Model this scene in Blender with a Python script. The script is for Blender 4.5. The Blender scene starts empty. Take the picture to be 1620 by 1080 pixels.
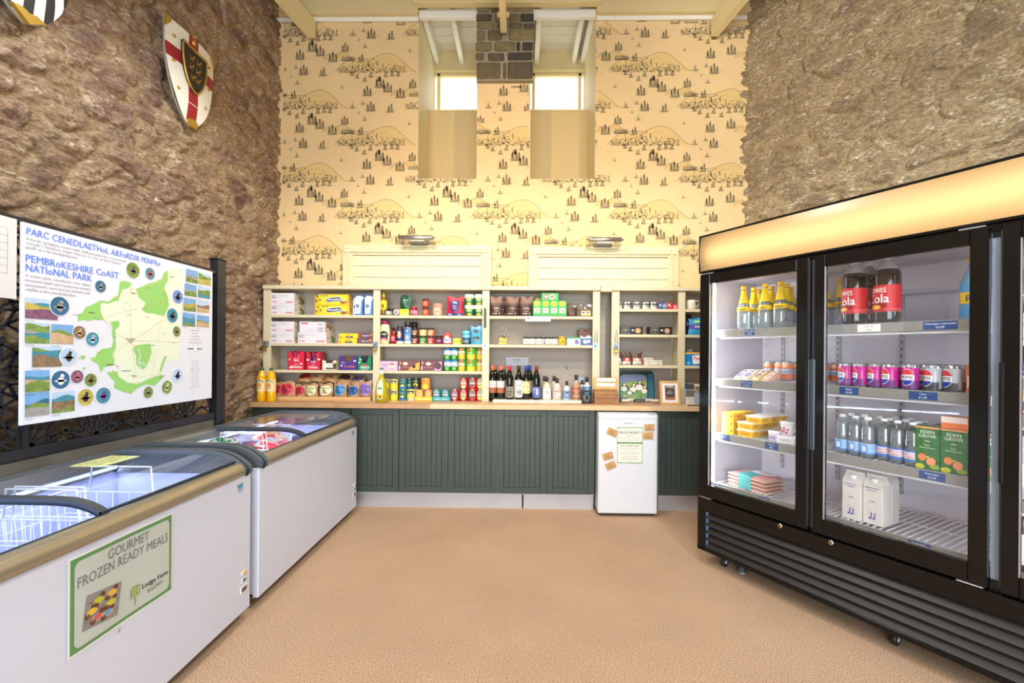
import bpy, math, random
import numpy as np
from mathutils import Matrix, Vector
R = math.radians
rnd = random.Random(7)
SC = bpy.context.scene
COL = SC.collection

# ---------------------------------------------------------------- camera
FPX = 720.0
cam_d = bpy.data.cameras.new('camera'); cam = bpy.data.objects.new('camera', cam_d); COL.objects.link(cam)
cam_d.sensor_width = 36.0; cam_d.lens = 16.0; cam_d.shift_y = 18/1620; cam_d.clip_start = .02; cam_d.clip_end = 200
CM = Matrix.Rotation(.0173,4,'Z') @ Matrix.Rotation(math.pi/2,4,'X') @ Matrix.Rotation(.0075,4,'Z')
CL = Vector((0,0,1.35))
cam.matrix_world = Matrix.Translation(CL) @ CM
SC.camera = cam
def ray(px,py): return CM.to_3x3() @ Vector(((px-810)/FPX, -(py-558)/FPX, -1))
def atY(px,py,Y):                 # point of the plane y=Y seen at a picture position
    d = ray(px,py); return CL + d*(Y/d.y)
def aX(px,Y,py=558): return atY(px,py,Y).x
def aZ(px,py,Y): return atY(px,py,Y).z

# ---------------------------------------------------------------- world and light
w = bpy.data.worlds.new('sky'); SC.world = w; w.use_nodes = True
nt = w.node_tree; bg = nt.nodes['Background']
sky = nt.nodes.new('ShaderNodeTexSky'); sky.sky_type = 'HOSEK_WILKIE'; sky.turbidity = 6; sky.sun_direction = (.3,-.5,.6)
mx = nt.nodes.new('ShaderNodeMixRGB'); mx.inputs[0].default_value = .75; mx.inputs[2].default_value = (.95,.98,1,1)
nt.links.new(sky.outputs[0], mx.inputs[1]); nt.links.new(mx.outputs[0], bg.inputs[0]); bg.inputs[1].default_value = 3.2
SC.view_settings.view_transform = 'Standard'; SC.view_settings.look = 'None'
SC.view_settings.gamma = 1; SC.view_settings.use_curve_mapping = False
SC.view_settings.exposure = 0.0
def area(name, loc, rot, sx, sy, e, c):
    l = bpy.data.lights.new(name,'AREA'); l.shape='RECTANGLE'; l.size=sx; l.size_y=sy; l.energy=e; l.color=c
    o = bpy.data.objects.new(name,l); COL.objects.link(o); o.location=loc; o.rotation_euler=rot; return o
def spot(name, loc, tgt, e, c, ang=80, r=.05, blend=.6):
    l = bpy.data.lights.new(name,'SPOT'); l.energy=e; l.color=c; l.spot_size=R(ang); l.spot_blend=blend; l.shadow_soft_size=r
    o = bpy.data.objects.new(name,l); COL.objects.link(o); o.location=loc
    o.rotation_euler = (Vector(tgt)-Vector(loc)).to_track_quat('-Z','Y').to_euler(); return o
WARM = (1,.77,.52); SOFT = (.965,.98,1)
# daylight through the glazed entrance behind the camera
area('daylight_entrance', (0,-2.9,1.6), (R(90),0,0), 3.6, 2.8, 250, (.80,.90,1))
# downlights hanging over the shop floor, and two warm spots washing the papered wall
for i,(lx,ly) in enumerate([(-1.2,.3),(1.3,.3),(-.95,2.3),(.95,2.3)]):
    spot('downlight', (lx,ly,3.7), (lx*.98,ly,0), 118, SOFT, 158, .12, .35)
spot('wall_spot', (1.15,1.5,3.75), (-.75,4.42,2.0), 150, WARM, 92, .06, .9)
spot('wall_spot', (-1.2,1.5,3.75), (.7,4.42,2.0), 150, WARM, 92, .06, .9)

spot('wall_spot', (.5,.9,3.8), (2.75,3.15,3.7), 250, (1,.93,.82), 88, .06, .9)  # extra unseen spot, added only to brighten the right stone wall

# ---------------------------------------------------------------- materials
_m = {}
def mat(c, rough=.6, metal=0, emit=0, trans=0, noise=0, nscale=20, bump=0, bscale=60, spec=.5, alpha=1, coat=0, key=None):
    """c: sRGB 0-255 triple"""
    k = (tuple(c),rough,metal,emit,trans,noise,nscale,bump,bscale,spec,alpha,coat)
    if k in _m: return _m[k]
    m = bpy.data.materials.new('paint_%02x%02x%02x'%tuple(int(v) for v in c)); m.use_nodes = True
    n = m.node_tree; b = n.nodes['Principled BSDF']
    lin = tuple(((v/255)/12.92 if v/255<=.04045 else ((v/255+.055)/1.055)**2.4) for v in c)
    b.inputs['Base Color'].default_value = (*lin,1); b.inputs['Roughness'].default_value = rough
    b.inputs['Metallic'].default_value = metal; b.inputs['Specular IOR Level'].default_value = spec
    if emit: b.inputs['Emission Color'].default_value = (*lin,1); b.inputs['Emission Strength'].default_value = emit
    if trans: b.inputs['Transmission Weight'].default_value = trans; b.inputs['IOR'].default_value = 1.33
    if coat: b.inputs['Coat Weight'].default_value = coat; b.inputs['Coat Roughness'].default_value = .05
    if alpha<1: b.inputs['Alpha'].default_value = alpha
    if noise or bump:
        tc = n.nodes.new('ShaderNodeTexCoord')
    if noise:
        t = n.nodes.new('ShaderNodeTexNoise'); t.inputs['Scale'].default_value = nscale; t.inputs['Detail'].default_value = 5
        n.links.new(tc.outputs['Object'], t.inputs['Vector'])
        r = n.nodes.new('ShaderNodeMapRange'); r.inputs[1].default_value=.3; r.inputs[2].default_value=.7; r.inputs[3].default_value=1-noise; r.inputs[4].default_value=1+noise
        n.links.new(t.outputs[0], r.inputs[0])
        v = n.nodes.new('ShaderNodeMixRGB'); v.blend_type='MULTIPLY'; v.inputs[0].default_value=1; v.inputs[1].default_value=(*lin,1)
        n.links.new(r.outputs[0], v.inputs[2]); n.links.new(v.outputs[0], b.inputs['Base Color'])
    if bump:
        t = n.nodes.new('ShaderNodeTexNoise'); t.inputs['Scale'].default_value = bscale; t.inputs['Detail'].default_value = 4
        n.links.new(tc.outputs['Object'], t.inputs['Vector'])
        bp = n.nodes.new('ShaderNodeBump'); bp.inputs['Strength'].default_value = bump; bp.inputs['Distance'].default_value = .003
        n.links.new(t.outputs[0], bp.inputs['Height']); n.links.new(bp.outputs[0], b.inputs['Normal'])
    _m[k] = m; return m
def glassmat(name, tint=(1,1,1), refl=.08, rough=.0):
    """thin glazing: mostly transparent with a fresnel reflection"""
    if name in _m: return _m[name]
    m = bpy.data.materials.new(name); m.use_nodes=True; n=m.node_tree; n.nodes.remove(n.nodes['Principled BSDF'])
    t=n.nodes.new('ShaderNodeBsdfTransparent'); t.inputs[0].default_value=(*tint,1)
    g=n.nodes.new('ShaderNodeBsdfGlossy'); g.inputs['Roughness'].default_value=rough
    ge=n.nodes.new('ShaderNodeNewGeometry'); d=n.nodes.new('ShaderNodeVectorMath'); d.operation='DOT_PRODUCT'; n.links.new(ge.outputs['Normal'],d.inputs[0]); n.links.new(ge.outputs['Incoming'],d.inputs[1])
    def mt(op,x_,y_=None):
        q=n.nodes.new('ShaderNodeMath'); q.operation=op; q.use_clamp=op in('ADD',)
        if isinstance(x_,float): q.inputs[0].default_value=x_
        else: n.links.new(x_.outputs[0] if x_ is not d else d.outputs['Value'],q.inputs[0])
        if y_ is not None: q.inputs[1].default_value=y_
        return q
    ab=mt('ABSOLUTE',d); om=n.nodes.new('ShaderNodeMath'); om.operation='SUBTRACT'; om.inputs[0].default_value=1.0; n.links.new(ab.outputs[0],om.inputs[1])
    pw=mt('POWER',om,5.0); sc=mt('MULTIPLY',pw,.85); a=mt('ADD',sc,refl)
    x=n.nodes.new('ShaderNodeMixShader'); n.links.new(a.outputs[0],x.inputs[0])
    n.links.new(t.outputs[0],x.inputs[1]); n.links.new(g.outputs[0],x.inputs[2]); n.links.new(x.outputs[0], n.nodes['Material Output'].inputs[0])
    _m[name]=m; return m

# ---------------------------------------------------------------- mesh builder
_glyph = {}
def glyph(s):
    if s in _glyph: return _glyph[s]
    cu = bpy.data.curves.new('t','FONT'); cu.body = s; cu.size = 1; cu.resolution_u = 2
    o = bpy.data.objects.new('t',cu); COL.objects.link(o)
    dg = bpy.context.evaluated_depsgraph_get()
    me = bpy.data.meshes.new_from_object(o.evaluated_get(dg))
    vs = [(v.co.x, v.co.y) for v in me.vertices]; fs = [tuple(p.vertices) for p in me.polygons]
    bpy.data.objects.remove(o); bpy.data.curves.remove(cu); bpy.data.meshes.remove(me)
    if vs:
        a=min(v[0] for v in vs); b=max(v[0] for v in vs)
        vs=[(v[0]-a,v[1]) for v in vs]; wd=b-a
    else: wd=.1
    _glyph[s]=(vs,fs,wd); return _glyph[s]

class MB:
    def __init__(s): s.v=[]; s.f=[]; s.m=[]; s.sm=[]; s.mats=[]; s.me=None
    def mi(s,m):
        if m not in s.mats: s.mats.append(m)
        return s.mats.index(m)
    def add(s, vs, fs, m, smooth=False):
        o=len(s.v); s.v.extend(tuple(v) for v in vs); i=s.mi(m)
        for f in fs: s.f.append(tuple(o+k for k in f)); s.m.append(i); s.sm.append(smooth)
        return s
    def quad(s,a,b,c,d,m): return s.add([a,b,c,d],[(0,1,2,3)],m)
    def box(s,x0,x1,y0,y1,z0,z1,m,b=0):
        if x0>x1:x0,x1=x1,x0
        if y0>y1:y0,y1=y1,y0
        if z0>z1:z0,z1=z1,z0
        if b<=0:
            vs=[(x,y,z) for x in(x0,x1) for y in(y0,y1) for z in(z0,z1)]
            return s.add(vs,[(0,1,3,2),(4,6,7,5),(0,4,5,1),(2,3,7,6),(0,2,6,4),(1,5,7,3)],m)
        b=min(b,(x1-x0)*.45,(y1-y0)*.45,(z1-z0)*.45)
        X=(x0,x1);Y=(y0,y1);Z=(z0,z1); vs=[]; idx={}
        for i in(0,1):
            for j in(0,1):
                for k in(0,1):
                    cx,cy,cz=X[i],Y[j],Z[k]; ix=b if i==0 else -b; iy=b if j==0 else -b; iz=b if k==0 else -b
                    idx[i,j,k,0]=len(vs); vs.append((cx,cy+iy,cz+iz))
                    idx[i,j,k,1]=len(vs); vs.append((cx+ix,cy,cz+iz))
                    idx[i,j,k,2]=len(vs); vs.append((cx+ix,cy+iy,cz))
        fs=[]; q=[(0,0),(1,0),(1,1),(0,1)]
        for i in(0,1): fs.append(tuple(idx[i,a,c,0] for a,c in (q if i else q[::-1])))
        for j in(0,1): fs.append(tuple(idx[a,j,c,1] for a,c in (q[::-1] if j else q)))
        for k in(0,1): fs.append(tuple(idx[a,c,k,2] for a,c in (q if k else q[::-1])))
        for j in(0,1):
            for k in(0,1):
                f=(idx[0,j,k,1],idx[1,j,k,1],idx[1,j,k,2],idx[0,j,k,2]); fs.append(f if (j==0)^(k==1) is False else f[::-1])
        for i in(0,1):
            for k in(0,1):
                f=(idx[i,0,k,0],idx[i,1,k,0],idx[i,1,k,2],idx[i,0,k,2]); fs.append(f)
        for i in(0,1):
            for j in(0,1):
                f=(idx[i,j,0,0],idx[i,j,1,0],idx[i,j,1,1],idx[i,j,0,1]); fs.append(f)
        for i in(0,1):
            for j in(0,1):
                for k in(0,1): fs.append((idx[i,j,k,0],idx[i,j,k,1],idx[i,j,k,2]))
        return s.add(vs,fs,m)
    def lathe(s,prof,m,n=16,c=(0,0,0),cap=True,smooth=True,ax='z',sx=1,sy=1):
        """prof [(r,z)], m one material or a list per segment"""
        vs=[];
        for r,z in prof:
            for k in range(n):
                a=2*math.pi*k/n; p=(r*math.cos(a)*sx,r*math.sin(a)*sy,z)
                if ax=='x': p=(p[2],p[0],p[1])
                if ax=='y': p=(p[0],p[2],p[1])
                vs.append((p[0]+c[0],p[1]+c[1],p[2]+c[2]))
        def seg(i):
            return [(i*n+k,i*n+(k+1)%n,(i+1)*n+(k+1)%n,(i+1)*n+k) for k in range(n)]
        if not isinstance(m,(list,tuple)): m=[m]*(len(prof)-1)
        o=len(s.v); s.v.extend(vs)
        for i in range(len(prof)-1):
            mi=s.mi(m[i])
            for f in seg(i): s.f.append(tuple(o+k for k in f)); s.m.append(mi); s.sm.append(smooth)
        if cap:
            if prof[0][0]>1e-5: s.f.append(tuple(o+k for k in range(n))[::-1]); s.m.append(s.mi(m[0])); s.sm.append(False)
            if prof[-1][0]>1e-5: s.f.append(tuple(o+(len(prof)-1)*n+k for k in range(n))); s.m.append(s.mi(m[-1])); s.sm.append(False)
        return s
    def prism(s,poly,y0,y1,m,plane='xz',mside=None):
        """extrude a 2D polygon; plane xz: (x,z)+y ; xy: (x,y)+z ; yz: (y,z)+x"""
        n=len(poly)
        def P(a,b,t): return {'xz':(a,t,b),'xy':(a,b,t),'yz':(t,a,b)}[plane]
        vs=[P(a,b,y0) for a,b in poly]+[P(a,b,y1) for a,b in poly]
        s.add(vs,[tuple(range(n)),tuple(range(2*n-1,n-1,-1))],m)
        return s.add(vs,[(k,(k+1)%n,n+(k+1)%n,n+k) for k in range(n)],mside or m)
    def tube(s,pts,r,m,n=6,closed=False,smooth=True):
        P=[Vector(p) for p in pts]; L=len(P); vs=[]
        up=Vector((0,0,1))
        for i,p in enumerate(P):
            a=P[(i-1)%L] if (i>0 or closed) else p; b=P[(i+1)%L] if (i<L-1 or closed) else p
            t=(b-a).normalized(); u=t.cross(up)
            if u.length<.05: u=t.cross(Vector((0,1,0)))
            u.normalize(); w_=t.cross(u)
            for k in range(n):
                an=2*math.pi*k/n+.4; vs.append(p+u*r*math.cos(an)+w_*r*math.sin(an))
        fs=[]
        for i in range(L if closed else L-1):
            j=(i+1)%L
            for k in range(n): fs.append((i*n+k,i*n+(k+1)%n,j*n+(k+1)%n,j*n+k))
        if not closed: fs.append(tuple(range(n))[::-1]); fs.append(tuple((L-1)*n+k for k in range(n)))
        return s.add(vs,fs,m,smooth)
    def grid(s,fn,nu,nv,m,smooth=True,flip=False):
        vs=[fn(i/nu,j/nv) for j in range(nv+1) for i in range(nu+1)]
        fs=[]
        for j in range(nv):
            for i in range(nu):
                a=j*(nu+1)+i; f=(a,a+1,a+nu+2,a+nu+1); fs.append(f[::-1] if flip else f)
        return s.add(vs,fs,m,smooth)
    # --- flat art on a mapped surface.  S(u,v)->3D, u,v in metres on the printed face
    def text(s,t,u,v,h,m,S,align='c',wmax=None,rot=0,sq=1,bold=0):
        vs,fs,wd=glyph(t)
        if not vs: return s
        k=h/.72; kx=k*sq
        if wmax and wd*kx>wmax: kx=wmax/wd
        ox={'c':-wd*kx/2,'l':0,'r':-wd*kx}[align]; c_,s_=math.cos(rot),math.sin(rot)
        def mp(a,b):
            x=a*kx+ox; y=b*k; return S(u+x*c_-y*s_, v+x*s_+y*c_)
        s.add([mp(*p) for p in vs],fs,m)
        if bold: s.add([(q[0],q[1]-.00015,q[2]+.00003) for q in (mp(p[0]+bold,p[1]) for p in vs)],fs,m)
        return s
    def shape(s,us,lo,hi,m,S):
        """area between lo(u) and hi(u), cut in columns at us"""
        vs=[];
        for u in us: vs.append(S(u,lo(u))); vs.append(S(u,hi(u)))
        return s.add(vs,[(2*i,2*i+2,2*i+3,2*i+1) for i in range(len(us)-1)],m)
    def rect(s,u0,v0,u1,v1,m,S,n=1):
        return s.shape([u0+(u1-u0)*i/n for i in range(n+1)],lambda u:v0,lambda u:v1,m,S)
    def ell(s,cu,cv,ru,rv,m,S,n=10):
        us=[cu-ru*math.cos(math.pi*i/n) for i in range(n+1)]
        g=lambda u: rv*math.sqrt(max(0,1-((u-cu)/ru)**2))
        return s.shape(us,lambda u:cv-g(u),lambda u:cv+g(u),m,S)
    def poly(s,pts,m,S): return s.add([S(a,b) for a,b in pts],[tuple(range(len(pts)))],m)
    def stroke(s,pts,w_,m,S):
        vs=[];n=len(pts)
        for i,(x,y) in enumerate(pts):
            a=pts[max(i-1,0)]; b=pts[min(i+1,n-1)]; dx,dy=b[0]-a[0],b[1]-a[1]; L=math.hypot(dx,dy) or 1
            nx,ny=-dy/L*w_/2,dx/L*w_/2; vs.append(S(x+nx,y+ny)); vs.append(S(x-nx,y-ny))
        return s.add(vs,[(2*i,2*i+1,2*i+3,2*i+2) for i in range(n-1)],m)
    def mesh(s,name='mesh'):
        if s.me: return s.me
        me=bpy.data.meshes.new(name); me.from_pydata(s.v,[],s.f)
        for m in s.mats: me.materials.append(m)
        me.polygons.foreach_set('material_index',s.m); me.polygons.foreach_set('use_smooth',s.sm)
        me.update(); s.me=me; return me

def flatS(y=-.0006, x0=0, z0=0): return lambda u,v:(x0+u, y, z0+v)
def cylS(r, z0=0, cx=0, cy=0):
    def S(u,v):
        a=u/r; return (cx+math.sin(a)*(r+.0007), cy-math.cos(a)*(r+.0007), z0+v)
    return S

# ---------------------------------------------------------------- objects
def tag(o,label=None,cat=None,group=None,kind=None):
    if label: o['label']=label
    if cat: o['category']=cat
    if group: o['group']=group
    if kind: o['kind']=kind
    return o
def obj(name,mb,parent=None,loc=None,rz=0,label=None):
    o=bpy.data.objects.new(name,mb.mesh(name)); COL.objects.link(o)
    if parent: o.parent=parent
    if loc: o.location=loc
    if rz: o.rotation_euler.z=rz
    if label: o['label']=label
    return o
def empty(name,loc=(0,0,0),rz=0):
    o=bpy.data.objects.new(name,None); COL.objects.link(o); o.location=loc; o.rotation_euler.z=rz; o.empty_display_size=.05; return o
def inst(kind,name,label,cat,loc,rz=0,group=None,rot=None):
    """kind: one MB (thing of one mesh) or a list of parts (name, MB, [sub-parts], label)"""
    if isinstance(kind,MB): o=obj(name,kind,None,loc,rz)
    else:
        o=empty(name,loc,rz)
        def rec(parts,par):
            for p in parts:
                c=obj(p[0],p[1],par,label=p[3] if len(p)>3 else None)
                if len(p)>2 and p[2]: rec(p[2],c)
        rec(kind,o)
    if rot: o.rotation_euler=rot
    return tag(o,label,cat,group)
def struct(name,mb,loc=None,rz=0): return tag(obj(name,mb,None,loc,rz),kind='structure')
# ================================================================= THE ROOM
XL, YB = -2.345, 4.42                      # left wall, back wall
XR = 2.124                                 # back right corner
RU = Vector((.505,-.863,0)); RN = Vector((.863,.505,0))   # direction of the right wall and fridge front
RA = math.atan2(-.863,.505)
ZC = 5.05

def wallnoise(shape, ax, az, seed, octs=5, pers=.5):
    """fbm value noise sampled at arrays of coordinates ax (x) az (z) given in cells"""
    out=np.zeros(shape); amp=1; tot=0
    for o in range(octs):
        rs=np.random.RandomState(seed+o*13); G=rs.rand(257,257)
        x=ax*2**o; z=az*2**o; xi=np.floor(x).astype(int); zi=np.floor(z).astype(int); fx=x-xi; fz=z-zi
        fx=fx*fx*(3-2*fx); fz=fz*fz*(3-2*fz); xi%=256; zi%=256
        v=(G[xi,zi]*(1-fx)+G[xi+1,zi]*fx)*(1-fz)+(G[xi,zi+1]*(1-fx)+G[xi+1,zi+1]*fx)*fz
        out+=v*amp; tot+=amp; amp*=pers
    return out/tot
def stone_field(U,Z,seed,cw=.30,ch=.135):
    """rubble masonry: returns (height 0..1 bulge, per stone random, mortar mask)"""
    wu=U+(wallnoise(U.shape,U*3+50,Z*3+50,seed+100,3)-.5)*.34; wz=Z+(wallnoise(U.shape,U*3+90,Z*3+20,seed+200,3)-.5)*.20
    gx=wu/cw+100; gz=wz/ch+100; rs=np.random.RandomState(seed); J=rs.rand(300,300,3)
    gi=np.floor(gx).astype(int); gj=np.floor(gz).astype(int)
    F1=np.full(U.shape,9.); F2=np.full(U.shape,9.); ID=np.zeros(U.shape)
    for dj in(-1,0,1):
        for di in(-1,0,1):
            a=(gi+di)%300; b=(gj+dj)%300
            px=gi+di+.15+.7*J[a,b,0]+.5*((gj+dj)%2)-.25; pz=gj+dj+.2+.6*J[a,b,1]
            d=np.sqrt((gx-px)**2+(gz-pz)**2); idn=J[a,b,2]
            m=d<F1; F2=np.where(m,F1,np.minimum(F2,d)); ID=np.where(m,idn,ID); F1=np.where(m,d,F1)
    e=np.clip((F2-F1)/.32,0,1); e=e*e*(3-2*e)
    return e,ID
def stone_wall(name,us,zs,P,seed,matr,amp=.045,cw=.3,ch=.135,bury=.45,edge=None):
    U,Z=np.meshgrid(us,zs)
    e,ID=stone_field(U,Z,seed,cw,ch)
    n1=wallnoise(U.shape,U*3.1+7,Z*5.5+3,seed+1,5,.55); n2=wallnoise(U.shape,U*11+7,Z*26+3,seed+2,4,.6)
    n3=wallnoise(U.shape,U*1.2,Z*1.6,seed+5,3)
    st=e*(.35+.65*ID)
    smear=np.clip((n1-.46)*6,0,1)                      # mortar smeared over stones
    h=st*(1-bury*smear)*.62+(n2-.5)*.85*(.35+e*.65)+(n1-.5)*.75
    h*=amp
    if edge is not None: h=h*edge(U,Z)
    nu,nz=len(us),len(zs)
    V=np.array([P(u,z,0) for z in (0,) for u in us])   # base line
    p0=np.array(P(0,0,0)); pu=np.array(P(1,0,0))-p0; pn=np.array(P(0,0,1))-p0
    X=p0[None,None,:]+U[...,None]*pu+h[...,None]*pn; X[...,2]+=Z
    verts=X.reshape(-1,3)
    idx=np.arange(nu*nz).reshape(nz,nu)
    F=np.stack([idx[:-1,:-1],idx[:-1,1:],idx[1:,1:],idx[1:,:-1]],-1).reshape(-1,4)
    me=bpy.data.meshes.new(name); me.from_pydata(verts.tolist(),[],F.tolist())
    for nm,arr in (('stone_id',ID),('stone_mask',e*(1-.75*smear)),('relief',h/amp)):
        at=me.attributes.new(nm,'FLOAT','POINT'); at.data.foreach_set('value',arr.reshape(-1).astype(np.float32))
    me.polygons.foreach_set('use_smooth',[True]*len(me.polygons)); me.materials.append(matr)
    o=bpy.data.objects.new(name,me); COL.objects.link(o); return tag(o,kind='structure')
def lin(c): return tuple(((v/255)/12.92 if v/255<=.04045 else ((v/255+.055)/1.055)**2.4) for v in c)+(1,)
def stonemat(name,cols,mort,pale):
    m=bpy.data.materials.new(name); m.use_nodes=True; n=m.node_tree; b=n.nodes['Principled BSDF']; b.inputs['Roughness'].default_value=.9
    b.inputs['Specular IOR Level'].default_value=.25
    N=n.nodes.new; L=n.links.new
    a=N('ShaderNodeAttribute'); a.attribute_name='stone_id'; k=N('ShaderNodeAttribute'); k.attribute_name='stone_mask'
    h=N('ShaderNodeAttribute'); h.attribute_name='relief'
    r=N('ShaderNodeValToRGB'); e=r.color_ramp.elements; e[0].color=lin(cols[0]); e[1].color=lin(cols[-1])
    for i,c in enumerate(cols[1:-1]): x=e.new((i+1)/(len(cols)-1)); x.color=lin(c)
    tc=N('ShaderNodeTexCoord'); mp=N('ShaderNodeMapping'); mp.inputs['Scale'].default_value=(1,1,2.2); L(tc.outputs['Object'],mp.inputs[0])
    t=N('ShaderNodeTexNoise'); t.inputs['Scale'].default_value=7; t.inputs['Detail'].default_value=9; t.inputs['Roughness'].default_value=.65; L(mp.outputs[0],t.inputs[0])
    t2=N('ShaderNodeTexNoise'); t2.inputs['Scale'].default_value=38; t2.inputs['Detail'].default_value=8; t2.inputs['Roughness'].default_value=.7; L(mp.outputs[0],t2.inputs[0])
    am=N('ShaderNodeMath'); am.operation='MULTIPLY_ADD'; am.inputs[1].default_value=1.5; am.inputs[2].default_value=-.25; 
    ad=N('ShaderNodeMixRGB'); ad.inputs[0].default_value=.55; L(a.outputs['Fac'],ad.inputs[1]); L(t.outputs[0],ad.inputs[2]); L(ad.outputs[0],am.inputs[0]); L(am.outputs[0],r.inputs[0])
    mm=N('ShaderNodeMixRGB'); mm.inputs[1].default_value=lin(mort); L(k.outputs['Fac'],mm.inputs[0]); L(r.outputs[0],mm.inputs[2])
    # pale lime flecks
    rp=N('ShaderNodeValToRGB'); rp.color_ramp.elements[0].position=.52; rp.color_ramp.elements[1].position=.66; L(t.outputs[0],rp.inputs[0])
    rr=N('ShaderNodeValToRGB'); rr.color_ramp.elements[0].position=.45; rr.color_ramp.elements[1].position=.62; L(t2.outputs[0],rr.inputs[0])
    ml=N('ShaderNodeMath'); ml.operation='MULTIPLY'; L(rp.outputs[0],ml.inputs[0]); L(rr.outputs[0],ml.inputs[1])
    m2=N('ShaderNodeMixRGB'); m2.inputs[2].default_value=lin(pale); L(ml.outputs[0],m2.inputs[0]); L(mm.outputs[0],m2.inputs[1])
    mr=N('ShaderNodeMapRange'); mr.inputs[1].default_value=.3; mr.inputs[2].default_value=.7; mr.inputs[3].default_value=.42; mr.inputs[4].default_value=1.55; L(t2.outputs[0],mr.inputs[0])
    m3=N('ShaderNodeMixRGB'); m3.blend_type='MULTIPLY'; m3.inputs[0].default_value=1; L(m2.outputs[0],m3.inputs[1]); L(mr.outputs[0],m3.inputs[2]); L(m3.outputs[0],b.inputs[0])
    bp=N('ShaderNodeBump'); bp.inputs['Strength'].default_value=.9; bp.inputs['Distance'].default_value=.03; L(t2.outputs[0],bp.inputs['Height'])
    bq=N('ShaderNodeBump'); bq.inputs['Strength'].default_value=.7; bq.inputs['Distance'].default_value=.04; L(t.outputs[0],bq.inputs['Height']); L(bp.outputs[0],bq.inputs['Normal']); L(bq.outputs[0],b.inputs['Normal'])
    return m
def spaced(a,b,fa,fb,fine,coarse):
    """coordinates a..b, fine between fa and fb"""
    o=list(np.arange(a,fa,coarse))+list(np.arange(fa,fb,fine))+list(np.arange(fb,b,coarse))+[b]; return np.array(o)
ML=stonemat('rubble_stone_left',[(122,98,88),(150,122,104),(186,156,124),(160,128,112),(206,180,140)],(190,162,126),(240,224,190))
MR=stonemat('rubble_stone_right',[(136,120,98),(166,146,116),(190,168,132),(154,134,110),(208,188,150)],(192,170,132),(244,232,208))
stone_wall('wall_left', spaced(-3.1,YB+.02,1.2,YB,.011,.08), spaced(0,ZC,.6,4.75,.011,.05), lambda u,z,h:(XL-.045+h,u,z), 11, ML, .080)
stone_wall('wall_right', spaced(-.03,8.6,0,2.3,.011,.1), spaced(0,ZC,1.3,4.75,.011,.05),
           lambda u,z,h:(XR+RU.x*u-RN.x*(h-.045), YB+RU.y*u-RN.y*(h-.045), z), 23, MR, .095, .36,.15,.22)

# floor
m=bpy.data.materials.new('carpet'); m.use_nodes=True; n=m.node_tree; b=n.nodes['Principled BSDF']; b.inputs['Roughness'].default_value=.95; b.inputs['Specular IOR Level'].default_value=.1
N=n.nodes.new; L=n.links.new; tc=N('ShaderNodeTexCoord'); t=N('ShaderNodeTexNoise'); t.inputs['Scale'].default_value=230; t.inputs['Detail'].default_value=3; L(tc.outputs['Object'],t.inputs[0])
t2=N('ShaderNodeTexNoise'); t2.inputs['Scale'].default_value=2.2; t2.inputs['Detail'].default_value=5; L(tc.outputs['Object'],t2.inputs[0])
r=N('ShaderNodeValToRGB'); r.color_ramp.elements[0].position=.34; r.color_ramp.elements[0].color=lin((116,90,66)); r.color_ramp.elements[1].position=.62; r.color_ramp.elements[1].color=lin((224,192,160))
e=r.color_ramp.elements.new(.47); e.color=lin((186,152,122)); L(t.outputs[0],r.inputs[0])
mr=N('ShaderNodeMapRange'); mr.inputs[1].default_value=.3; mr.inputs[2].default_value=.7; mr.inputs[3].default_value=.93; mr.inputs[4].default_value=1.05; L(t2.outputs[0],mr.inputs[0])
mm=N('ShaderNodeMixRGB'); mm.blend_type='MULTIPLY'; mm.inputs[0].default_value=1; L(r.outputs[0],mm.inputs[1]); L(mr.outputs[0],mm.inputs[2]); L(mm.outputs[0],b.inputs[0])
bp=N('ShaderNodeBump'); bp.inputs['Strength'].default_value=.35; bp.inputs['Distance'].default_value=.002; L(t.outputs[0],bp.inputs['Height']); L(bp.outputs[0],b.inputs['Normal'])
CARPET=m
f=MB(); f.quad((-3,-3.2,0),(7,-3.2,0),(7,4.6,0),(-3,4.6,0),CARPET); struct('floor',f)

CREAMP=mat((236,222,176),.55); CREAMD=mat((214,196,144),.6); WHITEP=mat((238,236,222),.5)
PAPER=mat((230,199,146),.8,noise=.03,nscale=3)
f=MB(); f.box(-3,7,-3.2,YB-.02,ZC,ZC+.1,mat((128,112,90),.8)); struct('ceiling',f)
# wall behind the camera, with the glazed entrance
f=MB(); Wm=mat((214,204,184),.8)
f.box(-3,-1.9,-3.2,-3.1,0,ZC,Wm); f.box(1.9,7,-3.2,-3.1,0,ZC,Wm); f.box(-1.9,1.9,-3.2,-3.1,3.1,ZC,Wm)
struct('wall_front',f)

# back wall in wallpaper with the two window recesses
ox0,ox1,ox2,ox3=-1.007,-.436,.086,.712; ozb,ozt=3.04,4.72
f=MB()
def WR(x0,x1,z0,z1): f.quad((x0,YB,z0),(x1,YB,z0),(x1,YB,z1),(x0,YB,z1),PAPER)
WR(-2.5,ox0,0,ZC); WR(ox0,ox1,0,ozb); WR(ox1,ox2,0,ZC); WR(ox2,ox3,0,ozb); WR(ox3,2.5,0,ZC); WR(ox0,ox1,ozt,ZC); WR(ox2,ox3,ozt,ZC)
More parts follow.
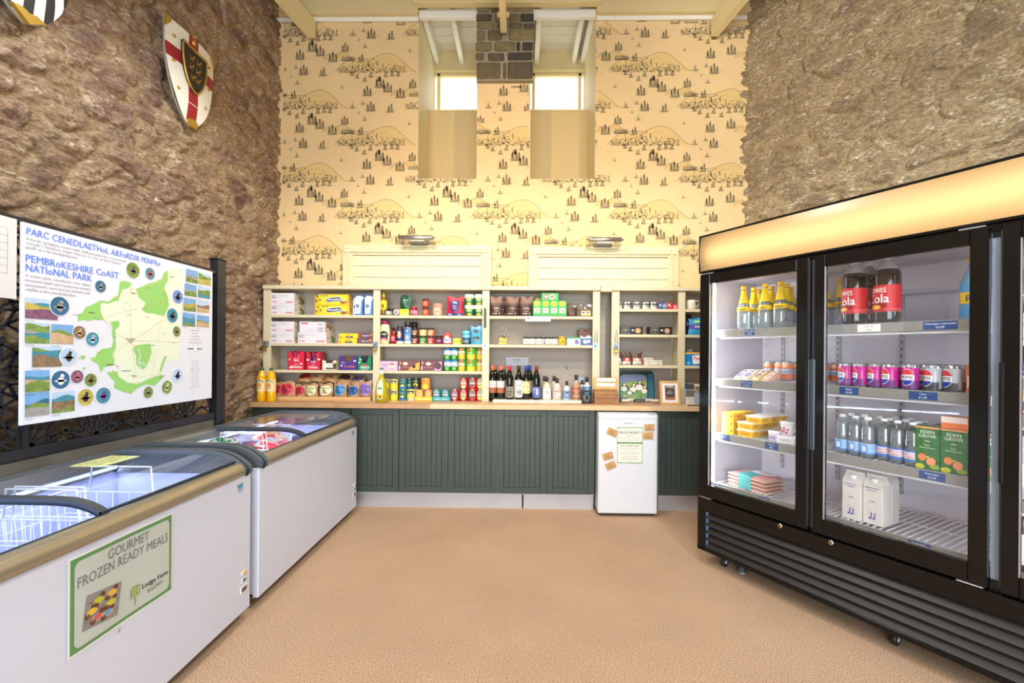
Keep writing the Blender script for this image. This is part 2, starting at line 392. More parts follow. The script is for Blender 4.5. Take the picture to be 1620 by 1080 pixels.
# --- printed pattern: harbour towns on hills and sailing ships
INK=mat((142,127,95),.8); INK2=mat((184,162,116),.8); HILL=mat((226,193,128),.8); INKR=mat((150,90,84),.8)
SAILC=mat((206,180,130),.8)
ST=[]   # (kind, points/width)
pr=random.Random(3)
def sail(x,z,s,t,kind):
    """one ship, size s: hull, masts, sails, rigging; t collects shapes"""
    t.append(('p',[(x-.5*s,z+.12*s),(x-.4*s,z),(x+.38*s,z),(x+.52*s,z+.16*s)],INK))
    nm={0:3,1:2,2:1}[kind]
    for k in range(nm):
        mx_=x+(k-(nm-1)/2)*.30*s+pr.uniform(-.02,.02)*s; H=(1.16 if k==nm//2 else .84)*s
        t.append(('s',[(mx_,z+.1*s),(mx_+.02*s,z+H)],.02*s,INK))
        if kind==2: t.append(('p',[(mx_-.03*s,z+.16*s),(mx_-.26*s,z+.2*s),(mx_-.02*s,z+.9*s)],INK2)); t.append(('p',[(mx_+.03*s,z+.16*s),(mx_+.24*s,z+.2*s),(mx_+.03*s,z+.8*s)],INK)); continue
        zz=z+.18*s; big=1.1 if k==nm//2 else .74
        for q in range(3):
            w0=(.215-.052*q)*s*big; hh=(.30-.05*q)*s*big; sk=.05*s
            P=[(mx_-w0,zz),(mx_+w0*.85,zz-.02*s),(mx_+w0*.80+sk*.3,zz+hh*.5),(mx_+w0*.62,zz+hh*.88),(mx_-w0*.8,zz+hh*.92),(mx_-w0*.7,zz+hh*.4)]
            t.append(('p',P,SAILC)); t.append(('s',P[:5]+[P[0]],.012*s,INK)); t.append(('s',[(mx_-w0*.2,zz),(mx_-w0*.1,zz+hh*.9)],.03*s,INK2)); t.append(('s',[(mx_+w0*.4,zz),(mx_+w0*.35,zz+hh*.85)],.045*s,INK2)); zz+=hh*.97
    t.append(('s',[(x+.5*s,z+.16*s),(x+.8*s,z+.3*s)],.02*s,INK)); t.append(('s',[(x+.78*s,z+.3*s),(x+.25*s,z+.7*s)],.008*s,INK2)); t.append(('s',[(x-.5*s,z+.14*s),(x-.25*s,z+.7*s)],.008*s,INK2))
    t.append(('s',[(x-.55*s,z-.03*s),(x+.5*s,z-.03*s)],.018*s,INK2))
def hillo(x,z,wd,h,t,town):
    us=[i/24 for i in range(25)]
    prof=lambda u:h*(math.sin(math.pi*min(1,u*1.02))**.9)*(.78+.22*math.sin(u*9+1))*(1 if u<.55 else 1-.25*(u-.55))
    top=[(x+(u-.5)*wd,z+prof(u)) for u in us]
    t.append(('h',top,z,HILL)); t.append(('s',top,.0045,INK))
    t.append(('s',[(x+(u-.5)*wd*.72+.02,z+prof(u)*.66+.012*math.sin(u*14)) for u in us[2:-1]],.003,INK2))
    for k in range(int(60*wd/.7)):
        u=pr.uniform(.08,.93); v=pr.uniform(.25,.95); t.append(('d',x+(u-.5)*wd,z+prof(u)*v,pr.uniform(.003,.007),INK2))
    if town:
        for k in range(520):
            u=pr.uniform(-.46,.36); hh=.32*h*(1-abs(u+.0)*1.1)
            bx=x+u*wd; bz=z-.012+(hh+.02)*pr.random()**1.3; s_=pr.uniform(.004,.010)
            t.append(('b',bx,bz,s_*.9,s_*pr.uniform(.8,1.7),pr.choice([INK,INK2,INK2])))
        for k in range(7): t.append(('b',x+pr.uniform(-.35,.3)*wd,z+.25*h,.005,.05,INK))
        t.append(('b',x-.03,z+.5*h,.016,.012,INKR)); t.append(('b',x-.055,z+.45*h,.014,.01,INKR))
        for k in range(8): sail(x+(k-3.6)*.066+pr.uniform(-.01,.01),z-.035-pr.uniform(0,.03)-(.03 if k in(2,4) else 0),.052,t,1)
        for k in range(26): t.append(('b',x+.2*wd+pr.uniform(-.02,.09),z+pr.uniform(-.01,.035),.012,.004,INK2))
T1=[]
hillo(0,0,.80,.235,T1,True); hillo(.30,-.235,.30,.10,T1,False)
for k in range(14): T1.append(('b',.33+k*.0095,-.243,.007,.03+.008*(k%3),INK))
T1.append(('s',[(.33,-.245),(.47,-.245)],.012,INK))
for (sx_,sz_,ss,kd) in [(-.42,.10,.10,0),(-.52,-.04,.085,1),(-.30,.20,.085,0),(-.62,.20,.11,0),(.44,.0,.07,2),(.56,-.12,.055,2),(.12,-.20,.10,0),(-.08,-.235,.10,0),(-.12,-.32,.05,2),(.62,-.03,.10,0),(.52,-.26,.08,1),(-.33,-.16,.04,2),(.50,-.05,.03,2)]: sail(sx_,sz_-.0,ss,T1,kd)
def wallok(x0,x1,z0,z1):
    if x0<XL or x1>XR+.03 or z1>4.58 or z0<1.9: return False
    for a,b_ in((ox0,ox1),(ox2,ox3)):
        if x1>a and x0<b_ and z1>ozb: return False
    if x1>ox1-.0 and x0<ox2 and z1>3.965: return False
    return True
TW,TH=1.33,.712
wy=YB-.0008
for ci in range(-4,6):
    for ri in range(-1,9):
        cx=-1.43+ci*TW/2; cz=1.945+ri*TH+(TH/2 if ci%2 else 0)
        rs_=.5
        for s_ in T1:
            k=s_[0]
            if k=='p': P=[(cx+a,cz+b_) for a,b_ in s_[1]]; mt=s_[2]
            elif k=='s': P=[(cx+a,cz+b_) for a,b_ in s_[1]]; mt=s_[3]
            elif k=='h': P=[(cx+a,cz+b_) for a,b_ in s_[1]]; mt=s_[3]
            elif k=='d': P=[(cx+s_[1]-s_[3]/2,cz+s_[2]),(cx+s_[1]+s_[3]/2,cz+s_[2]+.003)]; mt=s_[4]
            else: P=[(cx+s_[1],cz+s_[2]),(cx+s_[1]+s_[3],cz+s_[2]+s_[4])]; mt=s_[5]
            # half-drop overlap guard: keep one copy
            if not wallok(min(p[0] for p in P),max(p[0] for p in P),min(p[1] for p in P),max(p[1] for p in P)):
                if k in('h','s') and len(P)>10:   # clip long outlines
                    P=[p for p in P if wallok(p[0],p[0],p[1],p[1])]
                    if len(P)<3: continue
                    if max(P[i+1][0]-P[i][0] for i in range(len(P)-1))>.1: continue
                else: continue
            S=lambda a,b_,y=wy-(0 if k=='h' else .0006): (a,y,b_)
            if k=='p': f.poly(P,mt,S)
            elif k=='s': f.stroke(P,s_[2],mt,S)
            elif k=='h':
                zb=cz+s_[2]
                f.add([q for p in P for q in ((p[0],wy,max(zb,1.9)),(p[0],wy,max(p[1],zb)))],[(2*i,2*i+2,2*i+3,2*i+1) for i in range(len(P)-1)],mt)
            else: f.quad((P[0][0],wy-.0006,P[0][1]),(P[1][0],wy-.0006,P[0][1]),(P[1][0],wy-.0006,P[1][1]),(P[0][0],wy-.0006,P[1][1]),mt)
struct('wall_back',f)

# recesses: reveals, lower wall, upper wall, boarded ceiling, window
YW,YLw=5.22,4.97; zs1=3.98
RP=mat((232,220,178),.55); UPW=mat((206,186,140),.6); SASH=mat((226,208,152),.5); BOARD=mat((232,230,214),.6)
for i,(x0,x1) in enumerate(((ox0,ox1),(ox2,ox3))):
    f=MB()
    f.quad((x0,YB,ozb),(x0,YW+.1,ozb),(x0,YW+.1,4.9),(x0,YB,4.9),RP); f.quad((x1,YB,ozb),(x1,YW+.1,ozb),(x1,YW+.1,4.9),(x1,YB,4.9),RP)
    f.quad((x0,YB,ozb),(x1,YB,ozb),(x1,YW,ozb),(x0,YW,ozb),RP)
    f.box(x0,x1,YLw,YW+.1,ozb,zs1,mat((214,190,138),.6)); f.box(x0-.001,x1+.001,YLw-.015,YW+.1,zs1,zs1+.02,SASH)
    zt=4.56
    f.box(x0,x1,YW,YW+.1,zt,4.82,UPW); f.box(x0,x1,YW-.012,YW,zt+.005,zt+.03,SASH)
    struct('wall_recess_'+('left','right')[i],f)
    f=MB()     # boarded soffit
    for k in range(6): f.box(x0,x1,YB+.02+k*.135,YB+.02+k*.135+.129,4.82,4.84,BOARD)
    f.box(x0,x1,YB,YW+.1,4.845,4.86,mat((150,146,130),.8))
    struct('trim_%d'%(i+1),f)
    f=MB(); w0,w1=x0+.03,x1-.03; zb_,zt_=zs1+.02,zt
    wd=empty('window_%d'%(i+1),((w0+w1)/2,YW+.03,zb_)); tag(wd,kind='structure')
    c=(w0+w1)/2; a,b_=w0-c,w1-c; H=zt_-zb_
    for q in((a,a+.035,0,H),(b_-.035,b_,0,H),(a,b_,H-.03,H),(a,b_,0,.03)): f.box(q[0],q[1],-.02,.03,q[2],q[3],SASH,.003)
    obj('window_frame',f,wd); g=MB(); g.box(a+.03,b_-.03,.0,.004,.025,H-.025,glassmat('pane_glass')); obj('pane',g,wd)
    f=MB(); f.box(x0,x1,YB,YB+.05,4.612,4.69,WHITEP,.004); struct('trim_%d'%(i+3),f)
f=MB()
f.box(x0:=-1.0,x1:=-.98+.02,YB+.02,YW,4.66,4.82,WHITEP,.004)
for j,xc in enumerate((-.975,-.69,.165,.59,.69)):
    f=MB(); f.box(xc-.026,xc+.026,YB+.05,YW,4.66,4.822,WHITEP,.004); o=obj('roof_joist',f)
    tag(o,['white joist against the left reveal of the left window recess','white joist across the middle of the left window recess ceiling','white joist beside the stone pillar in the right window recess','white joist across the right part of the right window recess','white joist against the far right reveal of the right recess'][j],'joist','white joists in the window recesses')
# wall plate, moulding, purlin
FA=mat((222,200,146),.6)
for i,(a,b_) in enumerate(((XL-.1,ox0),(ox3,XR+.1))):
    f=MB(); f.box(a,b_,YB-.07,YB-.002,4.60,ZC,FA); f.box(a,b_,YB-.035,YB-.002,4.562,4.60,WHITEP,.008); struct('trim_%d'%(i+5),f)
f=MB(); f.box(-1.03,.735,YB-.13,YB-.06,4.655,4.735,mat((226,206,150),.6),.004)
tag(obj('purlin',f),'cream timber purlin running across the top of the stone pillar','beam')
f=MB(); f.box(-.205,-.145,2.6,YB-.135,4.36,4.50,mat((232,214,160),.6),.004); f.box(-.23,-.12,YB-.28,YB-.25,4.42,4.455,mat((232,214,160),.6),.003)
tag(obj('rafter',f),'cream roof timber running out from the front of the stone pillar','beam')
for sgn,(xa,xb,lab) in enumerate(((-2.03,-2.24,'cream roof beam meeting the back wall near the left stone wall'),(1.83,2.02,'cream roof beam meeting the back wall near the right stone wall'))):
    f=MB(); ya,yb=YB-.06,3.3; za,zb_=4.37,4.42; w_=.035
    vs=[];
    for (X,Y,Z) in((xa,ya,za),(xb,yb,zb_)):
        for dx in(-w_,w_):
            for dz in(0,.17): vs.append((X+dx,Y,Z+dz))
    f.add(vs,[(0,1,3,2),(4,6,7,5),(0,4,5,1),(2,3,7,6),(0,2,6,4),(1,5,7,3)],mat((232,214,160),.6)); tag(obj('roof_beam',f),lab,'beam')
# stone head of the pier
f=MB(); MO=mat((150,138,112),.95,noise=.12,nscale=30,bump=.6,bscale=80); px0,px1=-.437,.106
f.box(px0,px1,YB-.045,YB,3.965,4.72,MO)
sm=[mat(c,.9,noise=.22,nscale=14,bump=.9,bscale=45) for c in ((104,92,66),(122,108,76),(90,80,62),(70,62,54),(132,118,82))]
rows=[(4.695,4.62,[(0,.22),(.24,.5),(.52,1)]),(4.61,4.53,[(0,.28),(.3,.52),(.57,.76),(.78,1)]),(4.52,4.46,[(0,.32),(.35,.5),(.56,.8),(.82,1)]),(4.45,4.35,[(.0,.15),(.20,.44),(.57,1)]),(4.335,4.25,[(0,.27),(.32,.68),(.70,.78),(.80,1)]),(4.235,4.155,[(0,.14),(.2,.5),(.54,1)]),(4.14,3.985,[(0,.42),(.46,.52),(.56,1)])]
for zt_,zb_,cells in rows:
    for a,b_ in cells:
        j=lambda: pr.uniform(-.008,.008)
        f.box(px0+a*(px1-px0)+j()-.004*(a==0),px0+b_*(px1-px0)+j(),YB-.062+j(),YB-.03,zb_+j()*.6,zt_+j()*.6,pr.choice(sm),.014)
struct('trim_7',f)
# ================================================================= BASE CUPBOARDS, WORKTOP
YC=3.905                                        # cupboard door face
GRN=mat((58,69,62),.45,noise=.06,nscale=6); GRND=mat((38,46,42),.6); STEEL=mat((196,196,200),.38,metal=.55,noise=.05,nscale=4); DARK=mat((24,24,26),.5)
def cup_door(x0,x1,z0=.142,z1=.862):
    f=MB(); y=YC
    f.box(x0,x1,y+.008,y+.02,z0,z1,GRND)
    fw=.052
    f.box(x0,x0+fw,y,y+.008,z0,z1,GRN,.002); f.box(x1-fw,x1,y,y+.008,z0,z1,GRN,.002)
    f.box(x0+fw,x1-fw,y,y+.008,z0,z0+fw,GRN,.0015); f.box(x0+fw,x1-fw,y,y+.008,z1-fw,z1,GRN,.0015)
    n=7; w_=(x1-x0-2*fw-.004)/n
    for k in range(n): f.box(x0+fw+.002+k*w_+.0012,x0+fw+.002+(k+1)*w_-.0012,y+.0015,y+.009,z0+fw+.003,z1-fw-.002,GRN,.0012)
    return f
def cupboard(xs,lab):
    x0,x1=xs[0],xs[-1]; e=empty('base_cupboard',((x0+x1)/2,YC,0)); ox=(x0+x1)/2
    f=MB(); f.box(x0+.001-ox,x1-.001-ox,.022,.50,.13,.866,mat((205,205,200),.6)); obj('carcass',f,e)
    for a,b_ in zip(xs[:-1],xs[1:]):
        g=cup_door(a+.0025,b_-.0025)
        g.v=[(v[0]-ox,v[1]-YC,v[2]) for v in g.v]; obj('door',g,e)
    tag(e,lab,'cupboard','dark green base cupboards')
dx=[aX(v,YC,720) for v in (398,476,554,631,709,787,865,942)]; dx[7]-=.004
cupboard([XL+.03,dx[1],dx[2]],'dark green base cupboard mostly hidden behind the far chest freezer, under the squash bottles')
cupboard(dx[2:5],'dark green grooved base cupboard just right of the far chest freezer')
cupboard(dx[4:7],'dark green grooved double base cupboard in the middle of the counter')
cupboard(dx[6:8],'narrow single-door green base cupboard just left of the white under-counter fridge')
xr0=aX(1043,YC,720); cupboard([xr0,xr0+.42,xr0+.8],'dark green base cupboard between the white fridge and the black display fridge')
f=MB()
for a,b_ in ((XL+.03,aX(826,YC+.05,795)-.002),(aX(828,YC+.05,795),dx[7]-.003)): f.box(a,b_,YC+.045,YC+.06,.0,.13,STEEL)
tag(obj('plinth',f),'grey metal plinth under the green cupboards left of the white fridge','plinth')
f=MB(); f.box(xr0+.004,xr0+.8,YC+.045,YC+.06,.0,.13,STEEL); tag(obj('plinth',f),'short grey metal plinth right of the white fridge','plinth')
# oak worktop of glued staves
f=MB(); wz0,wz1=.867,.907; y0,y1=3.87,4.40; OAK=[mat(c,.42,noise=.10,nscale=9) for c in ((205,164,118),(214,176,130),(196,152,108),(222,188,146),(186,142,102))]
xs_=XL+.03; wr=random.Random(5)
for r_ in range(6):
    x=xs_; ya=y0+r_*(y1-y0)/6; yb=y0+(r_+1)*(y1-y0)/6
    while x<1.92:
        L_=min(wr.uniform(.35,.95),1.93-x); f.box(x,x+L_-.0006,ya,yb-.0004,wz0,wz1,wr.choice(OAK),.0012 if r_==0 else 0); x+=L_
tag(obj('worktop',f),'long oak stave worktop over the green cupboards','worktop')

# ================================================================= SHELVING UNITS
YS=4.12; YBK=4.348                               # shelf front, back panel
CR=mat((211,200,166),.5); CRD=mat((194,182,150),.55); LIL=mat((172,162,150),.6)
GALV=mat((150,166,176),.35,metal=.8); BRASS=mat((196,160,84),.3,metal=.9)
zA,zB,zCc=1.684,1.424,1.18; ZTOP=1.915
def unit(x0,x1,posts,shelves,lab,divs=True):
    e=empty('shelving_unit',((x0+x1)/2,YS,wz1)); o=(x0+x1)/2
    X=lambda v:v-o; H=wz1
    f=MB(); f.box(X(x0),X(x1),YBK-YS,YBK-YS+.012,0,ZTOP-H,LIL)
    for k in range(1,6): f.box(X(x0),X(x1),YBK-YS-.0008,YBK-YS,k*.19,k*.19+.002,mat((150,140,128),.7))
    obj('back_panel',f,e)
    f=MB(); f.box(X(x0),X(x1),-.02,YBK-YS+.012,ZTOP-H,ZTOP-H+.036,CR,.006); obj('top_board',f,e)
    for a,b_ in posts:
        f=MB(); f.box(X(a),X(b_),0,.022,0,ZTOP-H,CR,.002); f.box(X((a+b_)/2)-.010,X((a+b_)/2)+.010,.02,YBK-YS,0,ZTOP-H,CRD); obj('upright',f,e)
    for a,b_,z in shelves:
        f=MB(); f.box(X(a),X(b_),.003,YBK-YS,z-.026-H,z-H,CR,.002); obj('shelf',f,e)
    tag(e,lab,'shelving'); return e
pX=lambda v: aX(v,YS,540)
P1=(pX(416),pX(428)); P2=(pX(590),pX(601)); P3=(pX(762.5),pX(774)); P4=(pX(937.5),pX(949)); P5=(pX(967.5),pX(980)); P6=(pX(1073),pX(1084))
e1=unit(P1[0],P4[1],[P1,P2,P3,P4],[(P1[1],P2[0],zA),(P1[1],P2[0],zB),(P1[1],P2[0],zCc),(P2[1],P3[0],zA),(P2[1],P3[0],zB),(P2[1],P3[0],zCc),(P3[1],P4[0],zA),(P3[1],P4[0],zB)],
     'wide cream shelving unit of three bays full of groceries on the oak worktop')
zA2,zB2,zC2=1.756,1.525,1.247; xE=P6[1]+.42
e2=unit(P5[0],xE,[P5,P6,(xE-.05,xE)],[(a,b_,z) for a,b_ in ((P5[1],P6[0]),(P6[1],xE-.05)) for z in (zA2,zB2,zC2)],
     'cream shelving unit with jars, puffin tray and mug, partly behind the black display fridge')
f=MB(); f.box(P4[1]+.001,P5[0]-.001,YBK-.02,YBK,wz1,ZTOP,LIL)
for k in (.33,.62,.86): f.box(P4[1],P5[0],YBK-.022,YBK-.02,wz1+k,wz1+k+.003,mat((140,130,116),.7))
f.box(P4[1]+.001,P5[0]-.001,YS-.03,YBK,ZTOP-.01,ZTOP+.045,CR,.003)
tag(obj('filler_panel',f),'narrow recessed cream filler between the two shelving units, behind the wooden card box','panel')
# hasps and padlocks on the uprights
def hasp(px,py,lab,lock,par,wire=False):
    c=atY(px,py,YS); o=par.location
    f=MB(); f.box(c.x-.024-o.x,c.x+.024-o.x,-.004,0,c.z-.028-o.z,c.z+.028-o.z,GALV,.001)
    f.box(c.x-.010-o.x,c.x+.010-o.x,-.014,-.004,c.z-.014-o.z,c.z+.016-o.z,GALV,.002); f.lathe([(.006,-.018),(.006,-.004)],DARK,8,(c.x-o.x,0,c.z-o.z),ax='y')
    obj('hasp',f,par)
    if lock:
        f=MB(); f.box(-.019,.019,-.008,.008,-.032,0,BRASS,.003)
        f.tube([(-.012,0,0),(-.012,0,.018),(-.006,0,.026),(.006,0,.026),(.012,0,.018),(.012,0,0)],.003,mat((200,200,205),.25,metal=1),6)
        q=empty('padlock',(c.x+.0,YS-.022,c.z-.03)); f2=MB(); f2.v=f.v; 
        a=MB(); a.box(-.019,.019,-.008,.008,-.032,0,BRASS,.003); obj('lock_body',a,q)
        b_=MB(); b_.tube([(-.012,0,0),(-.012,0,.018),(-.006,0,.026),(.006,0,.026),(.012,0,.018),(.012,0,0)],.003,mat((200,200,205),.25,metal=1),6); obj('shackle',b_,q)
        tag(q,lab,'padlock','brass padlocks on the shelving uprights')
    if wire:
        f=MB(); f.tube([(c.x+.0-.005,YS-.008,c.z+.03),(c.x-.012,YS-.01,c.z+.09),(c.x-.002,YS-.012,c.z+.15),(c.x+.01,YS-.01,c.z+.12),(c.x+.012,YS-.01,c.z+.03)],.0022,GALV,5)
        tag(obj('wire_loop',f),lab.replace('brass padlock','bent wire loop'),'wire')
hasp(421,544,'brass padlock on the leftmost shelving upright, above the squash bottles',True,e1)
hasp(594,545,'brass padlock on the upright above the cooking oil bottle',True,e1)
hasp(767.5,547,'',False,e1)
hasp(942,547,'brass padlock on the upright left of the narrow filler panel',False,e1,True)
hasp(974,547,'brass padlock on the upright right of the narrow filler panel',True,e2,True)
c=atY(767.5,503,YS); o=e1.location; f=MB(); f.box(c.x-.011-o.x,c.x+.011-o.x,-.006,0,c.z-.088-o.z,c.z+.09-o.z,mat((70,64,66),.5),.001); obj('dark_strip',f,e1,label='dark plastic strip')

# ================================================================= FRAMES AND PICTURE LIGHTS ON THE WALL
FRC=mat((224,212,170),.5); SHP=mat((226,213,174),.55)
def wallframe(px0,px1,pyt,lab,lab2,pxl,py_l):
    Y=4.40; x0,x1=aX(px0,Y,420),aX(px1,Y,420); zt=aZ((px0+px1)/2,pyt,Y); zb=1.36
    e=empty('board_frame',((x0+x1)/2,Y,zb)); W=(x1-x0)/2; H=zt-zb
    f=MB(); bands=[(0,.055,-.012),(.055,.075,-.03),(.075,.098,-.018)]
    for a,b_,y in bands:
        for q in((-W+a,-W+b_,a,H-a),(W-b_,W-a,a,H-a),(-W+b_,W-b_,H-b_,H-a),(-W+b_,W-b_,a,b_)): f.box(q[0],q[1],y,.018,q[2],q[3],FRC,.003)
    fr=random.Random(4)
    n=int(2*W/.03)
    for k in range(n):      # carved ornament
        x=-W+.015+k*(2*W-.03)/(n-1)
        f.lathe([(0,-.009),(.006,-.007),(.011,0)],FRC,6,(x,-.011,H-.028+fr.uniform(-.006,.006)),cap=False,ax='y',sx=1.2); f.lathe([(0,-.006),(.005,-.004),(.008,0)],FRC,6,(x+.01,-.030,H-.065),cap=False,ax='y',sx=1.5)
    for sx in(-1,1):
        for k in range(12):
            f.lathe([(0,-.009),(.006,-.007),(.011,0)],FRC,6,(sx*(W-.027),-.011,H-.07-k*.028),cap=False,ax='y'); f.lathe([(0,-.006),(.005,-.004),(.008,0)],FRC,6,(sx*(W-.066),-.030,H-.08-k*.028),cap=False,ax='y')
    obj('moulding',f,e)
    f=MB(); z=H-.10
    for h_ in (.105,.108,.108,.108,.108,.108,.108,.108):
        f.box(-W+.095,W-.095,-.002,.016,max(z-h_+.004,.09),z,SHP,.0015); z-=h_
        if z<.12: break
    obj('shiplap_boards',f,e)
    tag(e,lab,'frame','cream frames of horizontal boards above the shelves')
    # picture light
    c=atY(pxl,py_l,4.27); q=empty('picture_light',(c.x,4.398,zt)); CH=mat((176,172,160),.3,metal=.85); yo=c.y-4.398; zo=c.z-zt
    f=MB(); f.box(-.085,.085,-.03,0,-.0,.032,mat((120,118,108),.4,metal=.6),.004); obj('wall_bracket',f,q)
    f=MB()
    for sx in(-1,1): f.tube([(sx*.07,-.02,.02),(sx*.16,-.03,.0),(sx*.165,-.06,.01),(sx*.10,yo+.02,zo-.03)],.005,CH,6)
    f.box(-.075,.075,yo-.01,yo+.05,zo-.036,zo-.014,CH,.003); obj('arm',f,q)
    f=MB(); f.lathe([(.0,-.155),(.018,-.155),(.024,-.15),(.024,.15),(.018,.155),(0,.155)],CH,14,(0,yo,zo),ax='x'); f.lathe([(.008,-.175),(.008,.175)],CH,8,(0,yo,zo),ax='x'); obj('lamp_housing',f,q)
    tag(q,lab2,'lamp','picture lights above the board frames')
wallframe(543,777,388,'cream carved frame of shiplap boards above the left shelves','silver picture light over the left board frame',659,376)
wallframe(836,1072.5,391,'cream carved frame of shiplap boards above the right part of the shelves','silver picture light over the right board frame',957,379)

# ================================================================= WHITE UNDER-COUNTER FRIDGE
WF=mat((216,219,224),.32,coat=.2); YF=3.775
x0,x1=aX(946.5,YF,730),aX(1040.5,YF,730); W=(x1-x0)/2
e=empty('undercounter_fridge',((x0+x1)/2,YF,0))
f=MB(); f.box(-W+.006,W-.006,.045,.50,.02,.855,mat((200,204,210),.4),.006); f.box(-W+.01,W-.01,.06,.5,0,.02,DARK); obj('body',f,e)
f=MB(); f.box(-W,W,0,.042,.028,.852,WF,.008); f.box(-W,W,-.001,.04,.812,.815,mat((170,174,180),.5)); obj('door',f,e)
f=MB(); f.text('fridgemaster',0,.772,.011,mat((60,64,70),.4),flatS(-.0012),wmax=.115); obj('badge',f,e,label='grey maker lettering')
f=MB(); f.box(.165,.235,-.002,.03,.853,.862,mat((180,182,186),.4),.002); obj('hinge',f,e)
tag(e,'small white under-counter fridge with corkwood magnets, between green cupboards','fridge')
# notices and magnets on its door (px -> door plane)
def onF(px,py): p=atY(px,py,YF); return (p.x,p.z)
GB=mat((104,142,72),.6); PAPR=mat((232,232,214),.6); TXT=mat((60,62,56),.7)
def rrect(f,u0,v0,u1,v1,r,m,S):
    n=5; us=[u0+(r)*(1-math.cos(math.pi/2*i/n)) for i in range(n+1)]; us=us+[u1-(u-u0) for u in us[::-1]]
    def g(u):
        d=min(u-u0,u1-u); 
        return 0 if d>=r else r-math.sqrt(max(0,r*r-(r-d)**2))
    f.shape(us,lambda u:v0+g(u),lambda u:v1-g(u),m,S)
a=onF(976,675); b_=onF(1016.5,733)
wN,hN=b_[0]-a[0],a[1]-b_[1]
f=MB(); f.box(0,wN,-.0012,0,0,hN,PAPR); S=flatS(-.0016); f.rect(.002,.002,wN-.002,hN-.002,GB,S); S=flatS(-.0020)
rrect(f,.006,.008,wN-.006,hN*.54,.012,PAPR,S); rrect(f,.006,hN*.585,wN-.006,hN-.008,.012,PAPR,S); S=flatS(-.0024); c=wN/2
f.text('Our locally made',c,hN*.905,.008,TXT,S,wmax=.08); f.text('FRIDGE MAGNETS',c,hN*.815,.020,TXT,S,wmax=wN*.86,bold=.03); f.text('£3.00 each',c,hN*.75,.010,TXT,S,wmax=.06)
f.text('Please take your magnet to a member of staff',c,hN*.685,.007,TXT,S,wmax=wN*.86); f.text('at the till. Thank you for your support',c,hN*.63,.007,TXT,S,wmax=wN*.7)
f.text('THE COUNTRY SHOP',c,hN*.46,.014,TXT,S,wmax=wN*.7,bold=.03)
for k,(t_,ww) in enumerate([('We are open every day and look forward to seeing',.9),('you in the shop',.3),('Most products are made locally in the area',.9),('Please ask for details or see the board',.86),('Opening hours of the farm shop',.85),('Monday Tuesday Wednesday Friday',.8),('Saturday Sunday and some bank holidays',.88),('please check',.3)]):
    f.text(t_,c,hN*(.40-.043*k-(.02 if k>1 else 0)-(.02 if k>3 else 0)),.007,TXT,S,wmax=wN*ww)
tag(obj('notice',f,None,(a[0],YF-.001,b_[1])),'green bordered FRIDGE MAGNETS notice on the white fridge door','notice')
CK=mat((196,152,98),.8,noise=.22,nscale=60); CKD=mat((120,84,50),.8)
for px,py,rot,lab in [(968.5,683.5,-25,'cork fridge magnet left of the notice, topmost on that side'),(1027,676,2,'cork fridge magnet at the upper right of the notice'),(1025,689,-1,'cork fridge magnet just below another, right of the notice'),(961.5,721,17,'cork fridge magnet lower left of the notice, above another tilted one'),(966,736,24,'lowest cork fridge magnet, at the lower left of the notice')]:
    c=onF(px,py); f=MB(); f.box(-.042,.042,-.006,0,-.028,.028,CK,.0015); S=flatS(-.0066); mr_=random.Random(px)
    for k in range(4): f.stroke([(-.02+.01*k,-.012),(-.014+.01*k,.008+mr_.uniform(-.006,.008)),(-.010+.01*k,-.010)],.0022,CKD,S)
    f.stroke([(-.026,-.016),(.024,-.016)],.002,CKD,S)
    o=obj('cork_magnet',f,None,(c[0],YF-.001,c[1])); o.rotation_euler.y=-R(rot); tag(o,lab,'magnet','cork magnets on the white fridge')

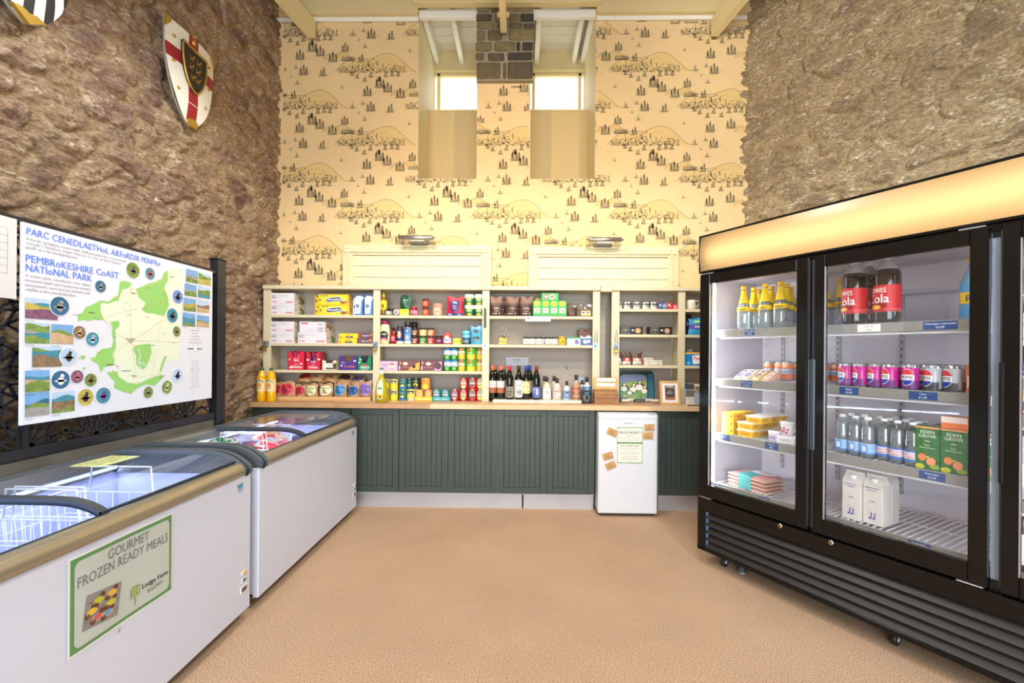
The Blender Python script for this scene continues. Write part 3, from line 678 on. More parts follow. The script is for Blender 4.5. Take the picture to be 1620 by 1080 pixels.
# ================================================================= CHEST FREEZERS
GRY=mat((84,92,98),.45,bump=.1,bscale=200); GRYD=mat((30,44,58),.35); GOLD=mat((178,168,144),.3,metal=.7); FWH=mat((218,224,240),.45,spec=.3); FIN=mat((196,204,236),.5); WIRE=mat((240,243,250),.4)
PROF=[(-.006,.737),(-.010,.765),(.004,.785),(.03,.806),(.06,.825),(.10,.842),(.15,.853),(.22,.857),(.60,.857),(.655,.852),(.685,.838),(.70,.80),(.70,.737)]
def curveat(y,off=0):
    for (a,b_),(c,d) in zip(PROF[2:],PROF[3:]):
        if a<=y<=c: return b_+(d-b_)*(y-a)/(c-a)+off
    return .85+off
def freezer(Y0,L,mid,lab,glab):
    e=empty('chest_freezer',(-1.362,Y0,0),R(90)); D=.695
    f=MB(); f.box(0,L,0,.05,.055,.737,FWH,.004); f.box(0,.045,.05,D-.05,.055,.737,FWH); f.box(L-.045,L,.05,D-.05,.055,.737,FWH); f.box(0,L,D-.05,D,.055,.737,FWH); f.box(.0,L,.03,D,.05,.075,mat((120,122,126),.5))
    obj('body',f,e)
    f=MB(); a,b_,c,d=.05,L-.05,.055,D-.055; zb=.24
    f.quad((a,c,zb),(b_,c,zb),(b_,d,zb),(a,d,zb),FIN); f.quad((a,c,zb),(a,d,zb),(a,d,.78),(a,c,.78),FIN); f.quad((b_,c,zb),(b_,c,.78),(b_,d,.78),(b_,d,zb),FIN); f.quad((a,d,zb),(b_,d,zb),(b_,d,.79),(a,d,.79),FIN); f.quad((a,c,zb),(a,c,.77),(b_,c,.77),(b_,c,zb),FIN)
    f.box(a,b_,c,c+.03,.755,.775,FIN); obj('liner',f,e)
    f=MB(); f.box(a+.02,b_-.02,d-.016,d-.002,.765,.785,mat((200,214,255),.5,emit=1.6)); f.box(a+.02,b_-.02,c+.0,c+.01,.73,.745,mat((200,214,255),.5,emit=1.6)); obj('light_strip',f,e)
    for yy,zz,rx in((c+.02,.74,-50),(d-.02,.76,50)):
        l=bpy.data.lights.new('freezer_led','AREA'); l.shape='RECTANGLE'; l.size=L-.16; l.size_y=.02; l.energy=2.0; l.color=(.72,.80,1)
        o=bpy.data.objects.new('freezer_led',l); COL.objects.link(o); o.location=(-1.362-yy,Y0+L/2,zz); v=Vector((0,1,-.9)) if rx<0 else Vector((0,-1,-.9)); v=Vector((-v.y,v.x,v.z)); o.rotation_euler=v.to_track_quat('-Z','Y').to_euler()
    # front rail, rounded, champagne
    f=MB(); pr_=[(-.002,.737),(-.014,.742),(-.018,.757),(-.012,.775),(.002,.789),(.026,.797),(.046,.792),(.05,.772),(.02,.737)]
    f.prism(pr_,.075,L-.075,GOLD,'yz'); 
    for p in range(len(f.sm)-9,len(f.sm)): f.sm[p]=True
    obj('front_rail',f,e)
    f=MB(); f.prism([(D-.075,.79),(D-.075,.842),(D-.02,.846),(D,.83),(D,.737),(D-.05,.737)],.06,L-.06,mat((150,142,124),.35,metal=.5),'yz'); obj('rear_rail',f,e)
    # moulded end caps with a dark channel
    for xa,xb in((0,.075),(L-.075,L)):
        f=MB(); n=len(PROF); 
        inner=[(y,z-.035) for y,z in PROF[2:-2]]
        def band(x0_,x1_,off,m):
            P=[(y,z+off) for y,z in PROF]; 
            f.add([(x0_,y,z) for y,z in P]+[(x1_,y,z) for y,z in P],[(k,k+1,n+k+1,n+k) for k in range(n-1)],m,True)
            Q=[(y,z+off) for y,z in PROF]+[(.68,.745),(.03,.745)]
            for x in(x0_,x1_): f.add([(x,y,z) for y,z in Q],[tuple(range(len(Q)))],m)
        band(xa,xa+.026,0,GRY); band(xa+.026,xa+.046,-.010,GRYD); band(xa+.046,xb,-.003,GRY); obj('end_cap',f,e)
    # curved sliding glass lids
    gm=glassmat('lid_glass',(.93,.96,1),.03)
    for k,(xa,xb,off,xs) in enumerate(((.07,mid+.015,-.020,mid),(mid-.015,L-.07,-.010,mid))):
        ys=[.035+.62*i/22 for i in range(23)]
        f=MB(); 
        vs=[(x,y,curveat(y,off)) for x in(xa,xb) for y in ys]; n=len(ys)
        f.add(vs,[(i,i+1,n+i+1,n+i) for i in range(n-1)],gm,True); g=obj('glass_lid',f,e)
        f=MB(); 
        for xx,w_ in(((xb-.028,.028) if k==0 else (xa,.03)),): 
            vs=[(x,y,curveat(y,off+dz)) for dz in(.003,-.012) for x in(xx,xx+w_) for y in ys]
            q=lambda a_,b2: [(a_*n+i,a_*n+i+1,b2*n+i+1,b2*n+i) for i in range(n-1)]
            f.add(vs,q(0,1)+q(2,3)+q(0,2)+q(1,3),GRYD if k==0 else GRY,True)
        f.box(xa,xb,.63,.655,curveat(.63,off)-.004,curveat(.63,off)+.006,GOLD if k==0 else GRY,.002)
        f.box(xa,xb,.034,.046,curveat(.04,off)-.006,curveat(.04,off)+.004,GRYD,.001)
        obj('lid_frame',f,g)
    for x,y in((.12,.09),(L-.12,.09),(.12,D-.09),(L-.12,D-.09)):
        f=MB(); f.lathe([(.0,-.012),(.022,-.012),(.025,-.006),(.025,.006),(.022,.012),(0,.012)],DARK,14,(x,y,.025),ax='y'); f.box(x-.015,x+.015,y-.018,y+.018,.035,.052,mat((150,152,156),.3,metal=.8)); obj('caster',f,e)
    # badge, indicator lamps and switch
    S=flatS(-.0008); f=MB(); bx=L-.09
    f.poly([(bx-.025,.700),(bx+.028,.700),(bx+.022,.682),(bx-.018,.682)],mat((86,170,206),.4),S)
    for k in range(4): f.poly([(bx-.018+.011*k,.684),(bx-.009+.011*k,.684),(bx-.014+.011*k,.655-.008*(k%2))],mat((120,176,206),.4),S)
    obj('badge',f,e)
    f=MB(); f.box(L-.075,L-.035,-.004,0,.24,.262,mat((236,236,234),.4),.002); f.lathe([(.009,-.009),(.007,-.004)],mat((238,170,40),.3),10,(L-.055,0,.251),ax='y')
    f.box(L-.075,L-.035,-.004,0,.205,.227,mat((236,236,234),.4),.002); f.box(L-.068,L-.042,-.006,-.003,.209,.223,mat((40,132,90),.3),.003)
    f.box(L-.085,L-.030,-.005,0,.155,.19,mat((236,236,236),.4),.002); f.box(L-.078,L-.037,-.0062,-.004,.161,.183,mat((90,90,96),.3),.001); f.text('-18',L-.058,.166,.012,mat((220,60,50),.4),flatS(-.0068)); obj('control_panel',f,e)
    tag(e,lab,'freezer','white glass-topped chest freezers along the left wall'); return e
FZ1=freezer(.862,1.428,.655,'nearest white chest freezer with curved glass lid and GOURMET sign on its front','')
FZ2=freezer(2.362,1.43,.60,'far white chest freezer with bags of frozen food, beside the green cupboards','')
# wire baskets
def basket(Wx,Wy,H):
    f=MB(); 
    def loop(z,s): return [(-Wx/2*s,-Wy/2*s,z),(Wx/2*s,-Wy/2*s,z),(Wx/2*s,Wy/2*s,z),(-Wx/2*s,Wy/2*s,z)]
    f.tube(loop(H,1),.004,WIRE,6,True); f.tube(loop(H*.45,.97),.0025,WIRE,5,True); f.tube(loop(0,.94),.003,WIRE,5,True)
    n=9
    for k in range(n+1):
        t_=-1+2*k/n
        f.tube([(t_*Wx/2,-Wy/2,H),(t_*Wx/2*.94,-Wy/2*.94,0),(t_*Wx/2*.94,Wy/2*.94,0),(t_*Wx/2,Wy/2,H)],.0022,WIRE,4)
    for k in range(8):
        t_=-1+2*k/7
        f.tube([(-Wx/2,t_*Wy/2,H),(-Wx/2*.94,t_*Wy/2*.94,0),(Wx/2*.94,t_*Wy/2*.94,0),(Wx/2,t_*Wy/2,H)],.0022,WIRE,4)
    hs=[]
    for sx in(-1,1): h=MB(); hs.append(('handle',h)); h.tube([(sx*Wx/2,-Wy*.28,H),(sx*Wx/2,-Wy*.26,H+.11),(sx*Wx/2,Wy*.26,H+.11),(sx*Wx/2,Wy*.28,H)],.004,WIRE,6)
    return [('mesh_tray',f)]+hs
BK=basket(.30,.50,.17)
for x,y,lab,Y0 in [(.27,.36,'white wire basket in the nearest freezer, at its near end',0),(.60,.36,'white wire basket under the middle of the nearest freezer lid',0),(.93,.36,'white wire basket in the nearest freezer beside the empty end',0)]:
    p=FZ1.matrix_world; inst(BK,'wire_basket',lab,'basket',(-1.362-y,.862+x,.565),R(90),'wire baskets in the nearest chest freezer')
inst(BK,'wire_basket','white wire basket of frozen food at the near end of the far freezer','basket',(-1.362-.36,2.362+.28,.56),R(90))
inst(BK,'wire_basket','white wire basket of frozen food in the middle of the far freezer','basket',(-1.362-.36,2.362+.62,.56),R(90))
# frozen bags
def bag(w_,d_,h_,cols,seed,name='bag'):
    """a lumpy filled pouch lying down"""
    br=random.Random(seed); f=MB(); n=14; ph=[br.uniform(0,6) for _ in range(6)]
    ms=[mat(c,.3,noise=.12,nscale=30) for c in cols]
    def top(u,v):
        a=2*u-1; b_=2*v-1; e_=(1-abs(a)**3)*(1-abs(b_)**3)
        return ((a+.05*math.sin(5*v+ph[0]))*w_/2,(b_+.05*math.sin(5*u+ph[1]))*d_/2,h_*.5+h_*.5*e_+h_*.12*math.sin(9*u+ph[2])*math.sin(8*v+ph[3])*e_)
    def bot(u,v):
        p=top(u,v); a=2*u-1; b_=2*v-1; e_=(1-abs(a)**4)*(1-abs(b_)**4); return (p[0],p[1],h_*.5*(1-e_)+0)
    vs=[top(i/n,j/n) for j in range(n+1) for i in range(n+1)]; o=len(f.v); f.v.extend(vs)
    for j in range(n):
        for i in range(n):
            k=(0 if br.random()<.15 else int((i/n*1.3+j/n*.9+.3*math.sin(i*.9+ph[4]))*len(ms)/2.2))%len(ms)
            a=o+j*(n+1)+i; f.f.append((a,a+1,a+n+2,a+n+1)); f.m.append(f.mi(ms[k])); f.sm.append(True)
    f.grid(bot,n,n,ms[0],True,True); return f
fb=[('green and red',[(30,150,90),(30,150,90),(214,60,66),(240,236,226)],.30,.20),('red and white',[(226,60,84),(240,234,230),(240,210,150),(226,60,84)],.60,.22),('green topped white',[(28,160,96),(238,240,236),(60,150,90)],.48,.45),('pink and blue',[(214,70,130),(120,120,200),(240,230,240)],.66,.38),('pale yellow',[(236,228,150),(240,236,220),(226,220,160)],.40,.28),('teal and white',[(60,170,150),(230,240,240),(190,220,220)],.20,.36),('rose and cream',[(226,130,150),(246,226,200),(236,90,120)],.78,.20),('blue and white',[(50,80,150),(220,226,240),(40,60,110)],1.10,.24),('pink wrapped',[(226,80,110),(240,200,170),(120,40,60)],1.02,.44),('pale blue',[(190,206,236),(226,230,244)],.98,.22),('lilac',[(200,186,226),(230,220,240)],.90,.36),('green leafy',[(50,150,90),(120,180,110),(238,238,230)],.16,.20)]
for k,(nm,cols,x,y) in enumerate(fb):
    zt=.65 if k<7 or k==11 else .60
    o=inst(bag(.20,.15,.085,cols,k),'frozen_food_bag','%s bag of frozen food in the far chest freezer'%nm,'bag',(-1.362-y-.08,2.362+x,zt+.03*(k%3)),R(90+25*math.sin(k*2.1)),'frozen food bags in the far chest freezer'); o.rotation_euler.x=.25*math.sin(k*1.7); o.rotation_euler.y=.2*math.cos(k)
f=MB(); f.box(0,.34,0,.16,0,.22,mat((232,236,240),.5),.004); f.text('ICE CREAM',.17,.08,.03,mat((210,90,130),.5),flatS(-.001)); tag(obj('carton_tray',f,None,(-1.362-.62,2.362+.98,.42),R(90)),'white carton in the far end of the far chest freezer','box')
# yellow notice on the nearest lid
f=MB(); f.box(-.10,.10,-.07,.07,0,.0008,mat((232,236,160),.6)); S=lambda u,v:(u,v,.0012)
for k,t_ in enumerate(('PLEASE CLOSE','THE LID AFTER','USE THANK YOU')): f.text(t_,0,.03-.035*k,.022,mat((90,96,70),.7),S,wmax=.17)
tag(obj('notice',f,None,(-1.362-.50,.862+1.16,.849),R(90)),'pale yellow paper notice taped on the nearest freezer lid','notice')

# GOURMET sign on the front of the nearest freezer
def onX(px,py,X): d=ray(px,py); t_=X/d.x; p=CL+d*t_; return (p.y,p.z)
XF=-1.362
q=[onX(105,883,XF),onX(272,811,XF),onX(105,1042,XF),onX(272,936,XF)]
ya=(q[0][0]+q[2][0])/2; yb=(q[1][0]+q[3][0])/2; zt=(q[0][1]+q[1][1])/2; zb=(q[2][1]+q[3][1])/2; W=yb-ya; H=zt-zb
GS=mat((196,206,198),.35); GN=mat((98,150,92),.5); GT=mat((120,122,122),.6)
f=MB(); 
def SG(u,v,k=0): return (u,-.0025-2*k-.0012*math.sin(u/W*9),v)
f.grid(lambda a,b_:SG(a*W,b_*H),48,2,mat((238,240,240),.4)); f.grid(lambda a,b_:SG(.008+a*(W-.016),.008+b_*(H-.016),.0004),48,2,GN)
rS=lambda u,v:SG(u,v,.0008)
n=12; r_=.02; us=[.02+r_*(1-math.cos(math.pi/2*i/5)) for i in range(6)]; us=us+[.04+(W-.08)*i/40 for i in range(1,40)]+[W-u for u in us[::-1]]
def g_(u):
    d=min(u-.02,W-.02-u); return 0 if d>=r_ else r_-math.sqrt(max(0,r_*r_-(r_-d)**2))
f.shape(us,lambda u:.02+g_(u),lambda u:H-.02-g_(u),GS,rS)
tS=lambda u,v:SG(u,v,.0014)
f.text('GOURMET',W*.52,H*.80,.034,GT,tS,wmax=W*.40); f.text('FROZEN READY MEALS',W*.5,H*.665,.034,GT,tS,wmax=W*.86)
pic=mat((150,142,140),.6,noise=.1); PX0,PX1,PZ0,PZ1=W*.12,W*.43,H*.17,H*.52
c_=((PX0+PX1)/2,(PZ0+PZ1)/2)
def rotp(u,v,a=-.14): return (c_[0]+(u)*math.cos(a)-v*math.sin(a),c_[1]+u*math.sin(a)+v*math.cos(a))
hw,hh=(PX1-PX0)/2,(PZ1-PZ0)/2
f.poly([rotp(-hw,-hh),rotp(hw,-hh),rotp(hw,hh),rotp(-hw,hh)],pic,tS); t2=lambda u,v:SG(u,v,.0018); t3=lambda u,v:SG(u,v,.0022)
for k in range(3): f.stroke([rotp(-hw,-hh*.5+k*hh*.5),rotp(hw,-hh*.5+k*hh*.5)],.0012,mat((96,88,88),.6),t2)
for k,(u,v,cc) in enumerate([(-.3,.45,(190,200,40)),(.45,.55,(232,196,50)),(.45,0,(196,204,50)),(-.6,-.05,(240,196,50)),(-.25,-.5,(214,90,110)),(.35,-.55,(110,160,196))]):
    a_=rotp(u*hw,v*hh)
    for (dx_,dz_) in((-.016,-.008),(.014,.012)): f.ell(a_[0]+dx_,a_[1]+dz_,.010,.009,mat((110,66,40),.6),t2,8)
    f.ell(a_[0],a_[1],.020,.011,mat((226,190,130),.6),t2,8); f.ell(a_[0],a_[1]+.002,.014,.009,mat(cc,.5),t3,8)
for k in range(9): f.ell(W*.58+.011*((k%3)-1),H*.24+.012*(k//3),.008,.008,mat((140,164,90),.5),t2,8); f.ell(W*.58+.011*((k%3)-1),H*.24+.012*(k//3)-.002,.005,.005,mat((186,204,140),.5),t3,6)
f.stroke([(W*.58,H*.12),(W*.58,H*.22)],.003,mat((120,146,80),.5),t2)
f.text('Lodge Farm',W*.79,H*.255,.018,mat((44,48,48),.6),tS,wmax=W*.30,bold=.03); f.text('Kitchen',W*.79,H*.175,.018,mat((110,140,80),.6),tS,wmax=W*.16,rot=.1)
tag(obj('poster',f,None,(XF,ya,zb),R(90)),'green bordered GOURMET FROZEN READY MEALS sign on the nearest freezer','sign')
f=MB(); f.lathe([(0,-.004),(.006,-.003),(.007,0)],mat((170,172,176),.5),8,ax='y'); p=onX(187,997,XF); tag(obj('putty_blob',f,None,(XF,p[0],p[1]),R(90)),'small grey putty blob on the nearest freezer below the sign','putty')
# ================================================================= BLACK SCREEN, BOARDS AND SHIELDS ON THE LEFT
XS=-2.10; BLK=mat((28,30,36),.4,coat=.1); 
e=empty('lattice_screen',(XS,1.0,0),R(90)); L_=2.08     # local x = world y-1
f=MB(); f.box(L_,L_+.085,-.033,.03,0,1.976,BLK,.004); f.box(L_-.006,L_+.091,-.037,.034,1.976,1.986,BLK,.002); obj('post',f,e)
f=MB(); f.box(0,.09,-.033,.03,0,1.976,BLK,.004); obj('post',f,e)
f=MB(); f.box(0,L_,-.02,.01,.885,.93,BLK,.004); f.box(0,L_,-.02,.01,1.87,1.90,BLK,.004); f.box(.88,.905,-.012,.008,.92,1.88,BLK); obj('rail',f,e)
f=MB(); f.box(0,L_,-.012,.012,0,.884,mat((104,100,92),.6,noise=.18,nscale=7),.004); obj('base_board',f,e,label='grey brown timber base board')
f=MB(); z0,z1=.925,1.875; lr=random.Random(9)
def bar(a,b_,w_):
    dx,dz=b_[0]-a[0],b_[1]-a[1]; L=math.hypot(dx,dz)
    if L<.004: return
    nx,nz=-dz/L*w_/2,dx/L*w_/2
    f.prism([(a[0]+nx,a[1]+nz),(b_[0]+nx,b_[1]+nz),(b_[0]-nx,b_[1]-nz),(a[0]-nx,a[1]-nz)],-.004,.004,BLK)
T=.30
for ci in range(-1,8):
    for ri in range(0,4):
        cx=.02+ci*T+(T/2 if ri%2 else 0); cz=z0+.01+ri*T*1.02
        N=12
        P=[(cx+math.cos(2*math.pi*k/N)*.075,cz+math.sin(2*math.pi*k/N)*.075) for k in range(N)]
        Q=[(cx+math.cos(2*math.pi*(k+.5)/N)*.135,cz+math.sin(2*math.pi*(k+.5)/N)*.135) for k in range(N)]
        for k in range(N):
            for a,b_,w_ in (((cx,cz),P[k],.011),(P[k],Q[k],.010),(P[k],Q[k-1],.010),(Q[k],(cx+(Q[k][0]-cx)*1.22,cz+(Q[k][1]-cz)*1.22),.012),(Q[k],Q[(k+1)%N],.008) if k%2 else (P[k],P[(k+1)%N],.007)):
                if all(0<=p[0]<=L_ and z0<=p[1]<=z1 for p in (a,b_)): bar(a,b_,w_)
obj('lattice_panel',f,e); tag(e,'black cut-out lattice screen behind the chest freezers','screen')

# --- map board, A0
XB=-2.055
_c=[onX(32.6,350.4,XB),onX(337.8,430.4,XB),onX(330.7,629.6,XB),onX(31.5,673,XB)]
y0_=(_c[0][0]+_c[3][0])/2; z0_=(_c[2][1]+_c[3][1])/2; BW=(_c[1][0]+_c[2][0])/2-y0_; BH=(_c[0][1]+_c[1][1])/2-z0_
e=empty('map_board',(XB,y0_,z0_),R(90))
f=MB(); f.box(0,BW,-.006,.006,0,BH,mat((226,228,234),.5,spec=.3),.001); obj('board',f,e)
def bp(zx,zy):                # zoom coordinates (2.7x) of the board in the photo -> board plane
    y,z=onX(zx/2.7,320+zy/2.7,XB+.007); return (y-y0_,z-z0_)
S1=flatS(-.0068); S2=flatS(-.0074); S3=flatS(-.0080); S4=flatS(-.0086)
LAND=mat((228,236,208),.6); GREEN=mat((150,206,110),.6); ROAD=mat((226,196,150),.6); BLU=mat((96,138,235),.6); TG=mat((150,150,154),.6); T9=mat((66,70,74),.6); RIV=mat((214,232,240),.6)
f=MB()
land=[(715,290),(700,300),(690,325),(665,335),(640,345),(610,355),(590,370),(570,355),(560,345),(535,335),(512,340),(520,352),(510,365),(505,395),(480,410),(465,425),(430,420),(395,437),(365,450),(352,470),(330,480),(335,505),(360,500),(380,505),(400,500),(430,500),(460,510),(480,530),(478,560),(485,590),(475,620),(440,625),(415,640),(408,660),(385,665),(398,680),(420,690),(430,725),(445,700),(480,695),(530,700),(500,720),(455,725),(470,745),(490,765),(485,790),(520,805),(560,815),(580,795),(620,775),(660,780),(700,740),(690,720),(700,690),(720,670),(765,680),(770,650),(768,560),(780,280),(735,283)]
f.poly([bp(*p) for p in land],LAND,S1)
for g in ([(580,370),(615,355),(640,345),(665,338),(692,325),(700,300),(716,290),(718,330),(700,365),(716,400),(722,440),(700,487),(660,475),(625,472),(605,458),(622,430),(592,405)],
          [(512,340),(535,335),(562,345),(552,365),(522,372),(505,420),(480,425),(465,432),(430,430),(428,460),(442,500),(430,502),(400,500),(380,507),(360,500),(335,507),(330,480),(352,470),(365,448),(395,436),(430,418),(465,424),(482,408),(505,395),(508,365)],
          [(470,510),(508,505),(510,530),(492,545),(495,620),(482,650),(490,680),(480,697),(445,703),(430,728),(420,690),(398,680),(385,665),(408,660),(415,640),(440,625),(475,620),(485,590),(478,560),(480,530)],
          [(455,725),(500,722),(508,745),(545,770),(590,775),(620,760),(655,745),(690,735),(700,742),(660,782),(620,777),(580,797),(560,817),(520,806),(485,791),(490,765),(470,745)],
          [(575,612),(640,602),(648,640),(630,690),(615,712),(598,710),(582,690),(580,650),(568,630)],
          [(690,720),(700,690),(712,655),(702,658),(688,690),(680,730)],[(343,655),(355,651),(368,662),(350,672)],[(350,708),(370,702),(360,716)]):
    f.poly([bp(*p) for p in g],GREEN,S2)
for r_ in ([(395,480),(440,500),(500,560),(558,592),(640,590),(770,598)],[(562,372),(556,450),(560,592),(575,700),(572,745)],[(560,380),(620,370),(700,330),(735,300)],[(660,610),(655,700),(640,760)],[(560,592),(500,630),(470,690)],[(700,360),(690,480),(670,610)],[(440,430),(560,380)],[(430,500),(520,470),(690,430)],[(770,470),(670,520),(560,592)],[(575,745),(640,740),(690,730)],[(560,600),(620,650),(660,700)]):
    pts=[]
    for a,b_ in zip(r_[:-1],r_[1:]):
        for k in range(5): pts.append((a[0]+(b_[0]-a[0])*k/5+3*math.sin(k*2+a[0]),a[1]+(b_[1]-a[1])*k/5+2*math.cos(k*3+a[1])))
    f.stroke([bp(*p) for p in pts+[r_[-1]]],.0016,ROAD,S3)
f.stroke([bp(*p) for p in [(520,440),(535,465),(540,490)]],.004,RIV,S3); f.stroke([bp(*p) for p in [(600,712),(592,680),(600,650),(588,620)]],.006,RIV,S3); f.stroke([bp(*p) for p in [(592,680),(625,695),(630,712)]],.004,RIV,S3)
def tf(f,t,p,q,h,m,S=S3,bold=0):    # text from point p to point q (zoom coords)
    a=bp(*p); b_=bp(*q); vs,fs,wd=glyph(t); k=h/.72; f.text(t,a[0],a[1],h,m,S,'l',sq=(b_[0]-a[0])/(wd*k),bold=bold)
tf(f,'PARC CENEDLAETHoL ARFoRDIR PENFRo',(112,136),(683,272),.030,BLU,bold=.02)
tf(f,'PEMBRoKESHIRE CoAST',(109,252),(506,324),.032,BLU,bold=.02); tf(f,'NATIoNAL PARK',(109,292),(392,335),.032,BLU,bold=.02)
for k,(t_,x2) in enumerate([('Arfordir golygfaol, coetiroedd, dyffrynnoedd afon, rhostiroedd',540),("mynydd a henebion dirgel. Mae'r tir a'r môr yn llawn bywyd",515),('gwyllt yn y lle bendigedig hwn.',337)]): tf(f,t_,(109,159+18*k),(x2,0),.0125,TG)
for k,(t_,x2) in enumerate([('A scenic coast, woodlands, river valleys,',392),('mountain heath and mysterious ancient',390),('monuments. Land and sea abound with',388),('wildlife in this wonderful place.',330)]): tf(f,t_,(107,316+20*k),(x2,0),.0125,TG)
# photographs
SKYB=mat((120,168,214),.5,noise=.12,nscale=12); SKYP=mat((186,208,228),.5,noise=.08); SEA=mat((70,140,158),.5,noise=.12,nscale=40); SEAD=mat((52,104,136),.5,noise=.15,nscale=40)
GRS=mat((120,146,70),.6,noise=.3,nscale=50); GRY2=mat((186,172,80),.6,noise=.3,nscale=50); SAND=mat((200,168,130),.6,noise=.15,nscale=50); ROCK=mat((136,112,84),.6,noise=.35,nscale=60); HEA=mat((128,84,110),.6,noise=.3,nscale=70); STN=mat((158,154,146),.6,noise=.2,nscale=60)
def photo(p,q,bands,seed):
    a=bp(*p); b_=bp(*q); u0,u1=a[0],b_[0]; v0,v1=b_[1],a[1]; pr_=random.Random(seed); n=14; us=[u0+(u1-u0)*i/n for i in range(n+1)]
    H=v1-v0
    f.rect(u0,v0,u1,v1,bands[0][1],S2)
    for i,(top,m_) in enumerate(bands[1:]):
        ph=pr_.uniform(0,6); am=.06*pr_.uniform(.4,1.6); sl=pr_.uniform(-.12,.12)
        Si=flatS(-.0074-.0003*(i+1)); g=lambda u,top=top,ph=ph,am=am,sl=sl: v0+H*max(.02,min(1,top+am*math.sin((u-u0)/(u1-u0)*5+ph)+sl*((u-u0)/(u1-u0)-.5)))
        f.shape(us,lambda u:v0,g,m_,Si)
    f.text('Traeth a Bae',u0,v0-.012,.005,T9,S3,'l')
PH=[((107,404),(245,503),[SKYP,(.72,SEA),(.68,GRY2),(.45,HEA)]),((107,511),(211,603),[SKYP,(.9,GRS),(.6,STN),(.5,SEA),(.3,GRS)]),((219,519),(313,605),[SKYB,(.62,GRS),(.5,SAND)]),((137,615),(263,700),[SKYP,(.86,GRS),(.78,SEA),(.5,ROCK)]),((107,719),(211,804),[SKYB,(.7,SEA),(.55,SAND),(.45,GRS)]),((107,815),(210,905),[SKYB,(.6,SEAD),(.5,GRS),(.35,STN)]),((221,812),(318,890),[SKYP,(.75,SEA),(.55,ROCK),(.2,GRS)]),
 ((794,282),(845,348),[SKYB,(.55,STN),(.3,GRS)]),((848,297),(900,357),[SKYP,(.8,GRS),(.45,GRY2)]),((788,345),(839,405),[SKYB,(.5,STN),(.35,GRS)]),((845,356),(897,413),[SKYP,(.7,GRS),(.3,SEA)]),((783,406),(836,468),[SKYB,(.6,GRY2),(.3,GRS)]),((841,415),(893,473),[SKYP,(.6,ROCK),(.35,SAND)]),((780,470),(833,531),[SKYB,(.65,SEA),(.2,GRS)]),((840,480),(893,534),[SKYB,(.5,GRS),(.4,SAND)])]
for k,(p,q,bd) in enumerate(PH): photo(p,q,[(1,bd[0])]+bd[1:],k)
CI=[(254,443,43,SEAD,STN),(428,359,27,SEAD,STN),(567,290,36,GRS,mat((110,96,84),.6)),(640,304,27,SEA,mat((206,60,60),.5)),(338,555,30,ROCK,SAND),(394,584,32,SEA,SKYP),(292,658,40,SKYP,mat((70,60,60),.6)),(258,757,42,SEAD,mat((240,240,240),.5)),(328,744,30,HEA,mat((206,120,130),.5)),(386,758,30,GRS,mat((110,84,60),.6)),(364,832,38,GRY2,mat((60,52,50),.6)),(440,824,37,SEA,mat((120,70,160),.5)),(758,403,31,mat((110,146,206),.5),mat((70,56,50),.6)),(735,483,33,SEA,mat((60,70,84),.6)),(754,551,24,GRS,ROCK),(757,738,30,SKYP,mat((60,60,96),.6)),(712,789,30,GRS,mat((206,220,150),.5)),(632,811,27,GRS,mat((140,120,110),.6))]
for (cx,cy,r_,m1,m2) in CI:
    c=bp(cx,cy); t_=bp(cx,cy-r_); rr=abs(t_[1]-c[1])
    f.ell(c[0],c[1],rr,rr,mat((246,246,250),.5),S4,14); f.ell(c[0],c[1],rr*.93,rr*.93,m1,flatS(-.0089),14)
    f.ell(c[0]+rr*.02,c[1]-rr*.12,rr*.34,rr*.42,m2,flatS(-.0092),10); f.ell(c[0]+rr*.15,c[1]+rr*.38,rr*.2,rr*.2,m2,flatS(-.0092),8); f.ell(c[0],c[1]-rr*.12,rr*.62,rr*.12,m2,flatS(-.0092),10)
for t_,x,y,h in [('Haverfordwest',536,585,.007),('Hwlffordd',545,594,.006),('St Davids',378,472,.006),('Fishguard',560,388,.006),('Cardigan',725,318,.006),('Newport',628,366,.005),('Narberth',640,612,.006),('Milford Haven',455,695,.006),('Pembroke Dock',518,722,.006),('Pembroke',560,742,.006),('Tenby',680,752,.006),('Saundersfoot',690,742,.005),('Solva',400,492,.005),('Crymych',690,395,.005),('Wolfscastle',540,480,.004),('Rosebush',610,452,.004),('Maenclochog',620,492,.004),('Letterston',530,430,.004),('Broad Haven',480,575,.004),('Clynderwen',690,560,.004),('Dale',440,690,.004),('Strumble Head',500,330,.004),('Skomer',335,668,.004),('Ramsey Island',310,480,.004),('Caldey Island',690,782,.004),('Whitland',735,600,.004)]:
    p=bp(x,y); f.text(t_,p[0],p[1],h,T9,S4,'l',bold=.05 if h>.005 else 0)
for k,(x,y) in enumerate([(380,470),(560,370),(500,700),(570,745),(590,770),(620,365),(700,380),(690,430),(480,720),(555,600),(430,640)]): p=bp(x,y); f.ell(p[0],p[1],.004,.004,mat((236,150,60),.5),S4,6)
for k,t_ in enumerate(['Welcome to the Park','Croeso i\'r Parc','visit us online for walks','and events in the area','www.pembrokeshirecoast.wales']): p=bp(833,548+13*k); f.text(t_,p[0],p[1],.006,T9,S3,wmax=.12)
p=bp(833,628); f.text('ARFORDIR PENFRO  PEMBROKESHIRE COAST',p[0],p[1],.009,T9,S3,wmax=.13,bold=.04)
f.ell(p[0],p[1]+.004,.014,.018,mat((240,242,248),.5),S4,10)
for k in range(11):
    p=bp(833,680+11*k); f.text(['Castell','Traeth','Parc','Gwybodaeth','Toiledau','Llwybr','Gorsaf','Canolfan','Pont','Fferm','Maes parcio'][k],p[0]-.008,p[1],.0055,T9,S3,'r'); f.text(['Castle','Beach','Park','Information','Toilets','Path','Station','Centre','Bridge','Farm','Car park'][k],p[0]+.008,p[1],.0055,T9,S3,'l'); f.ell(p[0],p[1]+.002,.002,.002,ROAD,S3,6)
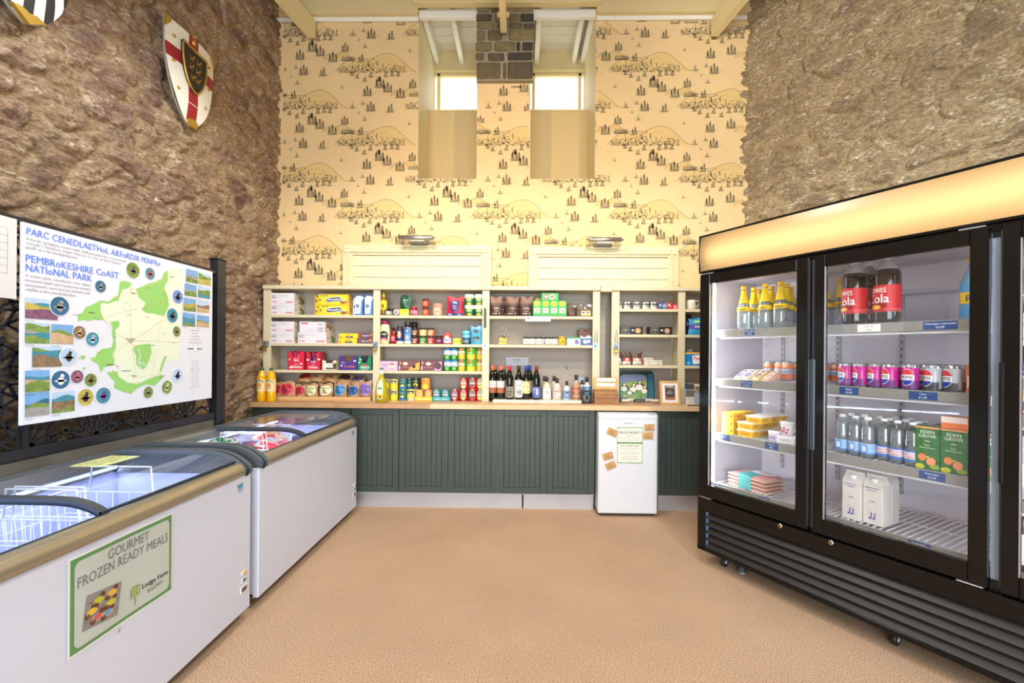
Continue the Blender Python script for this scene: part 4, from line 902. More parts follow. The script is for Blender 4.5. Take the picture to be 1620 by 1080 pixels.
obj('printed_map',f,e)
tag(e,'large white PEMBROKESHIRE COAST NATIONAL PARK map board on the black screen','sign')
# second notice at the left edge of the view
e=empty('white_notice_board',(XB,onX(25,400,XB)[0]-.445,1.553),R(90)); f=MB(); f.box(0,.445,-.005,.005,0,.325,mat((216,216,212),.5),.001); obj('board',f,e)
f=MB(); S=flatS(-.0058)
for k in range(7): f.stroke([(.05,.28-.03*k),(.41,.28-.03*k)],.0012,TG,S)
f.stroke([(.05,.28),(.05,.10)],.0012,TG,S); f.stroke([(.41,.28),(.41,.10)],.0012,TG,S); f.text('Today in the park',.23,.29,.014,T9,S); f.text('Events list',.34,.02,.008,T9,S); obj('printed_table',f,e)
tag(e,'white ruled notice board at the left edge of the photo, beside the map board','sign')

# --- heraldic shields
GLD=mat((196,160,70),.35,metal=.7); RED=mat((150,30,44),.45); SWH=mat((232,230,216),.45); SBK=mat((34,32,30),.5)
def shield_half(v):   # half width (0..1) at height v (0 bottom..1 top)
    return min(1,1.02*math.sin(min(1,(v*1.12)**.62)*math.pi/2)) if v<.85 else 1-.02*(v-.85)
def shield(W,H,T,kind,lab,loc,tilt=0):
    """faces -y; origin at bottom tip"""
    vs_=[i/24 for i in range(25)]
    def hw(v): return max(.002,W/2*shield_half(v))
    def dome(u,v): return -T-.022*(1-(u/(W/2))**2)*min(1,v/H*4)
    def face(f,fu0,fu1,v0,v1,m,k=0,nu=8,nv=18):
        f.grid(lambda a,b_:((lambda v:(lambda u:(u,dome(u,v)-k,v))(max(-hw(v/H),min(hw(v/H),fu0(v)+(fu1(v)-fu0(v))*a))))(v0+(v1-v0)*b_)),nu,nv,m)
    e=empty('heraldic_shield',loc,R(90)); 
    f=MB(); face(f,lambda v:-hw(v/H),lambda v:hw(v/H),0,H,SWH,0,12,24)
    L=[(-hw(v),v*H) for v in vs_]; Rr=[(hw(v),v*H) for v in vs_[::-1]]; out=L+Rr
    f.prism(out,-T-.0,0,mat((150,146,132),.5)); obj('board',f,e)
    f=MB()
    if kind==0:
        face(f,lambda v:-.045,lambda v:.045,.0,H,RED,.001); face(f,lambda v:-hw(v/H),lambda v:hw(v/H),H*.60,H*.60+.085,RED,.0012,12,3)
        obj('red_cross',f,e)
        f=MB(); iw,ih,bz=.115,.30,.235
        g=[(-iw*shield_half(v),bz+v*ih) for v in vs_]; g2=[(iw*shield_half(v),bz+v*ih) for v in vs_[::-1]]
        f.prism(g+g2,-T-.034,-T-.015,SBK); 
        ring=g+g2; f.tube([(a,-T-.034,b_) for a,b_ in ring[::2]],.0065,GLD,6,True)
        obj('inner_shield',f,e,label='black inner shield edged in gold')
        f=MB(); S=flatS(-T-.0352)
        for (cx,cz) in((-.03,.46),(.035,.46),(-.035,.40),(.03,.40),(-.018,.335),(.03,.335)):
            f.stroke([(cx-.022,cz-.014),(cx-.01,cz-.002),(cx+.006,cz),(cx+.014,cz+.014),(cx+.02,cz+.016)],.009,GLD,S); f.stroke([(cx-.012,cz-.002),(cx-.02,cz+.014),(cx-.012,cz+.02)],.004,GLD,S)
            for q in(-.014,-.002,.010): f.stroke([(cx+q,cz-.002),(cx+q+.004,cz-.02)],.004,GLD,S)
            f.ell(cx+.02,cz+.018,.008,.007,GLD,S,8)
        obj('lions',f,e,label='gold lions in pairs')
        f=MB()
        for (u,v) in((-.17,.52),(-.17,.36),(-.13,.20),(.17,.52),(.17,.36),(.13,.20)): f.lathe([(0,-.012),(.007,-.01),(.012,0)],GLD,10,(u,dome(u,v),v),ax='y')
        obj('studs',f,e)
        f=MB(); f.prism([(-.03,-.004),(.03,-.004),(.04,.04),(0,.055),(-.04,.04)],-T-.026,-T-.005,GLD); obj('gilt_mount',f,e)
        for sx in(-1,1): f=MB(); obj('gilt_mount',f.prism([(sx*W/2*1.0,H+.004),(sx*W/2,H-.07),(sx*(W/2-.03),H-.035),(sx*(W/2-.07),H+.004)],-T-.008,-T+.004,GLD),e)
        f=MB(); f.lathe([(0,-.02),(.016,-.016),(.02,0)],GLD,12,(.0,-T-.015,H-.03),ax='y',sy=1.6); f.lathe([(0,-.014),(.009,-.01),(.011,0)],GLD,10,(.0,-T-.015,H+.012),ax='y',sy=1.5)
        obj('gilt_crest',f,e)
    else:
        for k in range(5):
            a=-W/2+.03+k*W/5; face(f,lambda v,a=a:a,lambda v,a=a:a+.045,.03,H,SBK,.001,3)
        obj('black_stripes',f,e)
        f=MB(); f.prism([(-.075,.045),(0,-.004),(.075,.045),(.03,.055),(0,.045),(-.03,.055)],-T-.026,-T-.004,GLD); obj('gilt_mount',f,e)
    tag(e,lab,'shield','heraldic shields on the left stone wall'); return e
shield(.465,.62,.012,0,'white shield with red cross and a small black shield with gold lions',(-2.325,(onX(262,60,-2.31)[0]+onX(337,120,-2.31)[0])/2,onX(307,205,-2.31)[1]))
shield(.465,.62,.012,1,'black and white striped shield, only its gold tip in view at top left',(-2.325,onX(40,37,-2.31)[0],onX(40,37,-2.31)[1]))
# ================================================================= BLACK THREE-DOOR DISPLAY FRIDGE
F0=Vector((1.164,2.985,0)); FW=2.045; FD=.68; FI=.62
BKF=mat((18,16,14),.14,spec=.28); BKG=mat((12,12,13),.3); GAL=mat((150,146,140),.4,metal=.2); INW=mat((206,200,208),.45); WSH=mat((236,236,240),.4)
def onFr(px,py,d):            # fridge local coordinates of a picture point on the plane at depth d
    r_=ray(px,py); p0=F0+RN*d; t_=(p0-CL).dot(RN)/r_.dot(RN); p=CL+r_*t_; q=p-F0; return (q.dot(RU),q.z)
def fw(x,y,z): p=F0+RU*x+RN*y; return (p.x,p.y,z)
e=empty('display_fridge',tuple(F0),RA)
f=MB()
f.box(0,.035,.02,FD,.09,1.87,BKF); f.box(FW-.035,FW,.02,FD,.09,1.87,BKF); f.box(0,FW,FI+.02,FD,.09,1.87,BKF); f.box(0,FW,.02,FD,1.845,1.872,BKF); f.box(0,FW,.04,FD,.09,.46,BKF)
obj('outer_case',f,e)
f=MB(); a,b_,c,d,zb,zt=.036,FW-.036,.06,FI+.018,.485,1.843
f.quad((a,c,zb),(a,d,zb),(a,d,zt),(a,c,zt),INW); f.quad((b_,c,zb),(b_,c,zt),(b_,d,zt),(b_,d,zb),INW); f.quad((a,d,zb),(b_,d,zb),(b_,d,zt),(a,d,zt),INW); f.quad((a,c,zt),(a,d,zt),(b_,d,zt),(b_,c,zt),INW); f.quad((a,c,zb),(b_,c,zb),(b_,d,zb),(a,d,zb),INW)
f.box(a,b_,c,c+.01,.465,.51,GAL); f.box(a,b_,d-.12,d,zt-.16,zt,INW,.02)
obj('liner',f,e)
LED=mat((250,252,255),.4,emit=7); LEDs=[(.045,.06),(.685,.045),(1.355,.045),(2.0,.06)]
for (x,y),rz_ in zip(LEDs,(-50,0,0,50)):
    l=bpy.data.lights.new('fridge_led','AREA'); l.shape='RECTANGLE'; l.size=.03; l.size_y=1.28; l.energy=14; l.color=(.96,.97,1)
    o=bpy.data.objects.new('fridge_led',l); COL.objects.link(o); o.location=fw(x+(.012 if x<.1 else -.012 if x>1.9 else 0),y+.02,1.165); o.rotation_euler=(R(90),0,RA+R(rz_))
LEDW=mat((235,236,240),.4)
for x,y in LEDs:
    f=MB(); f.box(x-.006,x+.006,y+.012,y+.018,.53,1.80,LED); f.box(x-.014,x+.014,y+.019,y+.03,.50,1.84,LEDW); obj('light_strip',f,e)
for x in (.18,.52,.84,1.17,1.50,1.85):
    f=MB(); f.box(x-.011,x+.011,FI+.006,FI+.016,.58,1.72,mat((168,166,168),.35,metal=.4))
    for k in range(28): f.box(x-.003,x+.003,FI+.0045,FI+.007,.62+k*.038,.635+k*.038,mat((70,70,74),.5))
    obj('shelf_upright',f,e)
# mullions between the doors
for xa,xb,m_ in((.677,.698,BKG),(1.347,1.378,mat((168,186,206),.35,metal=.1))):
    f=MB(); f.box(xa,xb,.035,.05,.44,1.86,m_); f.box(xa-.0,xb,.03,.06,.42,.47,BKG); f.box(xa,xb,.03,.06,1.82,1.85,BKG); obj('mullion',f,e)
# canopy
f=MB(); c0,c1=1.874,2.118
f.box(-.004,FW+.004,0,FD,c1-.014,c1,BKF,.003); f.box(-.004,FW+.004,.0,FD,c0,c0+.012,BKF,.003); f.box(-.004,.012,-.002,FD,c0,c1,BKF,.003); f.box(FW-.012,FW+.004,-.002,FD,c0,c1,BKF,.003); f.box(0,FW,FD-.02,FD,c0,c1,BKF)
obj('canopy',f,e)
# lightbox panel: a translucent yellow sheet with a fluorescent tube behind it
m=bpy.data.materials.new('lightbox_sheet'); m.use_nodes=True; n=m.node_tree; n.nodes.remove(n.nodes['Principled BSDF'])
N=n.nodes.new; L=n.links.new
tr_=N('ShaderNodeBsdfTranslucent'); tr_.inputs[0].default_value=(1,.77,.47,1); df_=N('ShaderNodeBsdfDiffuse'); df_.inputs[0].default_value=(.55,.42,.22,1)
mx_=N('ShaderNodeMixShader'); mx_.inputs[0].default_value=.15; L(tr_.outputs[0],mx_.inputs[1]); L(df_.outputs[0],mx_.inputs[2])
gl_=N('ShaderNodeBsdfGlossy'); gl_.inputs[1].default_value=.25; m2_=N('ShaderNodeMixShader'); m2_.inputs[0].default_value=.03; L(mx_.outputs[0],m2_.inputs[1]); L(gl_.outputs[0],m2_.inputs[2]); L(m2_.outputs[0],n.nodes['Material Output'].inputs[0])
f=MB(); f.lathe([(.016,.05),(.016,FW-.05)],mat((255,236,200),.4,emit=5.2),12,(0,.050,1.985),ax='x'); obj('fluorescent_tube',f,e)
f=MB(); f.quad((.012,.16,c0+.012),(FW-.012,.16,c0+.012),(FW-.012,.16,c1-.014),(.012,.16,c1-.014),mat((196,186,170),.7)); obj('reflector',f,e)
f=MB(); f.grid(lambda u,v:(.012+u*(FW-.024),-.0-.012*math.sin(math.pi*v),c0+.012+v*(c1-c0-.026)),4,14,m); obj('lightbox_panel',f,e,label='glowing warm yellow lightbox panel')
# base with louvres
f=MB(); f.box(0,FW,0,.03,.345,.425,BKF,.003); f.box(0,.055,0,.03,.09,.345,BKF,.002); f.box(FW-.055,FW,0,.03,.09,.345,BKF,.002); f.box(0,FW,0,.03,.09,.115,BKF,.003); obj('base_panel',f,e)
f=MB(); LV=mat((34,30,26),.42)
for k in range(5):
    z=.118+k*.0465
    f.add([(x,y,zz) for x in(.055,FW-.055) for (y,zz) in((.002,z),(.030,z+.034),(.033,z+.032),(.005,z-.003))],[(0,1,5,4),(1,2,6,5),(2,3,7,6),(3,0,4,7),(0,3,2,1),(4,5,6,7)],LV)
f.box(.055,FW-.055,.06,.065,.1,.35,BKG); f.box(.056,.066,.012,.03,.12,.34,mat((96,130,176),.5)); obj('louvre_grille',f,e)
for px,py in((1234.5,831.5),(1315,858)):
    x,z=onFr(px,py,0); f=MB(); f.lathe([(.0,-.006),(.011,-.006),(.013,-.002),(.013,0)],mat((206,196,176),.25,metal=1),14,(x,0,z),ax='y'); f.box(x-.002,x+.002,-.0068,-.005,z-.006,z+.006,DARK); obj('key_lock',f,e)
for x,y in((.13,.10),(1.02,.10),(1.92,.10),(.13,.58),(1.02,.58),(1.92,.58)):
    f=MB(); f.lathe([(0,-.011),(.026,-.011),(.03,-.005),(.03,.005),(.026,.011),(0,.011)],DARK,16,(x,y,.03),ax='x'); f.lathe([(0,-.0125),(.012,-.0125),(.012,.0125),(0,.0125)],mat((190,190,194),.4),12,(x,y,.03),ax='x'); f.box(x-.018,x+.018,y-.02,y+.02,.06,.09,mat((90,90,92),.4,metal=.6),.003); f.box(x-.016,x-.013,y-.012,y+.012,.02,.07,mat((60,60,62),.4,metal=.6)); obj('caster',f,e)
f=MB(); f.lathe([(.03,0),(.034,.006),(.03,.014),(.012,.018),(.012,.09)],mat((150,150,150),.35,metal=.7),16,(.235,.12,0)); obj('levelling_foot',f,e)
# doors
def fdoor(x0,x1,s0,s1,hside):
    z0,z1=.437,1.862; d=empty('x',(0,0,0)); bpy.data.objects.remove(d)
    f=MB(); 
    f.box(x0,x0+s0,-.0,.034,z0,z1,BKF,.003); f.box(x1-s1,x1,0,.034,z0,z1,BKF,.003); f.box(x0+s0,x1-s1,0,.034,z1-.062,z1,BKF,.003); f.box(x0+s0,x1-s1,0,.034,z0,z0+.080,BKF,.003)
    f.box(x0+s0-.001,x0+s0+.002,-.0006,.01,z0+.08,z1-.062,mat((190,190,194),.3,metal=.6)); 
    dr=obj('door',f,e)
    g=MB(); g.box(x0+s0,x1-s1,.010,.014,z0+.08,z1-.062,glassmat('door_glass',(.97,.98,.98),.045)); obj('glass_pane',g,dr)
    h=MB(); xh=x1 if hside>0 else x0
    h.box(xh-(.012 if x0<1.3 else .003),xh+.012,-.012,.02,.86,1.33,BKG if hside>0 or x0>1.3 else mat((74,82,92),.3,metal=.5),.004); h.box(xh-.004 if hside>0 else xh-(.008 if x0<1.3 else .001),xh+.008 if hside>0 else xh+.004,-.003,.02,z0+.02,z1-.02,mat((40,42,46),.35,metal=.3),.001); obj('handle',h,dr)
    i=MB()
    for zz in(z0-.008,z1+.002): i.box((x0+.01 if hside>0 else x1-.09),(x0+.09 if hside>0 else x1-.01),.0,.02,zz,zz+.006,mat((190,190,190),.3,metal=.8),.001)
    obj('hinge',i,dr)
fdoor(.0+.006,.674,.072,.061,1); fdoor(.700,1.345,.052,.056,-1); fdoor(1.380,2.04,.052,.06,-1)
# shelves with ticket rails
SHZ=[1.506,1.194,.844,.52]
BLU2=mat((40,72,128),.5)
def ticket(px,py,z,lines,w_=.075,white=False):
    x,_=onFr(px,py,.088); k=MB(); h_=.036
    k.box(x-w_/2,x+w_/2,.0835,.0855,z-.040,z-.040+h_,mat((232,232,228),.5) if white else BLU2)
    S=lambda u,v:(u,.083,v); m_=mat((120,124,120),.6) if white else mat((226,232,240),.5)
    k.text(lines[0],x,z-.018,.0085,m_,S,wmax=w_*.94,bold=.03); k.text(lines[1],x,z-.034,.0095,m_,S,wmax=w_*.7,bold=.03); return k
TK={0:[(1186.5,527,('Tonic Water','£2.75'),.062),(1375,524,('Low fat','cola'),.095,True),(1488,521.5,('Schweppes Lemonade','£3.00'),.115)],
    1:[(1181.5,608.5,('Welsh Cheese','from £3.50 each'),.068),(1343.5,623.5,('Water','£0.80'),.085),(1460.5,631.5,('Cans','£1.20'),.10)],
    2:[(1141,688,('Butter & Spreads','£2.50'),.12),(1221,706.5,('Yogurts','80p'),.078),(1475,749.5,('Fruit Juice','£2.60'),.09)],
    5:[(1617,546,('This fridge','is licensed'),.10)],
    3:[(1136,769.5,('Bacon','£3.95'),.052),(1209.5,791,('Cheddar','£3.95'),.065),(1455,862,('Fresh Milk','£1.30'),.083)]}
D3Z=[1.643,1.322,1.119,.786,.50]
for i,z in enumerate(SHZ+D3Z):
    f=MB()
    for (xa,xb) in(((.05,.685),(.69,1.355)) if i<4 else ((1.36,1.995),)):
        f.box(xa,xb,.085,.093,z-.044,z+.001,GAL,.001)
        if i not in(3,8): f.box(xa+.03,xb-.03,.10,.135,z-.056,z-.046,WSH,.002)
        for y in(.10,.35,.585): f.tube([(xa+.005,y,z-.008),(xb-.005,y,z-.008)],.004,WSH,5)
        n_=24
        for k in range(n_): x=xa+.012+(xb-xa-.024)*k/(n_-1); f.box(x-.002,x+.002,.094,.60,z-.004,z,WSH)
        if i not in(3,8):
            f.box(xa+.01,xb-.01,.10,.595,z-.0095,z-.0055,mat((214,214,218),.5))
    s=obj('wire_shelf',f,e)
    for t_ in TK.get(i,[]): obj('price_ticket',ticket(t_[0],t_[1],z,t_[2],t_[3],len(t_)>4),s,label='blue price ticket' if len(t_)<5 else 'white price ticket')
tag(e,'tall black three-door display fridge with glowing yellow canopy','fridge')
# ================================================================= GOODS: BUILDERS
Wt=(240,240,236); Bk=(34,32,32)
def M_(c,r=.45,coat=0): return c if not isinstance(c,tuple) else mat(c,r,coat=coat)
def deco(f,items,W,H,S,n=1):
    """items in fractions of the face, u 0..1 left to right, v 0..1 up; S(u,v,k)"""
    for i,it in enumerate(items):
        k=.0003*(i+1); Sk=lambda u,v,k=k:S(u,v,k); t=it[0]
        X=lambda a:(a-.5)*W; Z=lambda b:b*H
        if t=='r': f.rect(X(it[1]),Z(it[2]),X(it[3]),Z(it[4]),M_(it[5]),Sk,n)
        elif t=='e': f.ell(X(it[1]),Z(it[2]),it[3]*W,it[4]*H,M_(it[5]),Sk,10)
        elif t=='p': f.poly([(X(a),Z(b)) for a,b in it[1]],M_(it[2]),Sk)
        elif t=='t': f.text(it[1],X(it[2]),Z(it[3]),it[4]*H,M_(it[5]),Sk,wmax=(it[6] if len(it)>6 else .9)*W,bold=.04,rot=it[7] if len(it)>7 else 0)
def carton(w_,d_,h_,col,items=(),sidec=None,side=(),top=None,b=.0012):
    f=MB(); f.box(-w_/2,w_/2,0,d_,0,h_,M_(col,.4),b)
    deco(f,items,w_,h_,lambda u,v,k:(u,-.0003-k,v))
    if sidec: f.box(w_/2-.0005,w_/2+.0004,.001,d_-.001,.001,h_-.001,M_(sidec,.4)); f.box(-w_/2-.0004,-w_/2+.0005,.001,d_-.001,.001,h_-.001,M_(sidec,.4))
    if side: deco(f,side,d_,h_,lambda u,v,k:(w_/2+.0006+k,d_/2+u,v)); deco(f,side,d_,h_,lambda u,v,k:(-w_/2-.0006-k,d_/2-u,v))
    if top: f.box(-w_/2+.001,w_/2-.001,.001,d_-.001,h_-.0005,h_+.0006,M_(top,.4))
    return f
TIN=mat((196,198,200),.25,metal=.9)
def can(r,h,col,items=(),lid=TIN,n=20):
    f=MB(); c=M_(col,.35); g=h*.03
    f.lathe([(r*.93,0),(r,.002),(r,g)],TIN,n,cap=True); f.lathe([(r-.0006,g),(r-.0006,h-g)],c,n,cap=False)
    f.lathe([(r,h-g),(r,h-.001),(r*.95,h),(r*.93,h-.004),(0,h-.004)],lid,n,cap=False)
    W=math.pi*r
    deco(f,items,W,h,lambda u,v,k:cylS(r-.0006+k)(u,v),n=12)
    return f
def drinkcan(r,h,col,items):
    f=MB(); f.lathe([(r*.72,0),(r*.98,.010),(r,.016),(r,h-.014),(r*.82,h-.002),(r*.80,h),(r*.78,h-.003),(0,h-.003)],[TIN]+[M_(col,.22)]*2+[TIN]*4,20,cap=True)
    deco(f,items,math.pi*r,h,lambda u,v,k:cylS(r+k)(u,v),n=12); return f
def bottle(prof,col,capp,capc,lab,labcol,items,n=20,lr=None,extra=None):
    """prof [(r,z)]; cap profile; label (z0,z1)"""
    f=MB(); f.lathe(prof,M_(col,.12,.3),n)
    c=MB(); c.lathe(capp,M_(capc,.35),n)
    parts=[('body',f),('cap',c)]
    if lab:
        z0,z1=lab; r=lr or max(p[0] for p in prof); l=MB()
        l.lathe([(r+.0004,z0),(r+.0004,z1)],M_(labcol,.4),n,cap=False)
        deco(l,items,math.pi*r,z1-z0,lambda u,v,k:cylS(r+.0002+k,z0)(u,v),n=12); parts.append(('printed_label',l))
    if extra: parts+=extra
    return parts
def jar(r,h,content,lidc,labc,items,lz=(.12,.62),n=18,lidh=.18):
    hl=h*(1-lidh)
    f=MB(); f.lathe([(r*.8,0),(r*.97,.003),(r,.008),(r,hl-.012),(r*.86,hl)],M_(content,.15,.3),n)
    c=MB(); c.lathe([(r*.90,hl-.001),(r*.92,hl),(r*.92,h-.002),(r*.88,h),(0,h)],M_(lidc,.35),n)
    p=[('glass',f),('lid',c)]
    if labc:
        l=MB(); z0,z1=h*lz[0],h*lz[1]; l.lathe([(r+.0004,z0),(r+.0004,z1)],M_(labc,.5),n,cap=False); deco(l,items,math.pi*r,z1-z0,lambda u,v,k:cylS(r+.0002+k,z0)(u,v),n=12); p.append(('printed_label',l))
    return p
def pouch(w_,h_,d_,col,items=(),crimp=.08,seed=1,colb=None,slump=0):
    """upright filled bag, front at y=0"""
    br=random.Random(seed); ph=[br.uniform(0,6) for _ in range(5)]
    def prof(a,b_):      # 0..1 thickness
        s_=max(0,1-abs(a)**2.6); t=min(1,(1-b_)*1.25)**.7*(.75+.25*min(1,b_*8))
        return s_*t if b_<1-crimp*.5 else s_*.04
    def hwid(v): return w_/2*(1-.06*math.sin(v*math.pi)+.03*math.sin(v*7+ph[1]))
    def Sf(sign):
        def S(u,v,k=0):
            v_=min(1,max(0,v/h_)); a=max(-1,min(1,u/(w_/2)))
            th=prof(a,v_)*d_/2+.0015+.004*math.sin(6*v_+5*a+ph[0])*(1-abs(a))*(1 if v_<.95 else .3)
            y=d_/2-sign*(th+k) - slump*v_*v_
            return (a*hwid(v_)+.006*math.sin(v_*5+ph[2])*v_, y, v+(.008*math.sin(a*4+ph[3]) if v_>.93 else 0))
        return S
    f=MB(); m=M_(col,.4)
    F=Sf(1); B=Sf(-1)
    f.grid(lambda a,b_:F((a-.5)*w_,b_*h_),14,14,m); f.grid(lambda a,b_:B((a-.5)*w_,b_*h_),14,14,M_(colb or col,.4),True,True)
    if items: 
        g=MB()
        deco2(f,items,w_,h_,lambda u,v,k:F(u,v,k+.0012))
    return f
def deco2(f,items,W,H,S):       # for doubly curved faces: shapes cut small
    for i,it in enumerate(items):
        k=.0006*(i+1); Sk=lambda u,v,k=k:S(u,v,k); t=it[0]; X=lambda a:(a-.5)*W; Z=lambda b:b*H
        if t in('r','e'):
            if t=='r': u0,v0,u1,v1=X(it[1]),Z(it[2]),X(it[3]),Z(it[4]); lo=lambda u:v0; hi=lambda u:v1; m=it[5]
            else:
                cu,cv,ru,rv=X(it[1]),Z(it[2]),it[3]*W,it[4]*H; u0,u1=cu-ru,cu+ru; m=it[5]
                lo=lambda u:cv-rv*math.sqrt(max(0,1-((u-cu)/ru)**2)); hi=lambda u:cv+rv*math.sqrt(max(0,1-((u-cu)/ru)**2))
            f.grid(lambda a,b_:Sk(u0+(u1-u0)*a,lo(u0+(u1-u0)*a)+(hi(u0+(u1-u0)*a)-lo(u0+(u1-u0)*a))*b_),12,10,M_(m),True)
        elif t=='t': f.text(it[1],X(it[2]),Z(it[3]),it[4]*H,M_(it[5]),Sk,wmax=(it[6] if len(it)>6 else .9)*W,bold=.04)
def lidtub(r,h,col,lidc,items,r2=None):
    f=MB(); r2=r2 or r*1.12; f.lathe([(r,0),(r2,h*.86)],M_(col,.4),18); deco(f,items,math.pi*r,h*.86,lambda u,v,k:cylS(r+(r2-r)*v/(h*.86)+k+.0004)(u,v),n=12)
    c=MB(); c.lathe([(r2*1.03,h*.84),(r2*1.06,h*.88),(r2*1.04,h),(0,h)],M_(lidc,.35),18,cap=False); return [('tub',f),('lid',c)]
def put(kind,name,label,cat,px,z,Y,group=None,rz=0,cyl=0,lev=0,hh=0):
    """stand a thing on a shelf: px picture column of its middle, Y its front, cyl radius if round"""
    return inst(kind,name,label,cat,(aX(px,Y+cyl,560),Y+cyl,z+lev*hh+.0005),R(rz),group)
def wpx(a,b_,Y): return aX(b_,Y)-aX(a,Y)
# ================================================================= BAY 1
Y1=4.135; CB=wz1
ct=[('t','KELLOGG',.13,.72,.10,(60,50,50),.18),('t','SNACO',.13,.52,.16,(50,46,46),.2),('e',.33,.78,.02,.04,(120,170,80)),('t','choc & nut mini',.52,.74,.08,(130,160,110),.22),('e',.72,.72,.015,.03,(120,170,80)),('e',.55,.4,.12,.14,(226,226,224)),('t',"Kellogg's",.15,.16,.14,(190,60,80),.2),('r',.66,.12,.94,.25,(206,84,90)),('t','MULTIPACK 40',.80,.15,.08,Wt,.24)]
sd=[('r',.02,.05,.35,.95,(226,216,196)),('t','COCO',.18,.4,.18,(120,90,80),.25),('e',.62,.62,.12,.2,(150,110,80)),('e',.8,.35,.16,.28,(90,140,50)),('r',.5,.1,.6,.3,(140,60,50))]
cb=carton(.213,.20,.0985,(224,218,222),ct,(214,204,184),sd)
cb2=carton(.235,.20,.0985,(222,218,224),[('r',.08,.78,.34,.9,(206,84,90)),('t',"Kellogg's",.82,.7,.14,(190,60,80),.2),('t','FLAKES',.82,.10,.12,(60,56,56),.2),('t','CORN',.82,.3,.16,(50,46,46),.22),('e',.34,.2,.02,.04,(120,170,80)),('t','breakfast bars',.5,.18,.08,(130,160,110),.2)],(222,206,178),[('e',.3,.6,.1,.2,(150,60,60)),('e',.6,.5,.1,.2,(120,120,70))])
G='white cardboard cereal cases on the left shelves'
for lv,lab in enumerate(('bottom white cereal case of the stack at the left end of the top shelf','top white cereal case of the stack at the left end of the top shelf')): put(cb,'cereal_case',lab,'box',446.5,zA,Y1,G,lev=lv,hh=.099)
cb3=carton(.262,.20,.0985,(224,218,222),ct,(214,204,184),sd)
for lv,lab in enumerate(('lower white cereal case at the left end of the second shelf','upper white cereal case at the left end of the second shelf')): put(cb,'cereal_case',lab,'box',446.5,zB,Y1,G,lev=lv,hh=.099)
put(cb3,'cereal_case','lower white cereal case beside the yellow cake boxes, second shelf','box',493.5,zB,Y1,G)
put(cb2,'cereal_case','white cereal case with its lettering upside down, on top, second shelf','box',493.5,zB,Y1,G,lev=1,hh=.099)
YEL=(250,206,40)
wb=carton(.275,.088,.094,YEL,[('r',.0,.9,1,1,(246,190,30)),('p',[(.24,.30),(.30,.22),(.76,.34),(.74,.72),(.68,.78),(.26,.66)],(244,244,240)),('p',[(.25,.32),(.31,.26),(.75,.37),(.73,.69),(.67,.74),(.27,.62)],(40,56,120)),('t','Weetabix',.50,.40,.24,(240,236,226),.44,.06),('e',.1,.86,.035,.07,(70,150,90)),('e',.19,.86,.035,.07,(70,150,90)),('e',.28,.86,.035,.07,(70,150,90)),('e',.05,.45,.025,.12,(60,70,110)),('e',.82,.22,.10,.16,(150,96,60)),('e',.92,.28,.06,.14,(176,120,80)),('e',.86,.42,.05,.1,(236,200,150)),('e',.97,.85,.02,.05,(200,120,60))],(236,180,30),[('e',.5,.5,.1,.2,(60,70,110))])
G='yellow wheat biscuit boxes on the top left shelf'
put(wb,'wheat_biscuit_box','bottom front yellow wheat biscuit box on the top left shelf','box',528,zA,Y1,G); put(wb,'wheat_biscuit_box','top front yellow wheat biscuit box on the top left shelf','box',527,zA,Y1,G,lev=1,hh=.0945)
put(wb,'wheat_biscuit_box','yellow wheat biscuit box jutting out left behind the top front one','box',520.5,zA,4.226,G,lev=1,hh=.0945)
put(wb,'wheat_biscuit_box','yellow wheat biscuit box behind the bottom front one','box',521,zA,4.226,G)
mk=carton(.072,.072,.150,(226,230,240),[('r',0,0,1,.08,(60,110,180)),('r',.12,.45,.55,.64,(40,70,130)),('t','MILK',.34,.49,.07,Wt,.36),('t','semi',.35,.32,.06,(60,90,150),.5),('t','skimmed',.35,.24,.06,(60,90,150),.5),('p',[(.7,0),(1,.1),(1,.9),(.85,.9)],(70,130,200))],(90,150,210),[('p',[(0,0),(1,.2),(1,.9),(0,.5)],(60,110,180))])
mk.add([(-.036,0,.150),(.036,0,.150),(.036,.072,.150),(-.036,.072,.150),(-.036,.036,.178),(.036,.036,.178)],[(0,1,5,4),(2,3,4,5),(0,4,3),(1,2,5)],mat((236,238,244),.4)); mk.box(-.038,.038,.028,.044,.168,.188,mat((70,120,190),.4),.002)
mk.box(-.022,.022,-.003,.008,.150,.176,mat((236,238,244),.4),.002)
G='blue and white long-life milk cartons on the top left shelf'
for px,Y,lab in((567,Y1,'front left blue and white milk carton by the shelving upright'),(582.5,Y1,'front right blue and white milk carton by the shelving upright'),(563.5,4.23,'rear left blue and white milk carton on the top shelf'),(579,4.23,'rear right blue and white milk carton on the top shelf')): put(mk,'milk_carton',lab,'carton',px,zA,Y,G)
cy=carton(.172,.07,.045,YEL,[('t','chewy',.5,.62,.25,(190,130,40),.5),('e',.55,.3,.22,.2,(70,60,90)),('t','bars',.55,.22,.2,Wt,.3),('e',.1,.3,.06,.2,(200,120,50))],(240,180,30))
cbn=carton(.148,.07,.05,(122,74,62),[('e',.5,.45,.3,.3,(70,60,110)),('t','Digestive',.5,.36,.26,Wt,.5),('e',.85,.6,.1,.25,(190,130,90))],(100,60,50))
cor=carton(.15,.06,.032,(190,120,50),[('t','HOB NOBS',.5,.3,.4,(110,60,40),.7)],(180,110,50))
put(cy,'cake_bar_box','bottom yellow cake bar box on the second shelf','box',550,zB,Y1,'cake bar boxes on the second shelf'); put(cy,'cake_bar_box','top yellow cake bar box on the second shelf','box',551,zB,Y1,'cake bar boxes on the second shelf',lev=1,hh=.0455)
put(cbn,'biscuit_box','lower brown biscuit box by the upright, second shelf','box',577,zB,Y1,'brown biscuit boxes'); put(cbn,'biscuit_box','upper brown biscuit box by the upright, second shelf','box',578.5,zB,4.165,'brown biscuit boxes',lev=1,hh=.0505)
